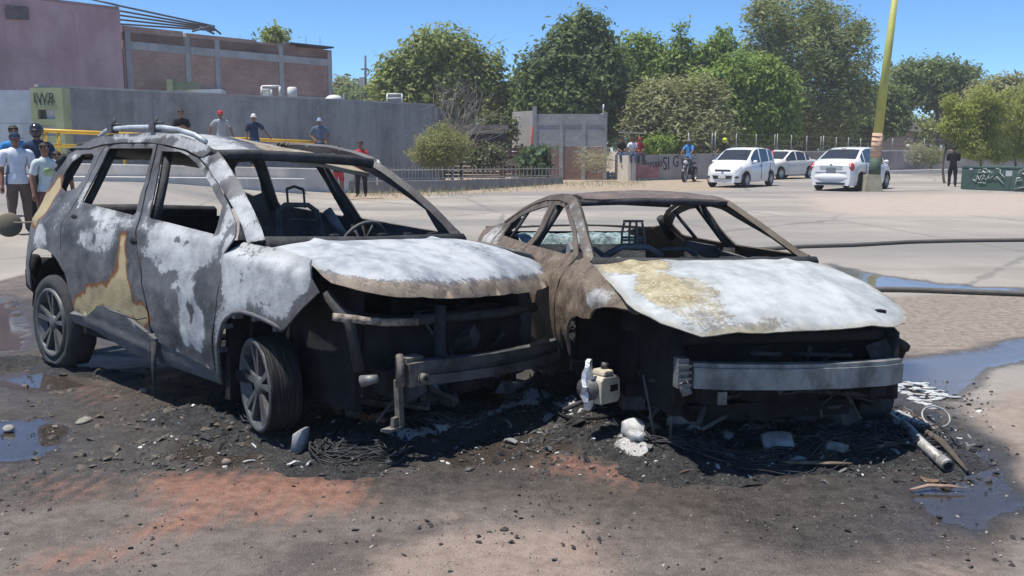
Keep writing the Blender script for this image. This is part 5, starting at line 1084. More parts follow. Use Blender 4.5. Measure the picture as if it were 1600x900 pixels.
# white boundary wall and sage pillar at the left
o = pxwall('white_wall', (-150, 140), (52, 141), 27.6, 28.6, .0, .0, WHITEW, .2); prop(o, 'whitewashed wall at the left edge beside the sage green pillar', 'wall')
for zz in (1.15, 2.3):
    m = MB(); a, b = at(-150, 140, 27.57), at(50, 141, 28.57); slabwall(m, a, b, zz, zz + .03, zz, zz + .03, .03); q = m.build('wall_groove', plain('grey_groove', (.40, .42, .45), .9), o); q.matrix_parent_inverse = o.matrix_world.inverted()
gp_ = empty('sage_pillar', (*at(70, 240, 27.6)[:2], 0), label='sage green sign pillar with square openings and dark letters', cat='pillar')
pc = at(69, 137, 27.6); X0, X1 = at(46, 137, 27.6).x, at(92, 137, 27.6).x; zt = pc.z
def pil(x0, x1, z0, z1, mat_, nm, y0=27.6, th=.5): m = MB(); m.box(((x0 + x1) / 2, y0 + th / 2, (z0 + z1) / 2), (x1 - x0, th, z1 - z0)); return under(m.build(nm, mat_), gp_)
pz = lambda py: at(69, py, 27.6).z
wx0, wx1 = lerp(X0, X1, .22), lerp(X0, X1, .80)
pil(X0, wx0, .2, zt, GREENP, 'side_frame'); pil(wx1, X1 + .08, .2, zt, GREENP, 'side_frame')
pil(wx0 + .002, wx1 - .002, pz(171), zt, GREENP, 'sign_panel'); pil(wx0 + .002, wx1 - .002, pz(196), pz(186), GREENP, 'cross_panel'); pil(wx0 + .002, wx1 - .002, .2, pz(212), GREENP, 'lower_panel')
pil(wx0, wx1, pz(186), pz(171), WHITEW, 'recess_back', 27.8, .2); pil(wx0, wx1, pz(212), pz(196), WHITEW, 'recess_back', 27.8, .2)
pil(wx0 + .02, lerp(wx0, wx1, .3), pz(186) + .02, pz(171) - .02, plain('dark_slot', (.07, .08, .06), .9), 'dark_slot', 27.75, .04)
def text(name, body, loc, size, rot, mat_, parent=None, ext=.004, sx=1.0):
    c = bpy.data.curves.new(name, 'FONT'); c.body = body; c.size = size; c.extrude = ext; c.align_x = 'CENTER'; c.align_y = 'CENTER'
    o = bpy.data.objects.new(name, c); COL.objects.link(o); o.location = loc; o.rotation_euler = rot; o.scale.x = sx; c.materials.append(mat_)
    if parent: under(o, parent)
    return o
INK = plain('dark_paint', (.035, .04, .05), .8, var=.3)
text('lettering', 'IWR', (pc.x - .02, 27.59, pz(154)), .42, (R(90), 0, 0), INK, gp_, sx=.8)
for k in range(5): m = MB(); m.box((pc.x - .24 + k * .11, 27.592, pz(160.5)), (.03, .006, .14)); under(m.build('paint_drip', INK), gp_)

# white annex, green post and roof clutter behind the cement wall
an = empty('white_annex', (*at(310, 150, 44)[:2], 0), label='white parapet with sage green post behind the cement wall', cat='building')
m = MB(); slabwall(m, at(240, 146, 42), at(346, 138, 42.5), 2.0, at(276, 141, 42).z, 2.0, at(346, 139, 42.5).z, 3); under(m.build('parapet', wallm('bright_white', (.72, .72, .70), (.80, .80, .78))), an)
p = at(266, 124, 41.5); m = MB(); m.box((p.x, p.y, p.z / 2), (.26, .26, p.z)); under(m.build('post', GREENP), an)
m = MB(); slabwall(m, at(272, 127, 41.7), at(312, 128, 42.2), at(272, 141, 41.7).z, at(272, 127, 41.7).z, at(312, 139, 42.2).z, at(312, 128, 42.2).z, .1); under(m.build('roof_edge', GREENP), an)
WPL = plain('white_plastic', (.62, .62, .60), .5, var=.1)
ac = empty('roof_cooler', at(422, 152, 40), label='white pipe frame and box unit on the roof behind the cement wall', cat='cooler')
for a, b in (((409, 152), (409, 135)), ((409, 135), (437, 135)), ((437, 135), (437, 152)), ((424, 152), (424, 140)), ((409, 140), (424, 140))):
    m = MB(); m.tube([at(*a, 40), at(*b, 40)], .05, 6); under(m.build('frame_pipe', WPL), ac)
m = MB(); m.box(at(416, 146, 40.3), (.34, .34, .36)); under(m.build('unit_box', WPL), ac)
m = MB(); p = at(457, 155, 40); m.lathe([(0, .0), (.2, .0), (.2, .46), (.14, .5), (0, .5)], 18, 'Z', p); prop(m.build('water_tank', WPL), 'small white cylinder tank on the roof behind the cement wall', 'tank')
m = MB(); p = at(522, 156, 41); m.lathe([(.36, 0), (.36, .08), (.22, .18), (0, .22)], 18, 'Z', p); m.box(p + Vector((.42, 0, .14)), (.05, .05, .3)); prop(m.build('roof_vent', WPL), 'low white domed vent above the cement wall', 'vent')
ac2 = empty('air_cooler', at(616, 161, 43), label='white boxy air cooler standing on the right end of the cement wall', cat='cooler')
m = MB(); m.box(at(616, 155, 43.3), (.62, .5, .38)); under(m.build('cooler_body', plain('grey_louvre', (.30, .30, .31), .6)), ac2)
for a, b in (((605, 163), (605, 147)), ((605, 147), (628, 147)), ((628, 147), (628, 163)), ((605, 154), (628, 153))): m = MB(); m.tube([at(*a, 43), at(*b, 43)], .04, 6); under(m.build('frame_bar', WPL), ac2)
pm = empty('utility_mast', at(571, 140, 95), label='thin dark utility mast with box behind the cement wall', cat='mast')
m = MB(); m.tube([at(571, 165, 95), at(571, 87, 95)], [.14, .10], 6); under(m.build('mast_pole', plain('dark_pole', (.07, .075, .09), .8)), pm)
m = MB(); m.tube([at(564, 108, 95), at(575, 108, 95)], .08, 5); under(m.build('crossarm', plain('dark_pole', (.07, .075, .09), .8)), pm)
m = MB(); m.box(at(566, 128, 95), (.5, .4, .9)); under(m.build('transformer', plain('grey_can', (.30, .32, .34), .6)), pm)

# embankment wall with picket fence
em = empty('embankment_wall', G(600, 300), label='low concrete embankment wall with dry grass at its foot', cat='wall')
E0, E1, E2 = G(515, 303), G(690, 300), G(880, 287)
def ez(p): return .40
for k, (a, b, za, zb) in enumerate(((E0, E1, .42, .42), (E1, E2, .42, .30))):
    m = MB(); slabwall(m, a, b, -.2, za, -.2, zb, .35); under(m.build('wall_section', wallm('grey_concrete', (.19, .18, .17), (.30, .285, .27), 1.0)), em)
pf = empty('picket_fence', G(600, 300), label='low fence of thin pale pickets on the embankment wall', cat='fence')
PICK = plain('pale_metal', (.30, .295, .28), .6, var=.15); m = MB(); m.box((0, 0, .24), (.028, .028, .50)); pick = m.mesh('picket', PICK)
na = 62
for k in range(na):
    u = k / (na - 1); p = E0.lerp(E1, u / .52) if u < .52 else E1.lerp(E2, (u - .52) / .48)
    z = .42 if u < .52 else lerp(.42, .30, (u - .52) / .48)
    q = link('picket', pick); q.location = (p.x, p.y + .15, z); q.rotation_euler = (0, random.Random(k).uniform(-.06, .06), 0); under(q, pf)
m = MB(); m.tube([E0 + Vector((0, .15, .80)), E1 + Vector((0, .15, .80)), E2 + Vector((0, .15, .68))], .018, 5); under(m.build('fence_rail', PICK), pf)
m = MB(); m.tube([E0 + Vector((0, .15, .50)), E1 + Vector((0, .15, .50)), E2 + Vector((0, .15, .38))], .014, 5); under(m.build('fence_rail', PICK), pf)
m = MB(); p = at(588, 259, 33); m.ball(p, (.20, .16, .22), 12, 8); m.v = [tuple(Vector(v) + (Vector(v) - p) * .35 * nz(v, 6)) for v in m.v]; m.tube([(p.x, p.y, p.z - .1), (p.x + .02, p.y, .3)], .03, 6); prop(m.build('plastic_bag', WPL), 'white plastic bag caught on the fence behind the SUV pillar', 'bag')

# timber fence, brown board fence, block house
tf = empty('board_fence', (*at(720, 262, 46)[:2], 0), label='dark brown board fence behind the round bush', cat='fence'); rg = random.Random(3)
WOODD = plain('dark_boards', (.095, .062, .052), .9, var=.4, scale=4); WOODL = plain('grey_boards', (.26, .21, .18), .9, var=.4, scale=4)
z0, z1 = .15, at(700, 200, 46).z; k = 0; z = z0
while z < z1:
    hh = rg.uniform(.14, .22); m = MB(); m.box((lerp(at(662, 200, 46).x, at(790, 200, 46).x, .5) + rg.uniform(-.1, .1), 46 + rg.uniform(-.05, .05), z + hh / 2), (at(790, 200, 46).x - at(662, 200, 46).x + rg.uniform(-.3, .2), .04, hh), (0, rg.uniform(-.012, .012), 0)); under(m.build('board', WOODL if rg.random() < .22 else WOODD), tf); z += hh + .03
for px in (665, 720, 788): m = MB(); p = at(px, 195, 46.1); m.box((p.x, 46.1, p.z / 2), (.12, .12, p.z)); under(m.build('fence_post', WOODD), tf)
bf = empty('low_board_wall', (*at(822, 262, 44)[:2], 0), label='low reddish brown board wall in front of the block house', cat='fence'); z = .25; z1 = at(820, 230, 44).z
while z < z1 - .05:
    hh = rg.uniform(.12, .18); m = MB(); m.box((at(820, 230, 44).x, 44 + rg.uniform(-.03, .03), z + hh / 2), (at(862, 230, 44).x - at(780, 230, 44).x, .04, hh), (0, rg.uniform(-.01, .01), 0)); under(m.build('board', plain('red_boards', (.13, .075, .06), .9, var=.4, scale=4) if rg.random() > .2 else WOODL), bf); z += hh + .025
for px in (784, 822, 860): m = MB(); p = at(px, 228, 44.06); m.box((p.x, 44.08, p.z / 2), (.09, .09, p.z)); under(m.build('fence_post', WOODL), bf)
bh = empty('block_house', (*at(890, 262, 48)[:2], 0), label='unfinished grey block house with brown brick lower wall', cat='building')
BLK = brickm('grey_block', (.32, .31, .305), (.38, .37, .36), (.30, .29, .28), .40, .20, 0); BRK2 = brickm('brown_brick_low', (.25, .15, .125), (.30, .19, .155), (.25, .205, .18), .26, .08, 0)
xa, xb, xc = at(800, 173, 50).x, at(833, 173, 48).x, at(946, 180, 48).x; zt = at(833, 174, 48).z; zbk = at(890, 228, 48).z; zbm = at(890, 193, 48).z
m = MB(); slabwall(m, (xa, 50.2), (xb, 48.2), 0, zt + .05, 0, zt + .05, .2); under(m.build('recessed_wall', wallm('pale_block', (.30, .29, .28), (.37, .355, .345))), bh)
m = MB(); m.box(((xb + xc) / 2, 48.1, (zbk + zt) / 2 - .08), (xc - xb - .2, .2, zt - zbk - .1)); under(m.build('block_wall', BLK), bh)
m = MB(); m.box(((xb + xc) / 2, 48.1, zbk / 2 - .05), (xc - xb - .2, .2, zbk - .02)); under(m.build('brick_wall', BRK2), bh)
m = MB(); m.box(((xb + xc) / 2, 48.09, zbm), (xc - xb - .2, .22, .16)); under(m.build('ring_beam', BLK), bh)
for x_, hh in ((xb + .08, zt + .25), (lerp(xb, xc, .39), zbm + .1), (lerp(xb, xc, .70), zbm)): m = MB(); m.box((x_, 48.08, hh / 2), (.2, .23, hh)); under(m.build('column', BLK), bh)
m = MB(); m.box((xc, 51, zt / 2), (.2, 6, zt - .1)); under(m.build('side_wall', BLK), bh)
m = MB(); m.tube([(xc - .12, 48.0, zt), (xc - .1, 48.0, zt + .35)], .04, 5); under(m.build('rebar_stub', WPL), bh)
m = MB(); p = at(831, 205, 47.8); m.tube([(p.x, p.y, .1), (p.x, p.y, at(831, 198, 47.8).z)], .05, 6); under(m.build('red_pipe', plain('red_pipe', (.30, .05, .04), .6)), bh)
m = MB(); rg = random.Random(5)
for k in range(13): 
    p = G(905 + k * 4.4, 277 + .02 * k, .0); m.box((p.x, p.y, .16 + rg.uniform(-.03, .03)), (.13, .12, .36), (rg.uniform(-.2, .2), rg.uniform(-.25, .25), 0), taper=.8)
ks = MB()
for k in range(13):
    pass
kst = empty('kerb_stones', G(930, 277), label='row of pale upright kerb stones before the block house', cat='stones')
mm = MB(); mm.box((0, 0, .14), (.14, .12, .36), taper=.8); stm = mm.mesh('stone', CEML)
for k in range(14): q = link('stone', stm); p = G(904 + k * 4.3, 277.5); q.location = (p.x, p.y, rg.uniform(-.03, .03)); q.rotation_euler = (rg.uniform(-.2, .2), rg.uniform(-.3, .3), 0); under(q, kst)

# graffiti wall, long low wall and chain-link posts
GRAF = wallm('painted_concrete', (.30, .275, .265), (.40, .375, .36), .9)
gf_ = empty('lettered_wall', (*at(1040, 277, 48)[:2], 0), label='low concrete wall painted with dark campaign lettering', cat='wall')
a, b = at(986, 243, 46.5), at(1150, 239, 51); m = MB(); slabwall(m, a, b, -.2, a.z, -.2, b.z, .2); under(m.build('wall_face', GRAF), gf_)
a2, b2 = at(961, 241, 48.5), at(988, 243, 46.5); m = MB(); slabwall(m, a2, b2, -.2, a.z, -.2, a.z, .2); under(m.build('wall_end', CEML), gf_)
pk2 = at(1012, 262, 46.9); m = MB(); slabwall(m, at(990, 262, 46.55), at(1030, 262, 47.65), .12, .78, .12, .78, .01); q = under(m.build('pink_patch', plain('pink_patch', (.34, .17, .17), .9, var=.3, scale=2)), gf_); q.location.y -= .012
wa = math.atan2(b.y - a.y, b.x - a.x)
def wtext(s_, px, py, size, sx=1.0, rz=0.0):
    u = (px - 986) / (1150 - 986); Y_ = 46.5 * 51 / (51 + (46.5 - 51) * u); p = at(px, py, Y_); n = Vector((math.sin(wa), -math.cos(wa), 0)); p = p + n * .012
    return text('lettering', s_, p, size, (R(90), rz, wa), INK, gf_, .004, sx)
wtext('Marcelo', 1019, 256, .60, .72, R(-4)); wtext('SI', 1041, 256.5, .95, .75, R(-4)); wtext('G', 1056, 253, .8, .8)
m = MB(); pts = [at(1006 + k * 6, 264.5 - k * .55, 47.1 + k * .17) + Vector((.006, -.012, 0)) for k in range(6)]
m.tube(pts, .03, 5, flat=.3); under(m.build('underline', INK), gf_)
lw = empty('long_low_wall', (*at(1300, 262, 58)[:2], 0), label='long grey low wall under the chain link posts', cat='wall')
LWM = wallm('low_wall_grey', (.24, .215, .205), (.34, .31, .295), .5)
for (pl, yl, pr, yr) in (((1150, 238), 52, (1290, 238), 58), ((1290, 238), 58, (1440, 236), 62), ((1440, 236), 62, (1700, 234.5), 62)):
    a, b = at(*pl, yl), at(*pr, yr); m = MB(); slabwall(m, a, b, -.2, a.z, -.2, b.z, .2); under(m.build('wall_section', LWM), lw)
    m = MB(); slabwall(m, a + Vector((0, -.03, 0)), b + Vector((0, -.03, 0)), a.z + .002, a.z + .08, b.z + .002, b.z + .08, .26); under(m.build('coping', CEML), lw)
cf = empty('chain_link_fence', (*at(1200, 240, 54)[:2], 1.3), label='row of slim grey fence posts with wires above the low wall', cat='fence')
POST = plain('galvanised', (.26, .27, .28), .5, .3, var=.15); prev = None
for px, top in ((1076, 207), (1113, 208), (1118, 206), (1151, 209), (1182, 209), (1211, 210), (1215, 209), (1237, 211), (1261, 212), (1283, 213), (1287, 212), (1307, 214), (1326, 215), (1345, 216), (1395, 216), (1445, 217), (1495, 217), (1545, 217)):
    Y_ = interp(px, [1076, 1150, 1290, 1440, 1600], [50, 52.3, 58.3, 62.3, 62.3]); p = at(px, top, Y_); m = MB(); m.tube([(p.x, p.y, 1.2), (p.x, p.y, p.z)], .03, 6); under(m.build('fence_post', POST), cf)
    if prev is not None and (p - prev).length > .8:
        for dz in (.05, .35, .65): m = MB(); m.tube([prev - Vector((0, 0, dz)), p - Vector((0, 0, dz))], .008, 4); under(m.build('fence_wire', POST), cf)
    prev = p
# huts far behind
hu = empty('tin_hut', (*at(1020, 215, 62)[:2], 0), label='low hut with a pale tin roof behind the lettered wall', cat='hut')
m = MB(); m.box((at(1028, 220, 62).x, 63, 1.1), (3.6, 2.4, 2.2)); under(m.build('hut_wall', plain('dark_hut', (.09, .075, .065), .9)), hu)
m = MB(); m.box((at(1028, 199, 62).x, 62.8, at(1028, 199, 62).z), (4.2, 3.2, .08), (R(7), 0, 0)); under(m.build('tin_roof', plain('pale_tin', (.42, .40, .37), .6, .2)), hu)
m = MB(); p = at(1018, 214, 61.7); m.box((p.x, 61.75, p.z - .1), (.8, .05, .7)); under(m.build('blue_board', plain('blue_board', (.28, .38, .42), .8)), hu)
cr = empty('timber_stack', (*at(1062, 228, 55)[:2], 0), label='stack of brown boards behind the lettered wall', cat='stack')
rg = random.Random(8)
for k in range(9): m = MB(); m.box((at(1062, 228, 55).x + rg.uniform(-.15, .15), 55, .5 + k * .2), (1.5, .3, .12), (0, rg.uniform(-.05, .05), 0)); under(m.build('board', WOODL if k % 2 else WOODD), cr)
pl_ = empty('tin_canopy', (*at(1000, 206, 52)[:2], 0), label='small pale canopy on a post above the people sitting on the wall', cat='canopy')
m = MB(); m.box(at(988, 207.5, 52), (1.4, .8, .07), (0, R(2), 0)); under(m.build('canopy_sheet', plain('pale_tin', (.42, .40, .37), .6, .2)), pl_); m = MB(); p = at(988, 207, 52); m.tube([(p.x, p.y, 0), p], .05, 6); under(m.build('canopy_post', POST), pl_)
fh = empty('far_house', (*at(1378, 215, 92)[:2], 0), label='far house with a pinkish roof behind the lamp post', cat='house')
m = MB(); m.box((at(1380, 205, 92).x, 94, 1.6), (6, 4, 3.2)); under(m.build('house_wall', plain('far_wall', (.30, .24, .21), .9)), fh)
a = at(1380, 196, 92); m = MB(); m.prism([(a.x - 3.6, a.z - .4), (a.x + 3.6, a.z - .6), (a.x + 2.6, a.z + .55), (a.x - 2.6, a.z + .6)], 91.6, 96.5); under(m.build('house_roof', plain('far_roof', (.42, .34, .30), .9)), fh)

# lamp post
lp = empty('lamp_post', G(1360, 299), label='leaning yellow green lamp post on a concrete block', cat='lamp post')
b0 = G(1360, 299); Yp = b0.y
m = MB(); m.box(b0 + Vector((0, 0, .30)), (.66, .66, .64), taper=.78); under(m.build('concrete_base', wallm('base_concrete', (.25, .23, .17), (.36, .33, .26), 3)), lp)
def seg(y0, y1, x0, x1, r0, r1, mat_, nm): m = MB(); m.tube([at(x0, y0, Yp), at(x1, y1, Yp)], [r0, r1], 14); return under(m.build(nm, mat_), lp)
seg(276, 247, 1366, 1368, .215, .205, plain('green_band', (.055, .085, .06), .7), 'green_band')
seg(248, 208, 1367.5, 1371.5, .195, .185, plain('peach_wrap', (.52, .36, .26), .8, var=.25, scale=3), 'peach_wrap')
for k in range(5): seg(244 - k * 7.5, 242.8 - k * 7.5, 1367.8 + k * .75, 1368 + k * .75, .20, .198, plain('wrap_stripe', (.30, .17, .12), .8), 'wrap_stripe')
seg(209, -40, 1371.5, 1403, .175, .10, plain('olive_yellow', (.36, .37, .10), .6, var=.15, scale=1.5), 'pole')
# green service cabinet with scribbles
cb_ = empty('service_cabinet', G(1560, 300), label='long dark green metal cabinet with white scribbled graffiti', cat='cabinet')
c0, c1 = G(1500, 298.5), G(1700, 307); zc = at(1505, 262, c0.y).z; d_ = (c1 - c0); d_.z = 0
m = MB(); slabwall(m, c0, c1, .07, zc, .07, zc, 1.5); under(m.build('cabinet_body', plain('cabinet_green', (.045, .085, .072), .55, var=.15, scale=2), bevel=.03), cb_)
m = MB(); slabwall(m, c0 - d_.normalized() * .1, c1, -.05, .065, -.05, .065, 1.7); under(m.build('plinth', CEML), cb_)
m = MB(); slabwall(m, c0 + Vector((0, -.03, 0)), c1 + Vector((0, -.03, 0)), zc + .002, zc + .05, zc + .002, zc + .05, 1.56); under(m.build('lid', plain('cabinet_green', (.045, .085, .072), .55, var=.15, scale=2)), cb_)
def onbox(px, py): u = (px - 1500) / 200; Yb = c0.y * c1.y / (c1.y + (c0.y - c1.y) * u); return at(px, py, Yb) + Vector((0, -.02, 0))
CHK = plain('white_scribble', (.62, .64, .62), .9, var=.2)
scr = [[(1526, 266), (1532, 264), (1528, 270), (1535, 269)], [(1535, 264), (1540, 263), (1543, 267), (1539, 270), (1535, 267)], [(1544, 266), (1549, 270), (1554, 265), (1548, 269), (1542, 269)], [(1556, 263), (1563, 265), (1562, 270), (1566, 274), (1569, 277)], [(1520, 280), (1524, 283), (1527, 274), (1530, 281), (1533, 274)], [(1533, 281), (1537, 273), (1540, 281), (1535, 278)], [(1540, 280), (1545, 274), (1543, 279), (1552, 275)], [(1553, 280), (1557, 276), (1568, 287)], [(1586, 288), (1588, 278), (1594, 278)], [(1588, 283), (1596, 281)], [(1590, 272), (1594, 266), (1600, 264)], [(1528, 285), (1540, 286)], [(1585, 295), (1605, 291)], [(1597, 270), (1602, 274), (1606, 266)]]
for L in scr: m = MB(); m.tube([onbox(*q) for q in L], .016, 5, flat=.4); under(m.build('scribble', CHK), cb_)
m = MB(); p = onbox(1578, 271); m.box(p, (.30, .012, .19)); under(m.build('notice', plain('notice_white', (.68, .69, .68), .7)), cb_)
m = MB(); p = onbox(1517, 264); m.box(p, (.12, .012, .06)); under(m.build('small_notice', plain('notice_white', (.68, .69, .68), .7)), cb_)
m = MB(); p = G(1015, 278); m.ball(p + Vector((0, -.4, .1)), (.30, .2, .09), 12, 6); prop(m.build('pink_float', plain('pink_plastic', (.62, .07, .15), .5)), 'flat bright pink bundle on the ground by the lettered wall', 'bundle')
m = MB(); p = G(1440, 262); m.box((at(1425, 250, 60).x, 60.6, .12), (9, .6, .2), (0, R(-1), R(8))); prop(m.build('kerb', CEML), kind='structure')
# ------------------------------------------------------------------ trees and plants
def leafm(name, c1, c2, c3=None, sc=.7):
    t = NT(name); P = t.pos; a = t.noise(sc, 4, .6, P); b = t.noise(sc * 9, 3, .6, P); r = t.attr('rnd')
    f = t.math('ADD', t.math('MULTIPLY', a, .4), t.math('ADD', t.math('MULTIPLY', b, .25), t.math('MULTIPLY', r, .35)))
    col = t.mix(t.ss(f, .30, .70), c1, c2)
    if c3: col = t.mix(t.ss(r, .86, .95), col, c3)
    t.set(t.b.inputs['Base Color'], col); t.b.inputs['Roughness'].default_value = .6; t.b.inputs['Specular IOR Level'].default_value = .25
    tr = t.n('ShaderNodeBsdfTranslucent'); t.lk(t.mix(.3, col, (.25, .30, .05)), tr.inputs[0]); mx = t.n('ShaderNodeMixShader'); mx.inputs[0].default_value = .45
    t.lk(t.b.outputs[0], mx.inputs[1]); t.lk(tr.outputs[0], mx.inputs[2]); t.lk(mx.outputs[0], t.out.inputs[0]); return t.m
BARK = plain('bark', (.115, .09, .07), .95, var=.4, scale=6, bump=.5); BARKG = plain('grey_bark', (.24, .22, .20), .95, var=.3, scale=6)
def foliage(name, lobes, n, size, m, parent, seed, aspect=2.2, droop=.0, shell=.58):
    """leaf cards spread through the outer part of several uneven lobes"""
    rg = random.Random(seed); V = []; F = []; RN = []
    tot = sum(l[3] * l[4] * l[5] for l in lobes) ; acc = []
    vol = [(l[3] * l[4] + l[4] * l[5] + l[3] * l[5]) * (l[6] if len(l) > 6 else 1) for l in lobes]; sv = sum(vol)
    for l, vv in zip(lobes, vol):
        cnt = int(n * vv / sv); c = Vector(l[:3]); rad = Vector(l[3:6])
        k = 0; clump = []
        for q in range(max(6, int(cnt / 22))):                        # twig tips that leaves gather round
            d = Vector((rg.gauss(0, 1), rg.gauss(0, 1), rg.gauss(0, 1))).normalized()
            rr = shell + (1 - shell) * rg.random() ** .6
            bumpy = 1 + .34 * noise.noise(d * 2.3 + Vector((seed, l[0], l[1]))) + .10 * noise.noise(d * 6 + Vector((seed, 0, 0)))
            clump.append((c + Vector((d.x * rad.x, d.y * rad.y, d.z * rad.z)) * rr * bumpy, d))
        for q in range(cnt):
            cc, d = rg.choice(clump); cr = size * 2.0
            p = cc + Vector((rg.gauss(0, cr), rg.gauss(0, cr), rg.gauss(0, cr * .7) - droop * rg.random() * cr * 3))
            s = size * rg.uniform(.5, 1.6); nrm = (d * .8 + Vector((rg.gauss(0, .5), rg.gauss(0, .5), rg.gauss(.5, .45)))).normalized()
            tv = nrm.cross(Vector((rg.gauss(0, 1), rg.gauss(0, 1), rg.gauss(0, .6) - droop * 2))).normalized(); bv = nrm.cross(tv)
            a, b2 = tv * s, bv * s / aspect; i = len(V); rn = rg.random()
            V += [p - a, p - b2 + a * .1, p + a + nrm * s * -.25, p + b2 + a * .1]; F.append((i, i + 1, i + 2, i + 3)); RN += [rn] * 4
    me = bpy.data.meshes.new(name); me.from_pydata([tuple(v) for v in V], [], F); me.update()
    at_ = me.attributes.new('rnd', 'FLOAT', 'POINT'); at_.data.foreach_set('value', RN); me.materials.append(m)
    o = link(name, me, None, parent); return o
def limb(b, p0, p1, r0, r1, rg, bend=.1, n=5):
    p0, p1 = Vector(p0), Vector(p1); L_ = (p1 - p0).length; off = Vector((rg.gauss(0, 1), rg.gauss(0, 1), rg.gauss(0, .4))) * bend * L_
    pts = [p0.lerp(p1, k / n) + off * math.sin(math.pi * k / n) for k in range(n + 1)]
    b.tube(pts, [lerp(r0, r1, k / n) for k in range(n + 1)], 7, caps=False); return pts
def tree(name, label, px, Y, pxlobes, n, size, lm, seed, trunk_px=None, trunk_r=.22, group=None, bark=None, depth=.8, **kw):
    """pxlobes: (px, py, half width px, half height px[, weight]) of each lobe of the crown as measured in the photo"""
    base = Vector((at(trunk_px or px, 250, Y).x, Y, 0)); e = empty(name, base, label=label, cat='tree', group=group); rg = random.Random(seed); sc = Y / FPX
    lobes = []
    for l in pxlobes:
        c = at(l[0], l[1], Y); rx, rz = l[2] * sc, l[3] * sc
        lobes.append((c.x - base.x, (rg.uniform(-.5, .5)) * rx * depth, c.z, rx, rx * depth, rz, l[4] if len(l) > 4 else 1))
    b = MB(); lo = min(l[2] - l[5] for l in lobes); hub = Vector((rg.uniform(-.2, .2), 0, max(.35 if trunk_r < .1 else 1.0, lo + .3)))
    limb(b, (0, 0, -.2), hub, trunk_r, trunk_r * .75, rg, .05)
    for l in lobes:
        tip = Vector(l[:3]); pts = limb(b, hub, tip, trunk_r * .5, trunk_r * .16, rg, .1)
        for q in range(5):
            d = Vector((rg.gauss(0, 1) * l[3], rg.gauss(0, 1) * l[4], abs(rg.gauss(0, .8)) * l[5])) * .55; limb(b, pts[rg.randint(2, 5)], tip + d, trunk_r * .16, trunk_r * .04, rg, .12, 4)
    b.build('trunk', bark or BARK, e); foliage('crown', lobes, int(n * 1.35), size * 1.05, lm, e, seed, **kw); return e
L_MANGO = leafm('mango_leaf', (0.126, 0.167, 0.044), (0.361, 0.411, 0.133), (0.420, 0.420, 0.182)); L_DARK = leafm('dark_leaf', (0.058, 0.096, 0.044), (0.190, 0.249, 0.097)); L_LITE = leafm('light_leaf', (0.109, 0.198, 0.036), (0.316, 0.420, 0.097))
L_GREY = leafm('grey_olive_leaf', (0.205, 0.212, 0.088), (0.420, 0.420, 0.230)); L_FEATH = leafm('feathery_leaf', (0.133, 0.167, 0.062), (0.395, 0.420, 0.171)); L_ACAC = leafm('acacia_leaf', (0.068, 0.104, 0.039), (0.235, 0.289, 0.110)); L_PALO = leafm('palo_verde_leaf', (0.316, 0.378, 0.061), (0.420, 0.420, 0.171)); L_DRY = leafm('dry_leaf', (0.348, 0.304, 0.146), (0.420, 0.420, 0.339)); L_TAM = leafm('tamarisk_leaf', (0.228, 0.232, 0.089), (0.420, 0.415, 0.200))
tree('mango_tree', 'broad rounded olive green tree behind the cement wall', 690, 62, [(690, 75, 55, 36), (640, 115, 50, 40), (735, 105, 48, 42), (610, 130, 28, 32), (690, 130, 60, 45), (755, 130, 25, 38), (640, 165, 45, 30), (715, 175, 45, 30)], 15000, .17, L_MANGO, 11, droop=.6)
tree('dark_tree', 'tall dense dark green tree behind the block house', 885, 59, [(912, 45, 40, 30), (900, 80, 55, 40), (855, 105, 45, 42), (930, 110, 50, 45), (840, 150, 35, 35), (900, 150, 65, 40), (960, 165, 25, 35), (920, 185, 55, 25)], 17000, .17, L_DARK, 12, droop=.5)
tree('small_tree', 'small dull green tree between the mango tree and the dark tree', 795, 64, [(800, 150, 26, 26), (785, 175, 30, 25), (820, 165, 20, 24)], 4200, .15, L_MANGO, 13)
tree('light_green_tree', 'light green tree just right of the tall dark tree', 1000, 68, [(1000, 90, 36, 34), (975, 110, 28, 34), (1020, 115, 26, 30), (995, 140, 40, 30)], 7000, .16, L_LITE, 14)
e = tree('spindly_tree', 'spindly tree with upright leafy shoots in the middle', 1070, 66, [(1065, 85, 26, 26), (1110, 85, 24, 22), (1090, 120, 45, 30), (1063, 50, 7, 10, .7), (1133, 52, 8, 12, .7), (1138, 78, 14, 20), (1040, 110, 22, 25), (1120, 120, 30, 30)], 6500, .15, L_LITE, 15)
tree('green_tree', 'bright green bushy tree behind the white hatchback', 1170, 62, [(1165, 120, 55, 35), (1125, 150, 45, 40), (1205, 150, 40, 42), (1165, 185, 60, 35), (1210, 195, 35, 25)], 13000, .16, L_LITE, 16)
tree('drooping_tree', 'drooping grey olive tree above the lettered wall', 1060, 55, [(1050, 160, 55, 42), (1105, 160, 38, 45), (1015, 180, 35, 45), (1080, 195, 60, 32), (1115, 205, 30, 25), (1010, 145, 25, 22)], 14000, .14, L_GREY, 17, droop=1.0, aspect=3.0)
tree('feathery_tree', 'very tall feathery grey green tree left of the lamp post', 1265, 72, [(1235, 20, 65, 36), (1300, 40, 50, 38), (1255, 75, 85, 45), (1200, 60, 38, 45), (1325, 90, 40, 45), (1270, 130, 85, 45), (1330, 140, 35, 40), (1235, 165, 60, 40), (1300, 175, 60, 35), (1185, 12, 25, 18), (1345, 45, 16, 20)], 22000, .17, L_FEATH, 18, droop=.8, aspect=3.2)
tree('dark_far_tree', 'dark tree behind the lamp post', 1360, 78, [(1350, 165, 45, 32), (1385, 160, 35, 30), (1330, 195, 40, 25), (1395, 190, 30, 22)], 7000, .18, L_ACAC, 19)  # dark by its leaf colour, shared with the acacia
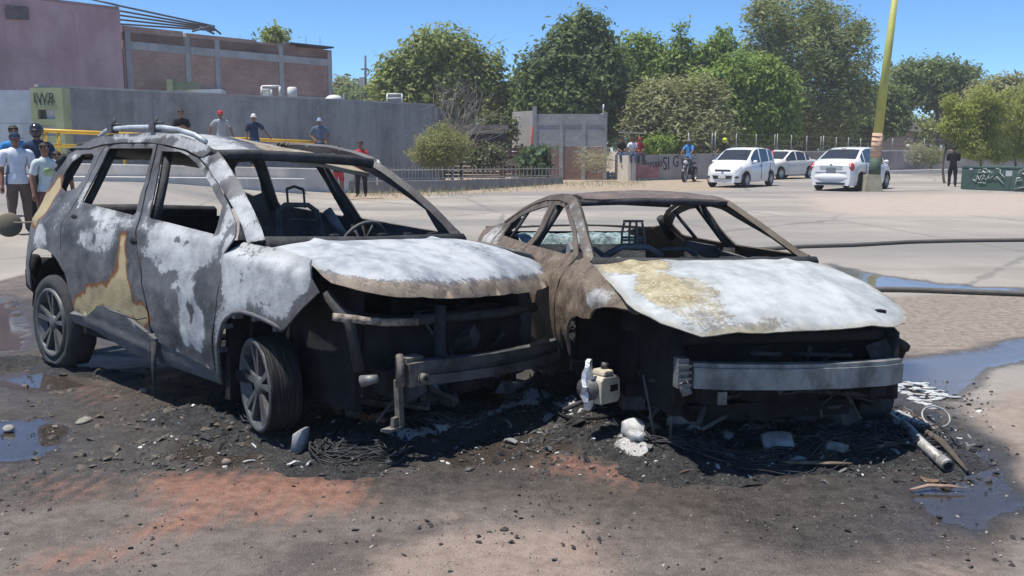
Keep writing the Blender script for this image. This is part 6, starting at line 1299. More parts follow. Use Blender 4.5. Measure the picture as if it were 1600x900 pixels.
tree('acacia_tree', 'flat topped dark acacia at the right', 1460, 82, [(1470, 112, 62, 18), (1420, 125, 32, 20), (1500, 128, 36, 24), (1455, 140, 55, 24), (1410, 155, 24, 18), (1490, 155, 40, 20)], 9500, .19, L_ACAC, 20, trunk_px=1456, depth=1.0)
tree('mesquite_tree', 'pale grey green mesquite at the right edge', 1570, 72, [(1560, 145, 45, 26), (1610, 150, 45, 32), (1535, 165, 30, 25), (1590, 175, 55, 28)], 9000, .17, L_GREY, 21)
tree('far_tree', 'hazy far tree beside the brick building', 545, 120, [(535, 140, 14, 16), (552, 148, 22, 14), (585, 148, 20, 14)], 2600, .3, L_FEATH, 22)
tree('far_tree', 'far dark hedge tree behind the utility mast', 600, 115, [(575, 155, 30, 14), (620, 152, 25, 16), (530, 158, 25, 12)], 2600, .3, L_ACAC, 23)
tree('backdrop_tree', 'dark shrubby tree filling the gap behind the feathery tree', 1240, 84, [(1180, 200, 50, 28), (1250, 205, 60, 26), (1310, 208, 50, 22)], 6000, .22, L_ACAC, 24)
tree('backdrop_tree', 'low trees far behind the right end of the low wall', 1520, 95, [(1420, 205, 50, 18), (1490, 200, 50, 22), (1570, 205, 60, 22)], 6000, .22, L_FEATH, 25)
tree('roof_sapling', 'little tree sticking up above the brick building', 428, 60, [(428, 56, 13, 7)], 500, .16, L_MANGO, 26, trunk_r=.06)
# far-off wood that closes the view
rg = random.Random(5); lob = []
for k in range(46):
    px = -150 + k * 44 + rg.uniform(-15, 15); hh = rg.uniform(18, 42) if 480 < px < 1450 else rg.uniform(14, 26); c = at(px, 232 - hh * .55, 140); lob.append((c.x, rg.uniform(-6, 6), c.z, 3.6 + rg.random() * 1.5, 3, hh * .6 * 140 / FPX))
o = foliage('distant_wood', lob, 16000, .55, leafm('hazy_leaf', (.085, .11, .075), (.16, .185, .13)), None, 71); o.location = (0, 140, 0); prop(o, 'far hazy line of trees along the horizon', 'trees', kind='stuff')
# young palo verde saplings behind the cabinet
for k, (px, lob, lab) in enumerate(((1480, [(1500, 180, 22, 22), (1485, 200, 18, 16), (1505, 210, 16, 24), (1485, 160, 10, 14, .6), (1512, 230, 20, 14)], 'young yellow green tree nearest the person in black'), (1535, [(1530, 160, 26, 22), (1555, 180, 26, 24), (1515, 195, 24, 26), (1545, 215, 30, 24), (1540, 140, 10, 12, .6), (1570, 150, 12, 12, .6), (1525, 236, 26, 14), (1558, 240, 26, 12)], 'young yellow green tree behind the cabinet, the middle one'), (1585, [(1595, 170, 24, 26), (1575, 200, 26, 26), (1610, 215, 30, 26), (1630, 185, 34, 34), (1590, 236, 30, 16), (1600, 145, 10, 14, .6), (1630, 240, 30, 14)], 'young yellow green tree at the right edge behind the cabinet'))):
    tree('palo_verde', lab, px, 43 + k * .8, lob, 9500, .065, L_PALO, 30 + k, trunk_r=.06, group='young trees behind the cabinet', aspect=3.5, shell=.25)
# bushes
def bush(name, label, px, py, Y, hw, hh, n, size, m, seed, cat='bush', group=None, **kw):
    c = at(px, py, Y); sc = Y / FPX; base = Vector((c.x, Y, max(0, c.z - hh * sc))); e = empty(name, base, label=label, cat=cat, group=group); rg = random.Random(seed); b = MB()
    for k in range(9): a = rg.uniform(0, 6.3); limb(b, (0, 0, -.1), (math.cos(a) * hw * sc * .6, math.sin(a) * hw * sc * .5, hh * sc * rg.uniform(.8, 1.5)), .03, .008, rg, .15, 4)
    b.build('stems', BARKG, e); rx, rz = hw * sc, hh * sc
    foliage('leaves', [(0, 0, rz, rx, rx * .8, rz), (rx * .3, 0, rz * 1.2, rx * .6, rx * .6, rz * .75), (-rx * .35, -.1, rz * .8, rx * .6, rx * .6, rz * .7)], n, size, m, e, seed, **kw); return e
bush('tamarisk_bush', 'round soft yellow green bush in front of the cement wall end', 690, 236, 37, 42, 32, 9000, .075, L_TAM, 41, aspect=5, droop=-.5, shell=.45)
bush('castor_plant', 'leafy green plant at the corner of the brown board wall', 836, 250, 42.5, 13, 18, 700, .14, leafm('castor_leaf', (.03, .07, .03), (.10, .17, .09)), 42, 'plant', aspect=1.3)
bush('shrub', 'pale leafed shrub in front of the board fence', 760, 245, 42.5, 24, 18, 1400, .10, leafm('pale_shrub_leaf', (.08, .10, .05), (.24, .26, .17)), 43)
bush('shrub', 'leafy shrub beside the board fence under the small tree', 775, 205, 47.5, 28, 25, 2200, .12, leafm('pale_shrub_leaf2', (.06, .08, .04), (.17, .19, .11)), 44)
bush('grass_clump', 'dry yellow grass clump at the foot of the low wall', 1430, 251, 57, 14, 9, 1500, .10, L_DRY, 45, 'grass', aspect=9, droop=-1.5)
bush('grass_clump', 'dull green weed clump right of the yellow grass', 1455, 253, 57, 18, 8, 1500, .10, L_GREY, 46, 'grass', aspect=7, droop=-1.2)
bush('grass_clump', 'dry grass growing along the block house', 930, 262, 46, 30, 5, 1500, .09, L_DRY, 47, 'grass', aspect=8, droop=-1.5)
bush('shrub', 'green shrub behind the people on the lettered wall', 1030, 228, 53, 22, 14, 1800, .11, L_LITE, 48)
# bare shrub
bs = empty('bare_shrub', (at(705, 215, 43).x, 43, 0), label='leafless grey shrub with tangled branches beside the cement wall', cat='shrub'); rg = random.Random(77); b = MB()
for k in range(26):
    px, py = rg.uniform(675, 765), rg.uniform(120, 205); tip = at(px, py, 43 + rg.uniform(-1, 1)) - Vector(bs.location); st = Vector((rg.uniform(-.2, .2), 0, rg.uniform(0.8, 1.6)))
    pts = limb(b, st, tip, .028, .008, rg, .12, 5)
    for j in range(4): limb(b, pts[rg.randint(1, 4)], tip + Vector((rg.gauss(0, .6), rg.gauss(0, .5), rg.gauss(0, .5))), .012, .005, rg, .15, 3)
limb(b, (0, 0, -.2), (0, 0, 1.6), .09, .06, rg); b.build('branches', BARKG, bs)
# dry weeds along the verge
rg = random.Random(91); V = []; F = []; RN = []
for k in range(1500):
    px = rg.uniform(540, 1010); 
    p = G(px, interp(px, [540, 690, 880, 1010], [302, 300, 286, 284]) + abs(rg.gauss(0, 3.5))); s = rg.uniform(.08, .3) * (1 if rg.random() < .4 else .5); a = rg.uniform(0, 6.28); dx = Vector((math.cos(a), math.sin(a), 0)) * .012; ln = Vector((rg.gauss(0, .5), rg.gauss(0, .4), 1)) * s
    i = len(V); V += [p - dx, p + dx, p + ln]; F.append((i, i + 1, i + 2)); RN += [rg.random()] * 3
me = bpy.data.meshes.new('dry_weeds'); me.from_pydata([tuple(v) for v in V], [], F); me.update(); at_ = me.attributes.new('rnd', 'FLOAT', 'POINT'); at_.data.foreach_set('value', RN); me.materials.append(L_DRY)
prop(link('dry_weeds', me), 'dry weeds along the dusty verge', 'weeds', kind='stuff')
# ------------------------------------------------------------------ parked cars and motorbikes
WHITEP = NT('white_car_paint'); _n = WHITEP.noise(3, 3); WHITEP.b.inputs['Coat Weight'].default_value = .6; WHITEP = WHITEP.fin(WHITEP.mix(_n, (.68, .69, .70), (.74, .75, .76)), .35, 0, .5)
OLDWHITE = plain('aged_white_paint', (.60, .59, .56), .5, var=.1, scale=2)
GLASSD = NT('dark_car_glass'); _n = GLASSD.noise(2, 2); GLASSD = GLASSD.fin(GLASSD.mix(_n, (.02, .023, .028), (.04, .045, .05)), .06, 0, .8)
RUB = plain('rubber', (.025, .025, .026), .85, var=.2); HUBC = plain('wheel_cover', (.38, .39, .40), .4, .5, var=.15); BLKP = plain('black_trim', (.025, .025, .027), .5, var=.2)
LAMPC = plain('headlamp_glass', (.55, .57, .58), .12, .1, var=.15, scale=20, spec=.8); TAILR = plain('tail_lamp', (.40, .02, .02), .15, var=.2, scale=12, spec=.7); PLATE = plain('number_plate', (.55, .56, .57), .5); CHROME = plain('chrome_trim', (.6, .62, .64), .15, .9, var=.1)
def car_wheel(parent, c, r, side, w_=.19):
    e = empty('wheel'); e.parent = parent; e.location = c; o = side
    q = MB(); q.lathe([(r * .66, o * w_ / 2), (r * .9, o * w_ / 2), (r, o * w_ * .36), (r, -o * w_ * .36), (r * .9, -o * w_ / 2), (r * .62, -o * w_ / 2)], 28); q.build('tyre', RUB, e)
    q = MB(); q.lathe([(r * .67, o * w_ * .5), (r * .62, o * w_ * .38), (r * .2, o * w_ * .46), (0, o * w_ * .48)], 24)
    q.build('rim', HUBC, e)
    for k in range(7):
        a = 2 * math.pi * k / 7; q = MB(); q.box((math.cos(a) * r * .42, o * w_ * .44, math.sin(a) * r * .42), (r * .16, .012, r * .12), (0, -a, 0)); q.build('rim_slot', BLKP, e)
def make_car(name, label, loc, yaw, P, paint, top, belt, plan, roofw, sill, wx, wr, windows, ws_x, rw_x, group='parked white cars'):
    """top, belt, plan: (x, value) profiles along the car; front is +x"""
    e = empty(name, loc, (0, 0, yaw), label, 'car', group)
    f = lambda prof, x: interp(x, [q[0] for q in prof], [q[1] for q in prof])
    xs = set([q[0] for q in top] + [q[0] for q in belt] + [q[0] for q in plan])
    for a, b in windows: xs |= {a, b}
    for c in wx:
        for k in range(-5, 6): xs.add(c + (wr + .07) * math.sin(k * math.pi / 10) * 1.0)
        xs |= {c - wr - .075, c + wr + .075}
    for k in range(40): xs.add(lerp(top[0][0], top[-1][0], k / 39))
    xs = sorted(xs); X = [xs[0]]
    for x in xs[1:]:
        if x - X[-1] > .012: X.append(x)
    X[-1] = top[-1][0]
    zr = max(q[1] for q in top)
    def sec(x):
        zb = sill
        for c in wx:
            d = abs(x - c)
            if d < wr + .07: zb = max(zb, wr + math.sqrt(max(0, (wr + .07) ** 2 - d * d)) * .98)
        w_ = f(plan, x); zbelt = f(belt, x); zt = max(f(top, x), zbelt + .005); ws = w_ * .93
        h_ = (zt - zbelt) / max(.01, (zr - zbelt)); wr_ = lerp(ws, roofw, min(1, h_))
        pts = [(w_ * .93, zb), (w_ * .985, max(zb + .02, lerp(zb, zbelt, .22))), (w_, max(zb + .04, lerp(zb, zbelt, .55))), (w_ * .985, max(zb + .06, lerp(zb, zbelt, .84))), (ws, max(zb + .08, zbelt))]
        if h_ > .06: pts += [(wr_, max(zbelt, zt - .055)), (wr_ * .88, zt - .018), (wr_ * .45, zt - .003), (0, zt)]
        else: pts += [(ws * .93, lerp(zbelt, zt, .55)), (ws * .8, lerp(zbelt, zt, .8)), (ws * .4, lerp(zbelt, zt, .97)), (0, zt)]
        return pts
    cols = [sec(x) for x in X]; n = len(cols[0])
    V = [(x, y, z) for x, c in zip(X, cols) for y, z in c]; body = []; glass = {}
    for i in range(len(X) - 1):
        xm = (X[i] + X[i + 1]) / 2
        for j in range(n - 1):
            q = (i * n + j, (i + 1) * n + j, (i + 1) * n + j + 1, i * n + j + 1); key = None
            if j == 4:
                for k, (a, b) in enumerate(windows):
                    if a < xm < b: key = ('side_window', k)
            if j in (6, 7) and ws_x[0] < xm < ws_x[1]: key = ('windscreen', 0)
            if j in (6, 7) and rw_x[0] < xm < rw_x[1]: key = ('rear_window', 0)
            (glass.setdefault(key, []) if key else body).append(q)
    def emit(nm, faces, mat_, sides, inset=0.0):
        m = MB()
        for sd in sides:
            used = sorted({i for q in faces for i in q}); mp = {u: k for k, u in enumerate(used)}
            m.add([(V[u][0], sd * V[u][1], V[u][2]) for u in used], [tuple(mp[i] for i in (q if sd > 0 else q[::-1])) for q in faces], 0, True)
        o = m.build(nm, mat_, e); bm = bmesh.new(); bm.from_mesh(o.data); bmesh.ops.remove_doubles(bm, verts=bm.verts, dist=.002); bmesh.ops.recalc_face_normals(bm, faces=bm.faces); bm.to_mesh(o.data); bm.free(); return o
    ends = []
    for i, rev in ((0, False), (len(X) - 1, True)): pass
    bo = emit('body', body, paint, (1, -1))
    m = MB()
    for i in (0, len(X) - 1):
        ring = [(X[i], y, z) for y, z in cols[i]] + [(X[i], -y, z) for y, z in cols[i][-2::-1]]; m.add(ring, [tuple(range(len(ring)))], 0, False)
    fp = m.build('end_panels', paint, e); fp['kind'] = 'stuff'
    for (nm, k), fs in glass.items():
        if nm == 'side_window':
            for sd in (1, -1): emit(nm, fs, GLASSD, (sd,))
        else: emit(nm, fs, GLASSD, (1, -1))
    m = MB(); m.box(((X[0] + X[-1]) / 2, 0, sill + .06), (X[-1] - X[0] - .3, 1.2, .1)); m.build('underbody', BLKP, e)
    for c in wx:
        for sd in (1, -1):
            car_wheel(e, (c, sd * (f(plan, c) - .11), wr), wr, sd)
            m = MB(); m.lathe([(wr + .075, -.14), (wr + .075, .12)], 20, c=(c, sd * (f(plan, c) - .16), wr), arc=(0, math.pi)); m.build('arch_liner', BLKP, e)
    def part(nm, mat_, fn): m = MB(); fn(m); return m.build(nm, mat_, e)
    e.scale = (1.07,) * 3
    return e, f, part
def mirror_(part, x, y, z, mat_):
    for sd in (1, -1): part('side_mirror', mat_, lambda m: (m.ball((x, sd * (y + .09), z), (.06, .09, .065), 10, 6), m.box((x, sd * y, z - .03), (.04, .08, .03))))
# white hatchback (front three quarters)
loc = G(1160, 291); e, f, part = make_car('white_hatchback', 'white hatchback with dark grille beside the motorbike', (9.68, 39.6, 0), R(-127), None, WHITEP,
    [(-1.78, .95), (-1.72, 1.10), (-1.55, 1.36), (-1.3, 1.46), (-.7, 1.52), (-.1, 1.52), (.25, 1.47), (.45, 1.38), (1.05, 1.0), (1.3, .93), (1.6, .84), (1.76, .70), (1.80, .55)],
    [(-1.78, .90), (-1.3, 1.0), (0, .94), (.9, .88), (1.3, .84), (1.6, .76), (1.80, .50)], [(-1.78, .64), (-1.6, .74), (-1.0, .79), (.9, .80), (1.4, .76), (1.65, .66), (1.80, .50)], .60, .20, (-1.17, 1.20), .285,
    [(-1.42, -.98), (-.90, -.12), (-.04, .80)], (.30, 1.02), (-1.74, -1.5))
for sd in (1, -1):
    part('headlamp', LAMPC, lambda m: m.ball((1.47, sd * .55, .74), (.26, .14, .085), 14, 8, M=Euler((0, R(22), sd * R(-24))).to_matrix()))
    part('fog_lamp', BLKP, lambda m: m.ball((1.70, sd * .50, .40), (.10, .14, .06), 12, 6, M=Euler((0, 0, sd * R(-30))).to_matrix()))
part('upper_grille', BLKP, lambda m: m.box((1.765, 0, .665), (.07, .62, .045), (0, R(20), 0))); part('lower_grille', BLKP, lambda m: m.prism([(-.40, .46), (.40, .46), (.33, .33), (-.33, .33)], 1.72, 1.83, 'X')); part('number_plate', PLATE, lambda m: m.box((1.835, 0, .42), (.012, .30, .14)))
part('badge', CHROME, lambda m: m.box((1.80, 0, .60), (.03, .10, .035))); part('bumper_lip', BLKP, lambda m: m.box((1.74, 0, .235), (.1, .95, .05))); mirror_(part, .72, .76, .97, WHITEP)
for sd in (1, -1):
    for x in (-.06, -.94): part('door_seam', BLKP, lambda m: m.box((x, sd * .792, .62), (.012, .02, .62)))
    for x in (.05, -.80): part('door_handle', BLKP if x > 0 else WHITEP, lambda m: m.box((x, sd * .80, .80), (.12, .03, .03)))
# white saloon seen from behind
e, f, part = make_car('white_saloon', 'white saloon seen from behind next to the lamp post', (13.28, 36.6, 0), R(50), None, WHITEP,
    [(-2.1, .90), (-2.02, 1.02), (-1.75, 1.08), (-1.55, 1.12), (-.95, 1.44), (-.6, 1.51), (0, 1.53), (.4, 1.48), (.6, 1.40), (1.25, 1.02), (1.6, .94), (1.95, .82), (2.1, .62)],
    [(-2.1, .86), (-1.6, 1.0), (0, .95), (1.0, .90), (1.6, .84), (2.1, .55)], [(-2.1, .68), (-1.95, .77), (-1.4, .83), (1.2, .83), (1.7, .76), (2.1, .58)], .60, .20, (-1.28, 1.32), .30,
    [(-1.30, -1.02), (-.94, -.08), (0, .95)], (.45, 1.22), (-1.56, -.92))
for sd in (1, -1):
    part('tail_lamp', TAILR, lambda m: m.ball((-1.99, sd * .66, .83), (.12, .12, .16), 12, 8)); part('tail_lamp_lens', LAMPC, lambda m: m.ball((-2.05, sd * .66, .86), (.08, .05, .05), 8, 6))
    for x in (-.04, -.98): part('door_seam', BLKP, lambda m: m.box((x, sd * .826, .62), (.012, .02, .62)))
    for x in (.1, -.78): part('door_handle', WHITEP, lambda m: m.box((x, sd * .835, .84), (.14, .03, .03)))
part('boot_trim', CHROME, lambda m: m.box((-2.105, 0, .83), (.02, .78, .10))); part('number_plate', plain('plate_grey', (.16, .18, .20), .5), lambda m: m.box((-2.12, 0, .74), (.014, .32, .15))); part('badge', CHROME, lambda m: m.lathe([(0, 0), (.045, 0), (.045, .02)], 14, 'X', (-2.12, 0, .92)))
part('rear_bumper', WHITEP, lambda m: m.ball((-2.03, 0, .48), (.12, .76, .17), 20, 8)); part('bumper_cutout', BLKP, lambda m: m.prism([(-.52, .30), (.52, .30), (.46, .23), (-.46, .23)], -2.16, -2.0, 'X')); part('high_stop_lamp', TAILR, lambda m: m.box((-1.0, 0, 1.47), (.05, .16, .02))); mirror_(part, .85, .80, 1.0, WHITEP); part('boot_seam', BLKP, lambda m: m.box((-2.104, 0, .655), (.014, 1.1, .012)))
# old white saloon behind
e, f, part = make_car('old_white_saloon', 'old boxy white saloon with dented front behind the white cars', (14.4, 50.0, 0), R(-140), None, OLDWHITE,
    [(-2.1, .80), (-2.0, .93), (-1.4, .98), (-.85, 1.34), (-.4, 1.40), (.1, 1.40), (.3, 1.35), (.95, .98), (1.2, .94), (1.9, .84), (2.05, .62)],
    [(-2.1, .78), (-1.4, .92), (0, .90), (1.0, .88), (1.9, .78), (2.05, .56)], [(-2.1, .72), (-1.9, .80), (1.6, .80), (1.95, .74), (2.05, .70)], .60, .22, (-1.22, 1.25), .29,
    [(-1.18, -.9), (-.82, -.1), (-.02, .82)], (.32, .93), (-1.38, -.88))
for sd in (1, -1): part('headlamp', LAMPC, lambda m: m.box((2.04, sd * .56, .64), (.08, .26, .13), (0, R(8), 0)))
part('grille', BLKP, lambda m: m.box((2.055, 0, .64), (.06, .74, .10))); part('front_bumper', plain('grey_bumper', (.40, .39, .37), .6), lambda m: m.box((2.08, 0, .42), (.16, 1.48, .20))); part('number_plate', plain('plate_green', (.25, .36, .30), .5), lambda m: m.box((2.165, -.2, .46), (.014, .32, .15), (R(6), 0, 0))); part('dent', plain('grey_dent', (.22, .21, .20), .6), lambda m: m.ball((1.95, -.70, .70), (.14, .07, .12), 10, 6)); mirror_(part, .8, .78, .95, BLKP)
# motorbikes
def make_bike(label, loc, yaw, col):
    e = empty('motorbike', loc, (0, 0, yaw), label, 'motorbike', 'motorbikes by the lettered wall'); e.scale = (1.12, 1.25, 1.1)
    for x in (-.62, .62):
        w_ = empty('wheel'); w_.parent = e; w_.location = (x, 0, .30); m = MB(); m.lathe([(.25, .05), (.30, .035), (.30, -.035), (.25, -.05)], 24); m.build('tyre', RUB, w_)
        m = MB(); m.lathe([(.25, .03), (.235, 0), (.25, -.03)], 24); m.build('rim', HUBC, w_)
        for k in range(6): a = math.pi * k / 6; m = MB(); m.tube([(.24 * math.cos(a), 0, .24 * math.sin(a)), (-.24 * math.cos(a), 0, -.24 * math.sin(a))], .008, 4); m.build('spoke', HUBC, w_)
    P = lambda nm, mat_, fn: (lambda m: (fn(m), m.build(nm, mat_, e)))(MB())
    P('fork', HUBC, lambda m: (m.tube([(.62, .08, .30), (.42, .08, .88)], .025, 7), m.tube([(.62, -.08, .30), (.42, -.08, .88)], .025, 7), m.box((.44, 0, .82), (.06, .22, .05)))); P('handlebar', BLKP, lambda m: m.tube([(.28, -.36, 1.02), (.36, -.2, 1.0), (.42, 0, .96), (.36, .2, 1.0), (.28, .36, 1.02)], .016, 7)); P('headlight', LAMPC, lambda m: m.ball((.54, 0, .86), (.07, .10, .10), 12, 8)); P('front_fairing', col, lambda m: m.ball((.50, 0, .92), (.09, .15, .13), 12, 8))
    P('fuel_tank', col, lambda m: m.ball((.15, 0, .80), (.28, .14, .13), 14, 8)); P('saddle', BLKP, lambda m: m.ball((-.32, 0, .80), (.36, .13, .06), 14, 6)); P('engine', BLKP, lambda m: (m.box((.05, 0, .45), (.34, .22, .28)), m.lathe([(.10, -.14), (.10, .14)], 14, c=(.0, 0, .40)))); P('frame', BLKP, lambda m: (m.tube([(.42, 0, .85), (.2, 0, .35), (-.25, 0, .33), (-.62, 0, .30)], .025, 6), m.tube([(.40, 0, .82), (-.3, 0, .72), (-.62, 0, .30)], .025, 6))); P('exhaust', HUBC, lambda m: m.tube([(.15, -.10, .35), (-.2, -.13, .28), (-.75, -.15, .38)], [.02, .025, .05], 8)); P('rear_mudguard', col, lambda m: m.lathe([(.34, -.06), (.35, 0), (.34, .06)], 12, c=(-.62, 0, .30), arc=(.6, 2.4))); P('front_mudguard', col, lambda m: m.lathe([(.33, -.05), (.34, 0), (.33, .05)], 12, c=(.62, 0, .30), arc=(.5, 2.2)))
    for sd in (1, -1): P('mirror', BLKP, lambda m: (m.tube([(.36, sd * .22, 1.0), (.34, sd * .30, 1.14)], .008, 5), m.ball((.33, sd * .31, 1.16), (.015, .05, .035), 8, 6)))
    return e
make_bike('black motorbike with a rider in blue beside the white hatchback', (8.55, 45.2, 0), R(-120), BLKP)
make_bike('blue motorbike half hidden behind the white hatchback', (10.3, 45.6, 0), R(-140), plain('blue_fairing', (.10, .22, .42), .4, var=.15))
# ------------------------------------------------------------------ people
SKIN = plain('skin', (.19, .095, .058), .6, var=.12, scale=6); HAIR = plain('dark_hair', (.015, .012, .011), .7, var=.3, scale=20)
def cloth(name, c): return plain('cloth_' + name, c, .85, var=.14, scale=7, bump=.35, bscale=14, spec=.15)
def person(label, loc, yaw, H=1.70, shirt=None, pants=None, arms='down', legs='stand', hat=None, hatcol=None, build=1.0, shorts=False, long_sleeve=False, shoe=None, head_yaw=0.0, lean=0.0, hair=True, group='onlookers', extra=None):
    """body grown from a posed skeleton with a Skin modifier; faces -y in its own space"""
    e = empty('person', loc, (0, 0, yaw), label, 'person', group)
    J = {'pel': (0, 0, .525), 'sp': (0, .005, .60), 'ch': (0, .0, .72), 'nb': (0, .005, .815), 'nk': (0, 0, .862), 'hd': (0, -.006, .905), 'h2': (0, -.004, .945), 'h3': (0, 0, .978)}
    Rd = {'pel': (.082, .062), 'sp': (.078 * build, .058 * build), 'ch': (.088 * build, .060 * build), 'nb': (.062, .045), 'nk': (.030, .031), 'hd': (.038, .044), 'h2': (.043, .052), 'h3': (.026, .034)}
    E_ = [('pel', 'sp'), ('sp', 'ch'), ('ch', 'nb'), ('nb', 'nk'), ('nk', 'hd'), ('hd', 'h2'), ('h2', 'h3')]
    reg = {('pel', 'sp'): 0, ('sp', 'ch'): 0, ('ch', 'nb'): 0, ('nb', 'nk'): 2, ('nk', 'hd'): 2, ('hd', 'h2'): 2, ('h2', 'h3'): 2}
    if lean:
        for k in ('sp', 'ch', 'nb', 'nk', 'hd', 'h2', 'h3'): x, y, z = J[k]; J[k] = (x, y - lean * (z - .52), z - abs(lean) * .1 * (z - .52))
    AR = {'down': ((.135, .02, .64), (.145, -.03, .49)), 'rail': ((.17, .07, .70), (.21, .10, .56)), 'railL': ((.19, .07, .70), (.27, .09, .60)), 'hips': ((.20, .05, .67), (.105, -.03, .585)), 'fold': ((.135, -.02, .66), (.02, -.115, .685)), 'phone': ((.125, -.05, .66), (.045, -.15, .73)), 'pocket': ((.15, .05, .65), (.11, -.02, .50)), 'face': ((.13, -.07, .70), (.05, -.10, .86)), 'bars': ((.15, -.10, .66), (.14, -.22, .60)), 'lap': ((.13, -.03, .65), (.06, -.16, .60)), 'photo': ((.215, -.05, .70), (.06, -.14, .79)), 'bag': ((.14, .03, .65), (.13, -.06, .53))}
    aa = arms if isinstance(arms, tuple) else (arms, arms)
    for s, nm, a in ((-1, 'R', aa[0]), (1, 'L', aa[1])):
        el, wr = AR[a]; ly = -lean * .28
        J['sh' + nm] = (s * .098 * build, .005 + ly, .795); J['el' + nm] = (s * el[0], el[1] + ly * .7, el[2]); J['wr' + nm] = (s * wr[0], wr[1] + ly * .4, wr[2])
        d = (Vector(J['wr' + nm]) - Vector(J['el' + nm])).normalized() * .045; J['ha' + nm] = tuple(Vector(J['wr' + nm]) + d)
        Rd['sh' + nm] = (.036 * build,) * 2; Rd['el' + nm] = (.026,) * 2; Rd['wr' + nm] = (.018,) * 2; Rd['ha' + nm] = (.017, .023)
        E_ += [('nb', 'sh' + nm), ('sh' + nm, 'el' + nm), ('el' + nm, 'wr' + nm), ('wr' + nm, 'ha' + nm)]
        reg[('nb', 'sh' + nm)] = 0; reg[('sh' + nm, 'el' + nm)] = 0; reg[('el' + nm, 'wr' + nm)] = 0 if long_sleeve else 2; reg[('wr' + nm, 'ha' + nm)] = 2
        if legs == 'sit': hp, kn, an, to = (.058, -.01, .50), (.075, -.24, .50), (.075, -.25, .26), (.08, -.33, .235)
        elif legs == 'ride': hp, kn, an, to = (.07, -.01, .50), (.11, -.19, .42), (.10, -.10, .20), (.10, -.18, .18)
        elif legs == 'step': hp, kn, an, to = (.056, .0, .505), (.062, -.03 if s > 0 else .01, .285), (.07, .02 if s > 0 else .06, .05), (.08, -.06 if s > 0 else -.02, .022)
        else: hp, kn, an, to = (.056, .0, .505), (.066, -.008, .285), (.072, .012, .05), (.082, -.075, .022)
        for k, v, r_ in (('hp', hp, (.056 * max(1, build * .95),) * 2), ('kn', kn, (.037,) * 2), ('an', an, (.026,) * 2), ('to', to, (.024, .02))): J[k + nm] = (s * v[0], v[1], v[2]); Rd[k + nm] = r_
        E_ += [('pel', 'hp' + nm), ('hp' + nm, 'kn' + nm), ('kn' + nm, 'an' + nm), ('an' + nm, 'to' + nm)]
        reg[('pel', 'hp' + nm)] = 1; reg[('hp' + nm, 'kn' + nm)] = 1; reg[('kn' + nm, 'an' + nm)] = 2 if shorts else 1; reg[('an' + nm, 'to' + nm)] = 3
    names = list(J); idx = {k: i for i, k in enumerate(names)}
    me = bpy.data.meshes.new('body'); me.from_pydata([tuple(c * H for c in J[k]) for k in names], [(idx[a], idx[b]) for a, b in E_], []); me.update()
    o = bpy.data.objects.new('body', me); COL.objects.link(o); md = o.modifiers.new('skin', 'SKIN'); md.use_smooth_shade = True; md.branch_smoothing = .6
    for i, k in enumerate(names): me.skin_vertices[0].data[i].radius = tuple(q * H for q in Rd[k]); me.skin_vertices[0].data[i].use_root = (k == 'pel')
    sb = o.modifiers.new('sub', 'SUBSURF'); sb.levels = 2; sb.render_levels = 2
    dg = bpy.context.evaluated_depsgraph_get(); ev = o.evaluated_get(dg); bm = bmesh.new(); bm.from_mesh(ev.to_mesh()); ev.to_mesh_clear()
    bpy.data.objects.remove(o); bpy.data.meshes.remove(me)
    segs = [(Vector(J[a]) * H, Vector(J[b]) * H, reg[(a, b)], (a, b)) for a, b in E_]
    for v in bm.verts:                                              # cloth folds
        if v.co.z < .80 * H: v.co += v.normal * .006 * noise.noise(v.co * 9 + Vector((len(label), 0, 0)))
    if legs == 'stand': bmesh.ops.bisect_plane(bm, geom=bm.verts[:] + bm.edges[:] + bm.faces[:], plane_co=(0, 0, .505 * H), plane_no=(0, 0, 1))
    for fc in bm.faces:
        c = fc.calc_center_median(); best = None
        for a, b, r_, kk in segs:
            ab = b - a; t_ = max(0, min(1, (c - a).dot(ab) / ab.length_squared)); d = (c - a - ab * t_).length - .03 * (r_ == 0)
            if best is None or d < best[0]: best = (d, r_, kk, t_)
        r_ = best[1]; kk = best[2]
        if kk[0][:2] == 'sh' and best[3] > .78 and not long_sleeve: r_ = 2
        if kk == ('nb', 'nk') and best[3] < .35: r_ = 0
        if (kk[0] in ('pel', 'sp') or kk[0][:2] == 'hp') and legs == 'stand' and r_ < 2: r_ = 0 if c.z > .505 * H else 1
        if kk[0][:2] == 'hp' and shorts and best[3] > .82: r_ = 2
        fc.material_index = r_; fc.smooth = True
    bm.normal_update()
    for v in bm.verts:                                              # clothes stand off the body in loose folds
        rs = {fc.material_index for fc in v.link_faces}
        if rs and max(rs) <= 1: v.co += v.normal * H * ((.010 if rs == {0} else .007) + .009 * noise.noise(Vector((v.co.x * 11, v.co.y * 11, v.co.z * 5 + len(label)))))
    hm = Matrix.Rotation(head_yaw, 3, 'Z'); hc = Vector(J['h2']) * H
    def put(vs, fs, mi):
        vv = [bm.verts.new(q) for q in vs]
        for q in fs:
            try: fc = bm.faces.new([vv[i] for i in q]); fc.material_index = mi; fc.smooth = True
            except ValueError: pass
    if head_yaw:
        for v in bm.verts:
            if v.co.z > .88 * H: v.co = hc + hm @ (v.co - hc)
    mbx = MB()                                                      # face: nose, eyes, mouth, ears; and the fingers
    mbx.tube([hc + hm @ (Vector((0, -.050, .012)) * H), hc + hm @ (Vector((0, -.064, -.016)) * H)], [.004 * H, .009 * H], 6); nb_ = len(mbx.f)
    for s in (-1, 1): mbx.ball(hc + hm @ (Vector((s * .043, .002, -.006)) * H), (.006 * H, .012 * H, .019 * H), 6, 4)
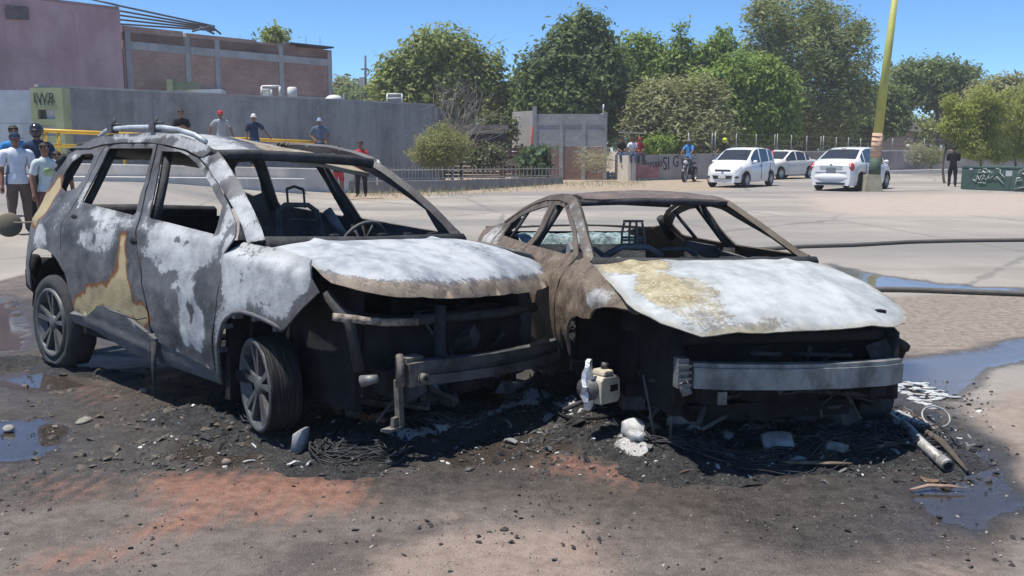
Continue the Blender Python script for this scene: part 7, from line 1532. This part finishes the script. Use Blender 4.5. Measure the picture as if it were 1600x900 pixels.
    for s, nm in ((-1, 'R'), (1, 'L')):
        w_, h_ = Vector(J['wr' + nm]) * H, Vector(J['ha' + nm]) * H; d = (h_ - w_).normalized(); sx = d.cross(Vector((0, 1, 0.1))).normalized(); pn = d.cross(sx)
        for k, ln in ((-1.5, .034), (-.5, .042), (.5, .040), (1.5, .030)):
            b_ = h_ + sx * k * .0098 * H; mbx.tube([b_ - d * .004 * H, b_ + d * ln * .5 * H, b_ + d * ln * H * .9 + pn * .010 * H * s], [.0052 * H, .0048 * H, .0036 * H], 5)
        b_ = w_.lerp(h_, .35); mbx.tube([b_, b_ + (d * .6 + sx * s * .8).normalized() * .022 * H, b_ + (d * .9 + sx * s * .5).normalized() * .040 * H], [.0062 * H, .0056 * H, .004 * H], 5)
    put(mbx.v, mbx.f, 2)
    mby = MB()
    for s in (-1, 1): mby.ball(hc + hm @ (Vector((s * .018, -.047, .006)) * H), (.006 * H, .004 * H, .004 * H), 6, 4)
    mby.ball(hc + hm @ (Vector((0, -.047, -.036)) * H), (.013 * H, .004 * H, .003 * H), 6, 4); put(mby.v, mby.f, 4)
    me = bpy.data.meshes.new('body'); bm.to_mesh(me); bm.free()
    for q in (shirt, pants, SKIN, shoe or plain('dark_shoe', (.03, .028, .027), .7), HAIR): me.materials.append(q)
    link('body', me, None, e)
    if hat == 'cap':
        m = MB(); cc = hc + Vector((0, .002, .012)) * H; m.lathe([(.0, .052 * H), (.028 * H, .047 * H), (.046 * H, .028 * H), (.054 * H, .0)], 18, 'Z', (0, 0, 0)); m.v = [tuple(cc + hm @ Vector((v[0] * .92, v[1] * 1.08, v[2]))) for v in m.v]
        bv = [cc + hm @ (Vector((math.sin(a) * r_, -math.cos(a) * r_ * 1.05 - .0, -.004 - .01 * (r_ > .06))) * H) for r_ in (.05, .088) for a in [lerp(-1.0, 1.0, k / 8) for k in range(9)]]
        m.add([tuple(v) for v in bv] + [tuple(v + Vector((0, 0, -.004))) for v in bv], [(k, k + 1, k + 10, k + 9) for k in range(8)] + [(18 + k, 27 + k, 28 + k, 19 + k) for k in range(8)] + [(9 + k, 10 + k, 28 + k, 27 + k) for k in range(8)], 0, True); m.build('cap', hatcol, e)
    elif hat == 'helmet':
        m = MB(); m.ball(hc + Vector((0, .004, .004)) * H, Vector((.070, .080, .078)) * H, 18, 12); m.build('helmet', hatcol, e); m = MB(); m.ball(hc + Vector((0, -.022, .002)) * H, Vector((.060, .062, .030)) * H, 14, 8); m.build('visor', BLKP, e)
    if hat != 'helmet' and hair:
        m = MB(); zt = .0 if hat else .060; m.ball((0, 0, 0), (.050 * H, .058 * H, .052 * H), 16, 10); out = []
        for v in m.v: v = Vector(v); lim = -.004 * H if v.y < -.012 * H else -.032 * H; v.z = max(v.z, lim) if not (v.y < -.012 * H and v.z < .016 * H) else max(v.z, .020 * H); out.append(tuple(hc + hm @ (v + Vector((0, .006, .008)) * H) + Vector((0, 0, .003 * nz(v, 60)))))
        m.v = out; m.build('hair', HAIR, e, recalc=True)
    return e
def pat(px, py_head, Y, H=1.70):      # stands so that the top of the head is seen at this pixel
    p = at(px, py_head, Y); return Vector((p.x, Y, p.z - H * 1.0))
def face(loc, tx=-.3, ty=5.0): return math.atan2(ty - loc.y, tx - loc.x) + R(90)
NAVY = cloth('navy', (.022, .035, .075)); BLACKC = cloth('black', (.014, .014, .016)); WHITEC = cloth('white', (.62, .65, .72)); GREYC = cloth('grey', (.30, .31, .33)); REDC = cloth('red', (.42, .035, .045)); BLUEC = cloth('blue', (.05, .22, .48)); DENIM = cloth('denim', (.055, .085, .15)); BROWNP = cloth('brown', (.115, .085, .075)); SLATE = cloth('slate', (.09, .12, .18)); LTEE = cloth('pale_tee', (.46, .52, .52))
l = pat(22, 207, 15.8, 1.72); person('man in white tee shirt and dark cap at the left edge', l, R(38), 1.72, WHITEC, BROWNP, 'down', hat='cap', hatcol=NAVY, build=1.22, head_yaw=R(10))
l = pat(20, 196, 17.6, 1.74); person('person in bright blue top behind the man in white', l, R(35), 1.74, BLUEC, DENIM, 'down')
l = pat(56, 196, 16.8, 1.74); person('person in dark top wearing a black motorcycle helmet', l, R(20), 1.74, NAVY, BLACKC, 'down', hat='helmet', hatcol=plain('black_gloss', (.02, .02, .024), .15, spec=.8), build=1.1)
l = pat(68, 223, 14.9, 1.55); e = person('young person in pale printed tee shirt beside the wreck of the SUV', l, R(50), 1.55, LTEE, cloth('maroon', (.14, .06, .06)), ('down', 'down'), build=.95)
m = MB(); m.ball((.0, -.098, 1.10), (.085, .012, .06), 10, 6); m.build('shirt_print', plain('green_print', (.32, .42, .20), .8, var=.5, scale=20), e)
l = pat(88, 236, 15.6, 1.5); person('dark haired person half hidden behind the young person in the printed tee', l, R(30), 1.5, BLACKC, BLACKC, 'down')
def on_kerb(px, ph, o, H, **k):       # stands on the upper step of the bridge kerb
    best = None
    for i in range(240):
        s = bL * i / 199; p = bpt(s, o, bz(s, 1.42, .95)); q = 800 + FPX * p.x / (p.y * math.cos(PITCH))
        if best is None or abs(q - px) < best[0]: best = (abs(q - px), p)
    return best[1]
l = on_kerb(285, 178, 1.7, 1.62); person('dark haired person in black leaning on the yellow railing with folded arms', l, face(l), 1.66, BLACKC, DENIM, 'fold', lean=.1)
l = on_kerb(347, 172, 1.72, 1.72); person('man in red cap and grey shirt leaning back on the yellow railing', l, face(l), 1.72, GREYC, DENIM, 'rail', hat='cap', hatcol=REDC, build=1.1)
l = on_kerb(398, 179, 1.72, 1.70); person('man in white cap and navy shirt with one arm along the railing', l, face(l), 1.70, NAVY, cloth('bright_jeans', (.06, .16, .34)), ('down', 'railL'), hat='cap', hatcol=cloth('white_cap', (.6, .6, .6)), build=1.05)
l = on_kerb(500, 180, 1.72, 1.72); person('man in pale blue cap and slate shirt standing at the right end of the railing', l, face(l), 1.74, SLATE, NAVY, 'hips', hat='cap', hatcol=cloth('pale_blue_cap', (.26, .34, .48)), build=1.1)
l = G(527, 305); l = Vector((at(527, 219, 29).x, 29, gz(at(527, 219, 29).x, 29))); person('person in black top and red shorts seen through the SUV pillar', l, face(l), 1.66, BLACKC, REDC, 'fold', shorts=True)
l = Vector((at(563, 220, 29.5).x, 29.5, .05)); person('man in red polo and dark trousers standing by the embankment', l, face(l) - R(10), 1.76, REDC, BLACKC, 'fold', hair=True)
l = Vector((at(806, 218, 45.5).x, 45.5, .15)); person('person in white behind the low board wall', l, R(20), 1.6, WHITEC, DENIM, 'down'); l = Vector((at(815.5, 217, 45.2).x, 45.2, .2)); person('person in red behind the low board wall', l, R(-20), 1.62, REDC, DENIM, 'down')
def sitter(label, px, Y, zseat, H, sh, pa, **k): l = Vector((at(px, 240, Y).x, Y, zseat - .445 * H)); return person(label, l, R(5), H, sh, pa, 'lap', 'sit', **k)
sitter('person in black shirt sitting on the lettered wall, leftmost of three', 971, 48.1, 1.22, 1.66, BLACKC, DENIM); sitter('person in white tee shirt sitting at the end of the lettered wall', 987, 46.7, 1.22, 1.66, WHITEC, DENIM, lean=.25); sitter('person in red top and red cap sitting on the lettered wall', 999, 47.2, 1.22, 1.66, REDC, cloth('dark_jeans', (.03, .035, .05)), hat='cap', hatcol=REDC)
l = Vector((8.50, 45.3, .33)); person('rider in blue shirt sitting on the black motorbike', l, R(-120) + R(90), 1.70, BLUEC, DENIM, 'bars', 'ride', hat='cap', hatcol=plain('grey_cap', (.18, .19, .21), .8))
l = Vector((10.35, 45.9, .36)); person('rider in yellow helmet behind the white hatchback', l, R(-140) + R(90), 1.70, BLACKC, DENIM, 'bars', 'ride', hat='helmet', hatcol=plain('neon_yellow', (.55, .65, .02), .3))
l = Vector((at(1205, 223, 44.5).x, 44.5, 0)); person('person in red shirt with a hand at the face behind the hatchback', l, R(-60), 1.74, REDC, DENIM, ('face', 'fold'), lean=.08, build=1.1)
l = G(1487, 292); person('person all in black standing near the green cabinet', Vector((l.x, l.y, 0)), R(160), 1.66, BLACKC, BLACKC, 'phone', 'step', long_sleeve=True, build=1.25)
l = Vector((at(1419, 223, 66).x, 66, .2)); person('distant rider in white helmet beyond the low wall', l, R(-60), 1.66, BLACKC, BLACKC, 'bars', 'ride', hat='helmet', hatcol=WPL)
# ------------------------------------------------------------------ haze: dusty midday air round the whole place
m = MB(); m.box((0, 800, 6.9), (2200, 1900, 15.8)); hz = NT('dusty_air')
for n_ in list(hz.t.nodes):
    if n_ != hz.out: hz.t.nodes.remove(n_)
pv_ = hz.t.nodes.new('ShaderNodeVolumePrincipled'); pv_.inputs['Density'].default_value = 0.0009; pv_.inputs['Color'].default_value = (.90, .93, 1.0, 1); pv_.inputs['Anisotropy'].default_value = 0.0
hz.t.links.new(pv_.outputs[0], hz.out.inputs['Volume'])
o = m.build('haze', hz.m); prop(o, 'thin dusty midday haze over the street', 'haze', kind='stuff')
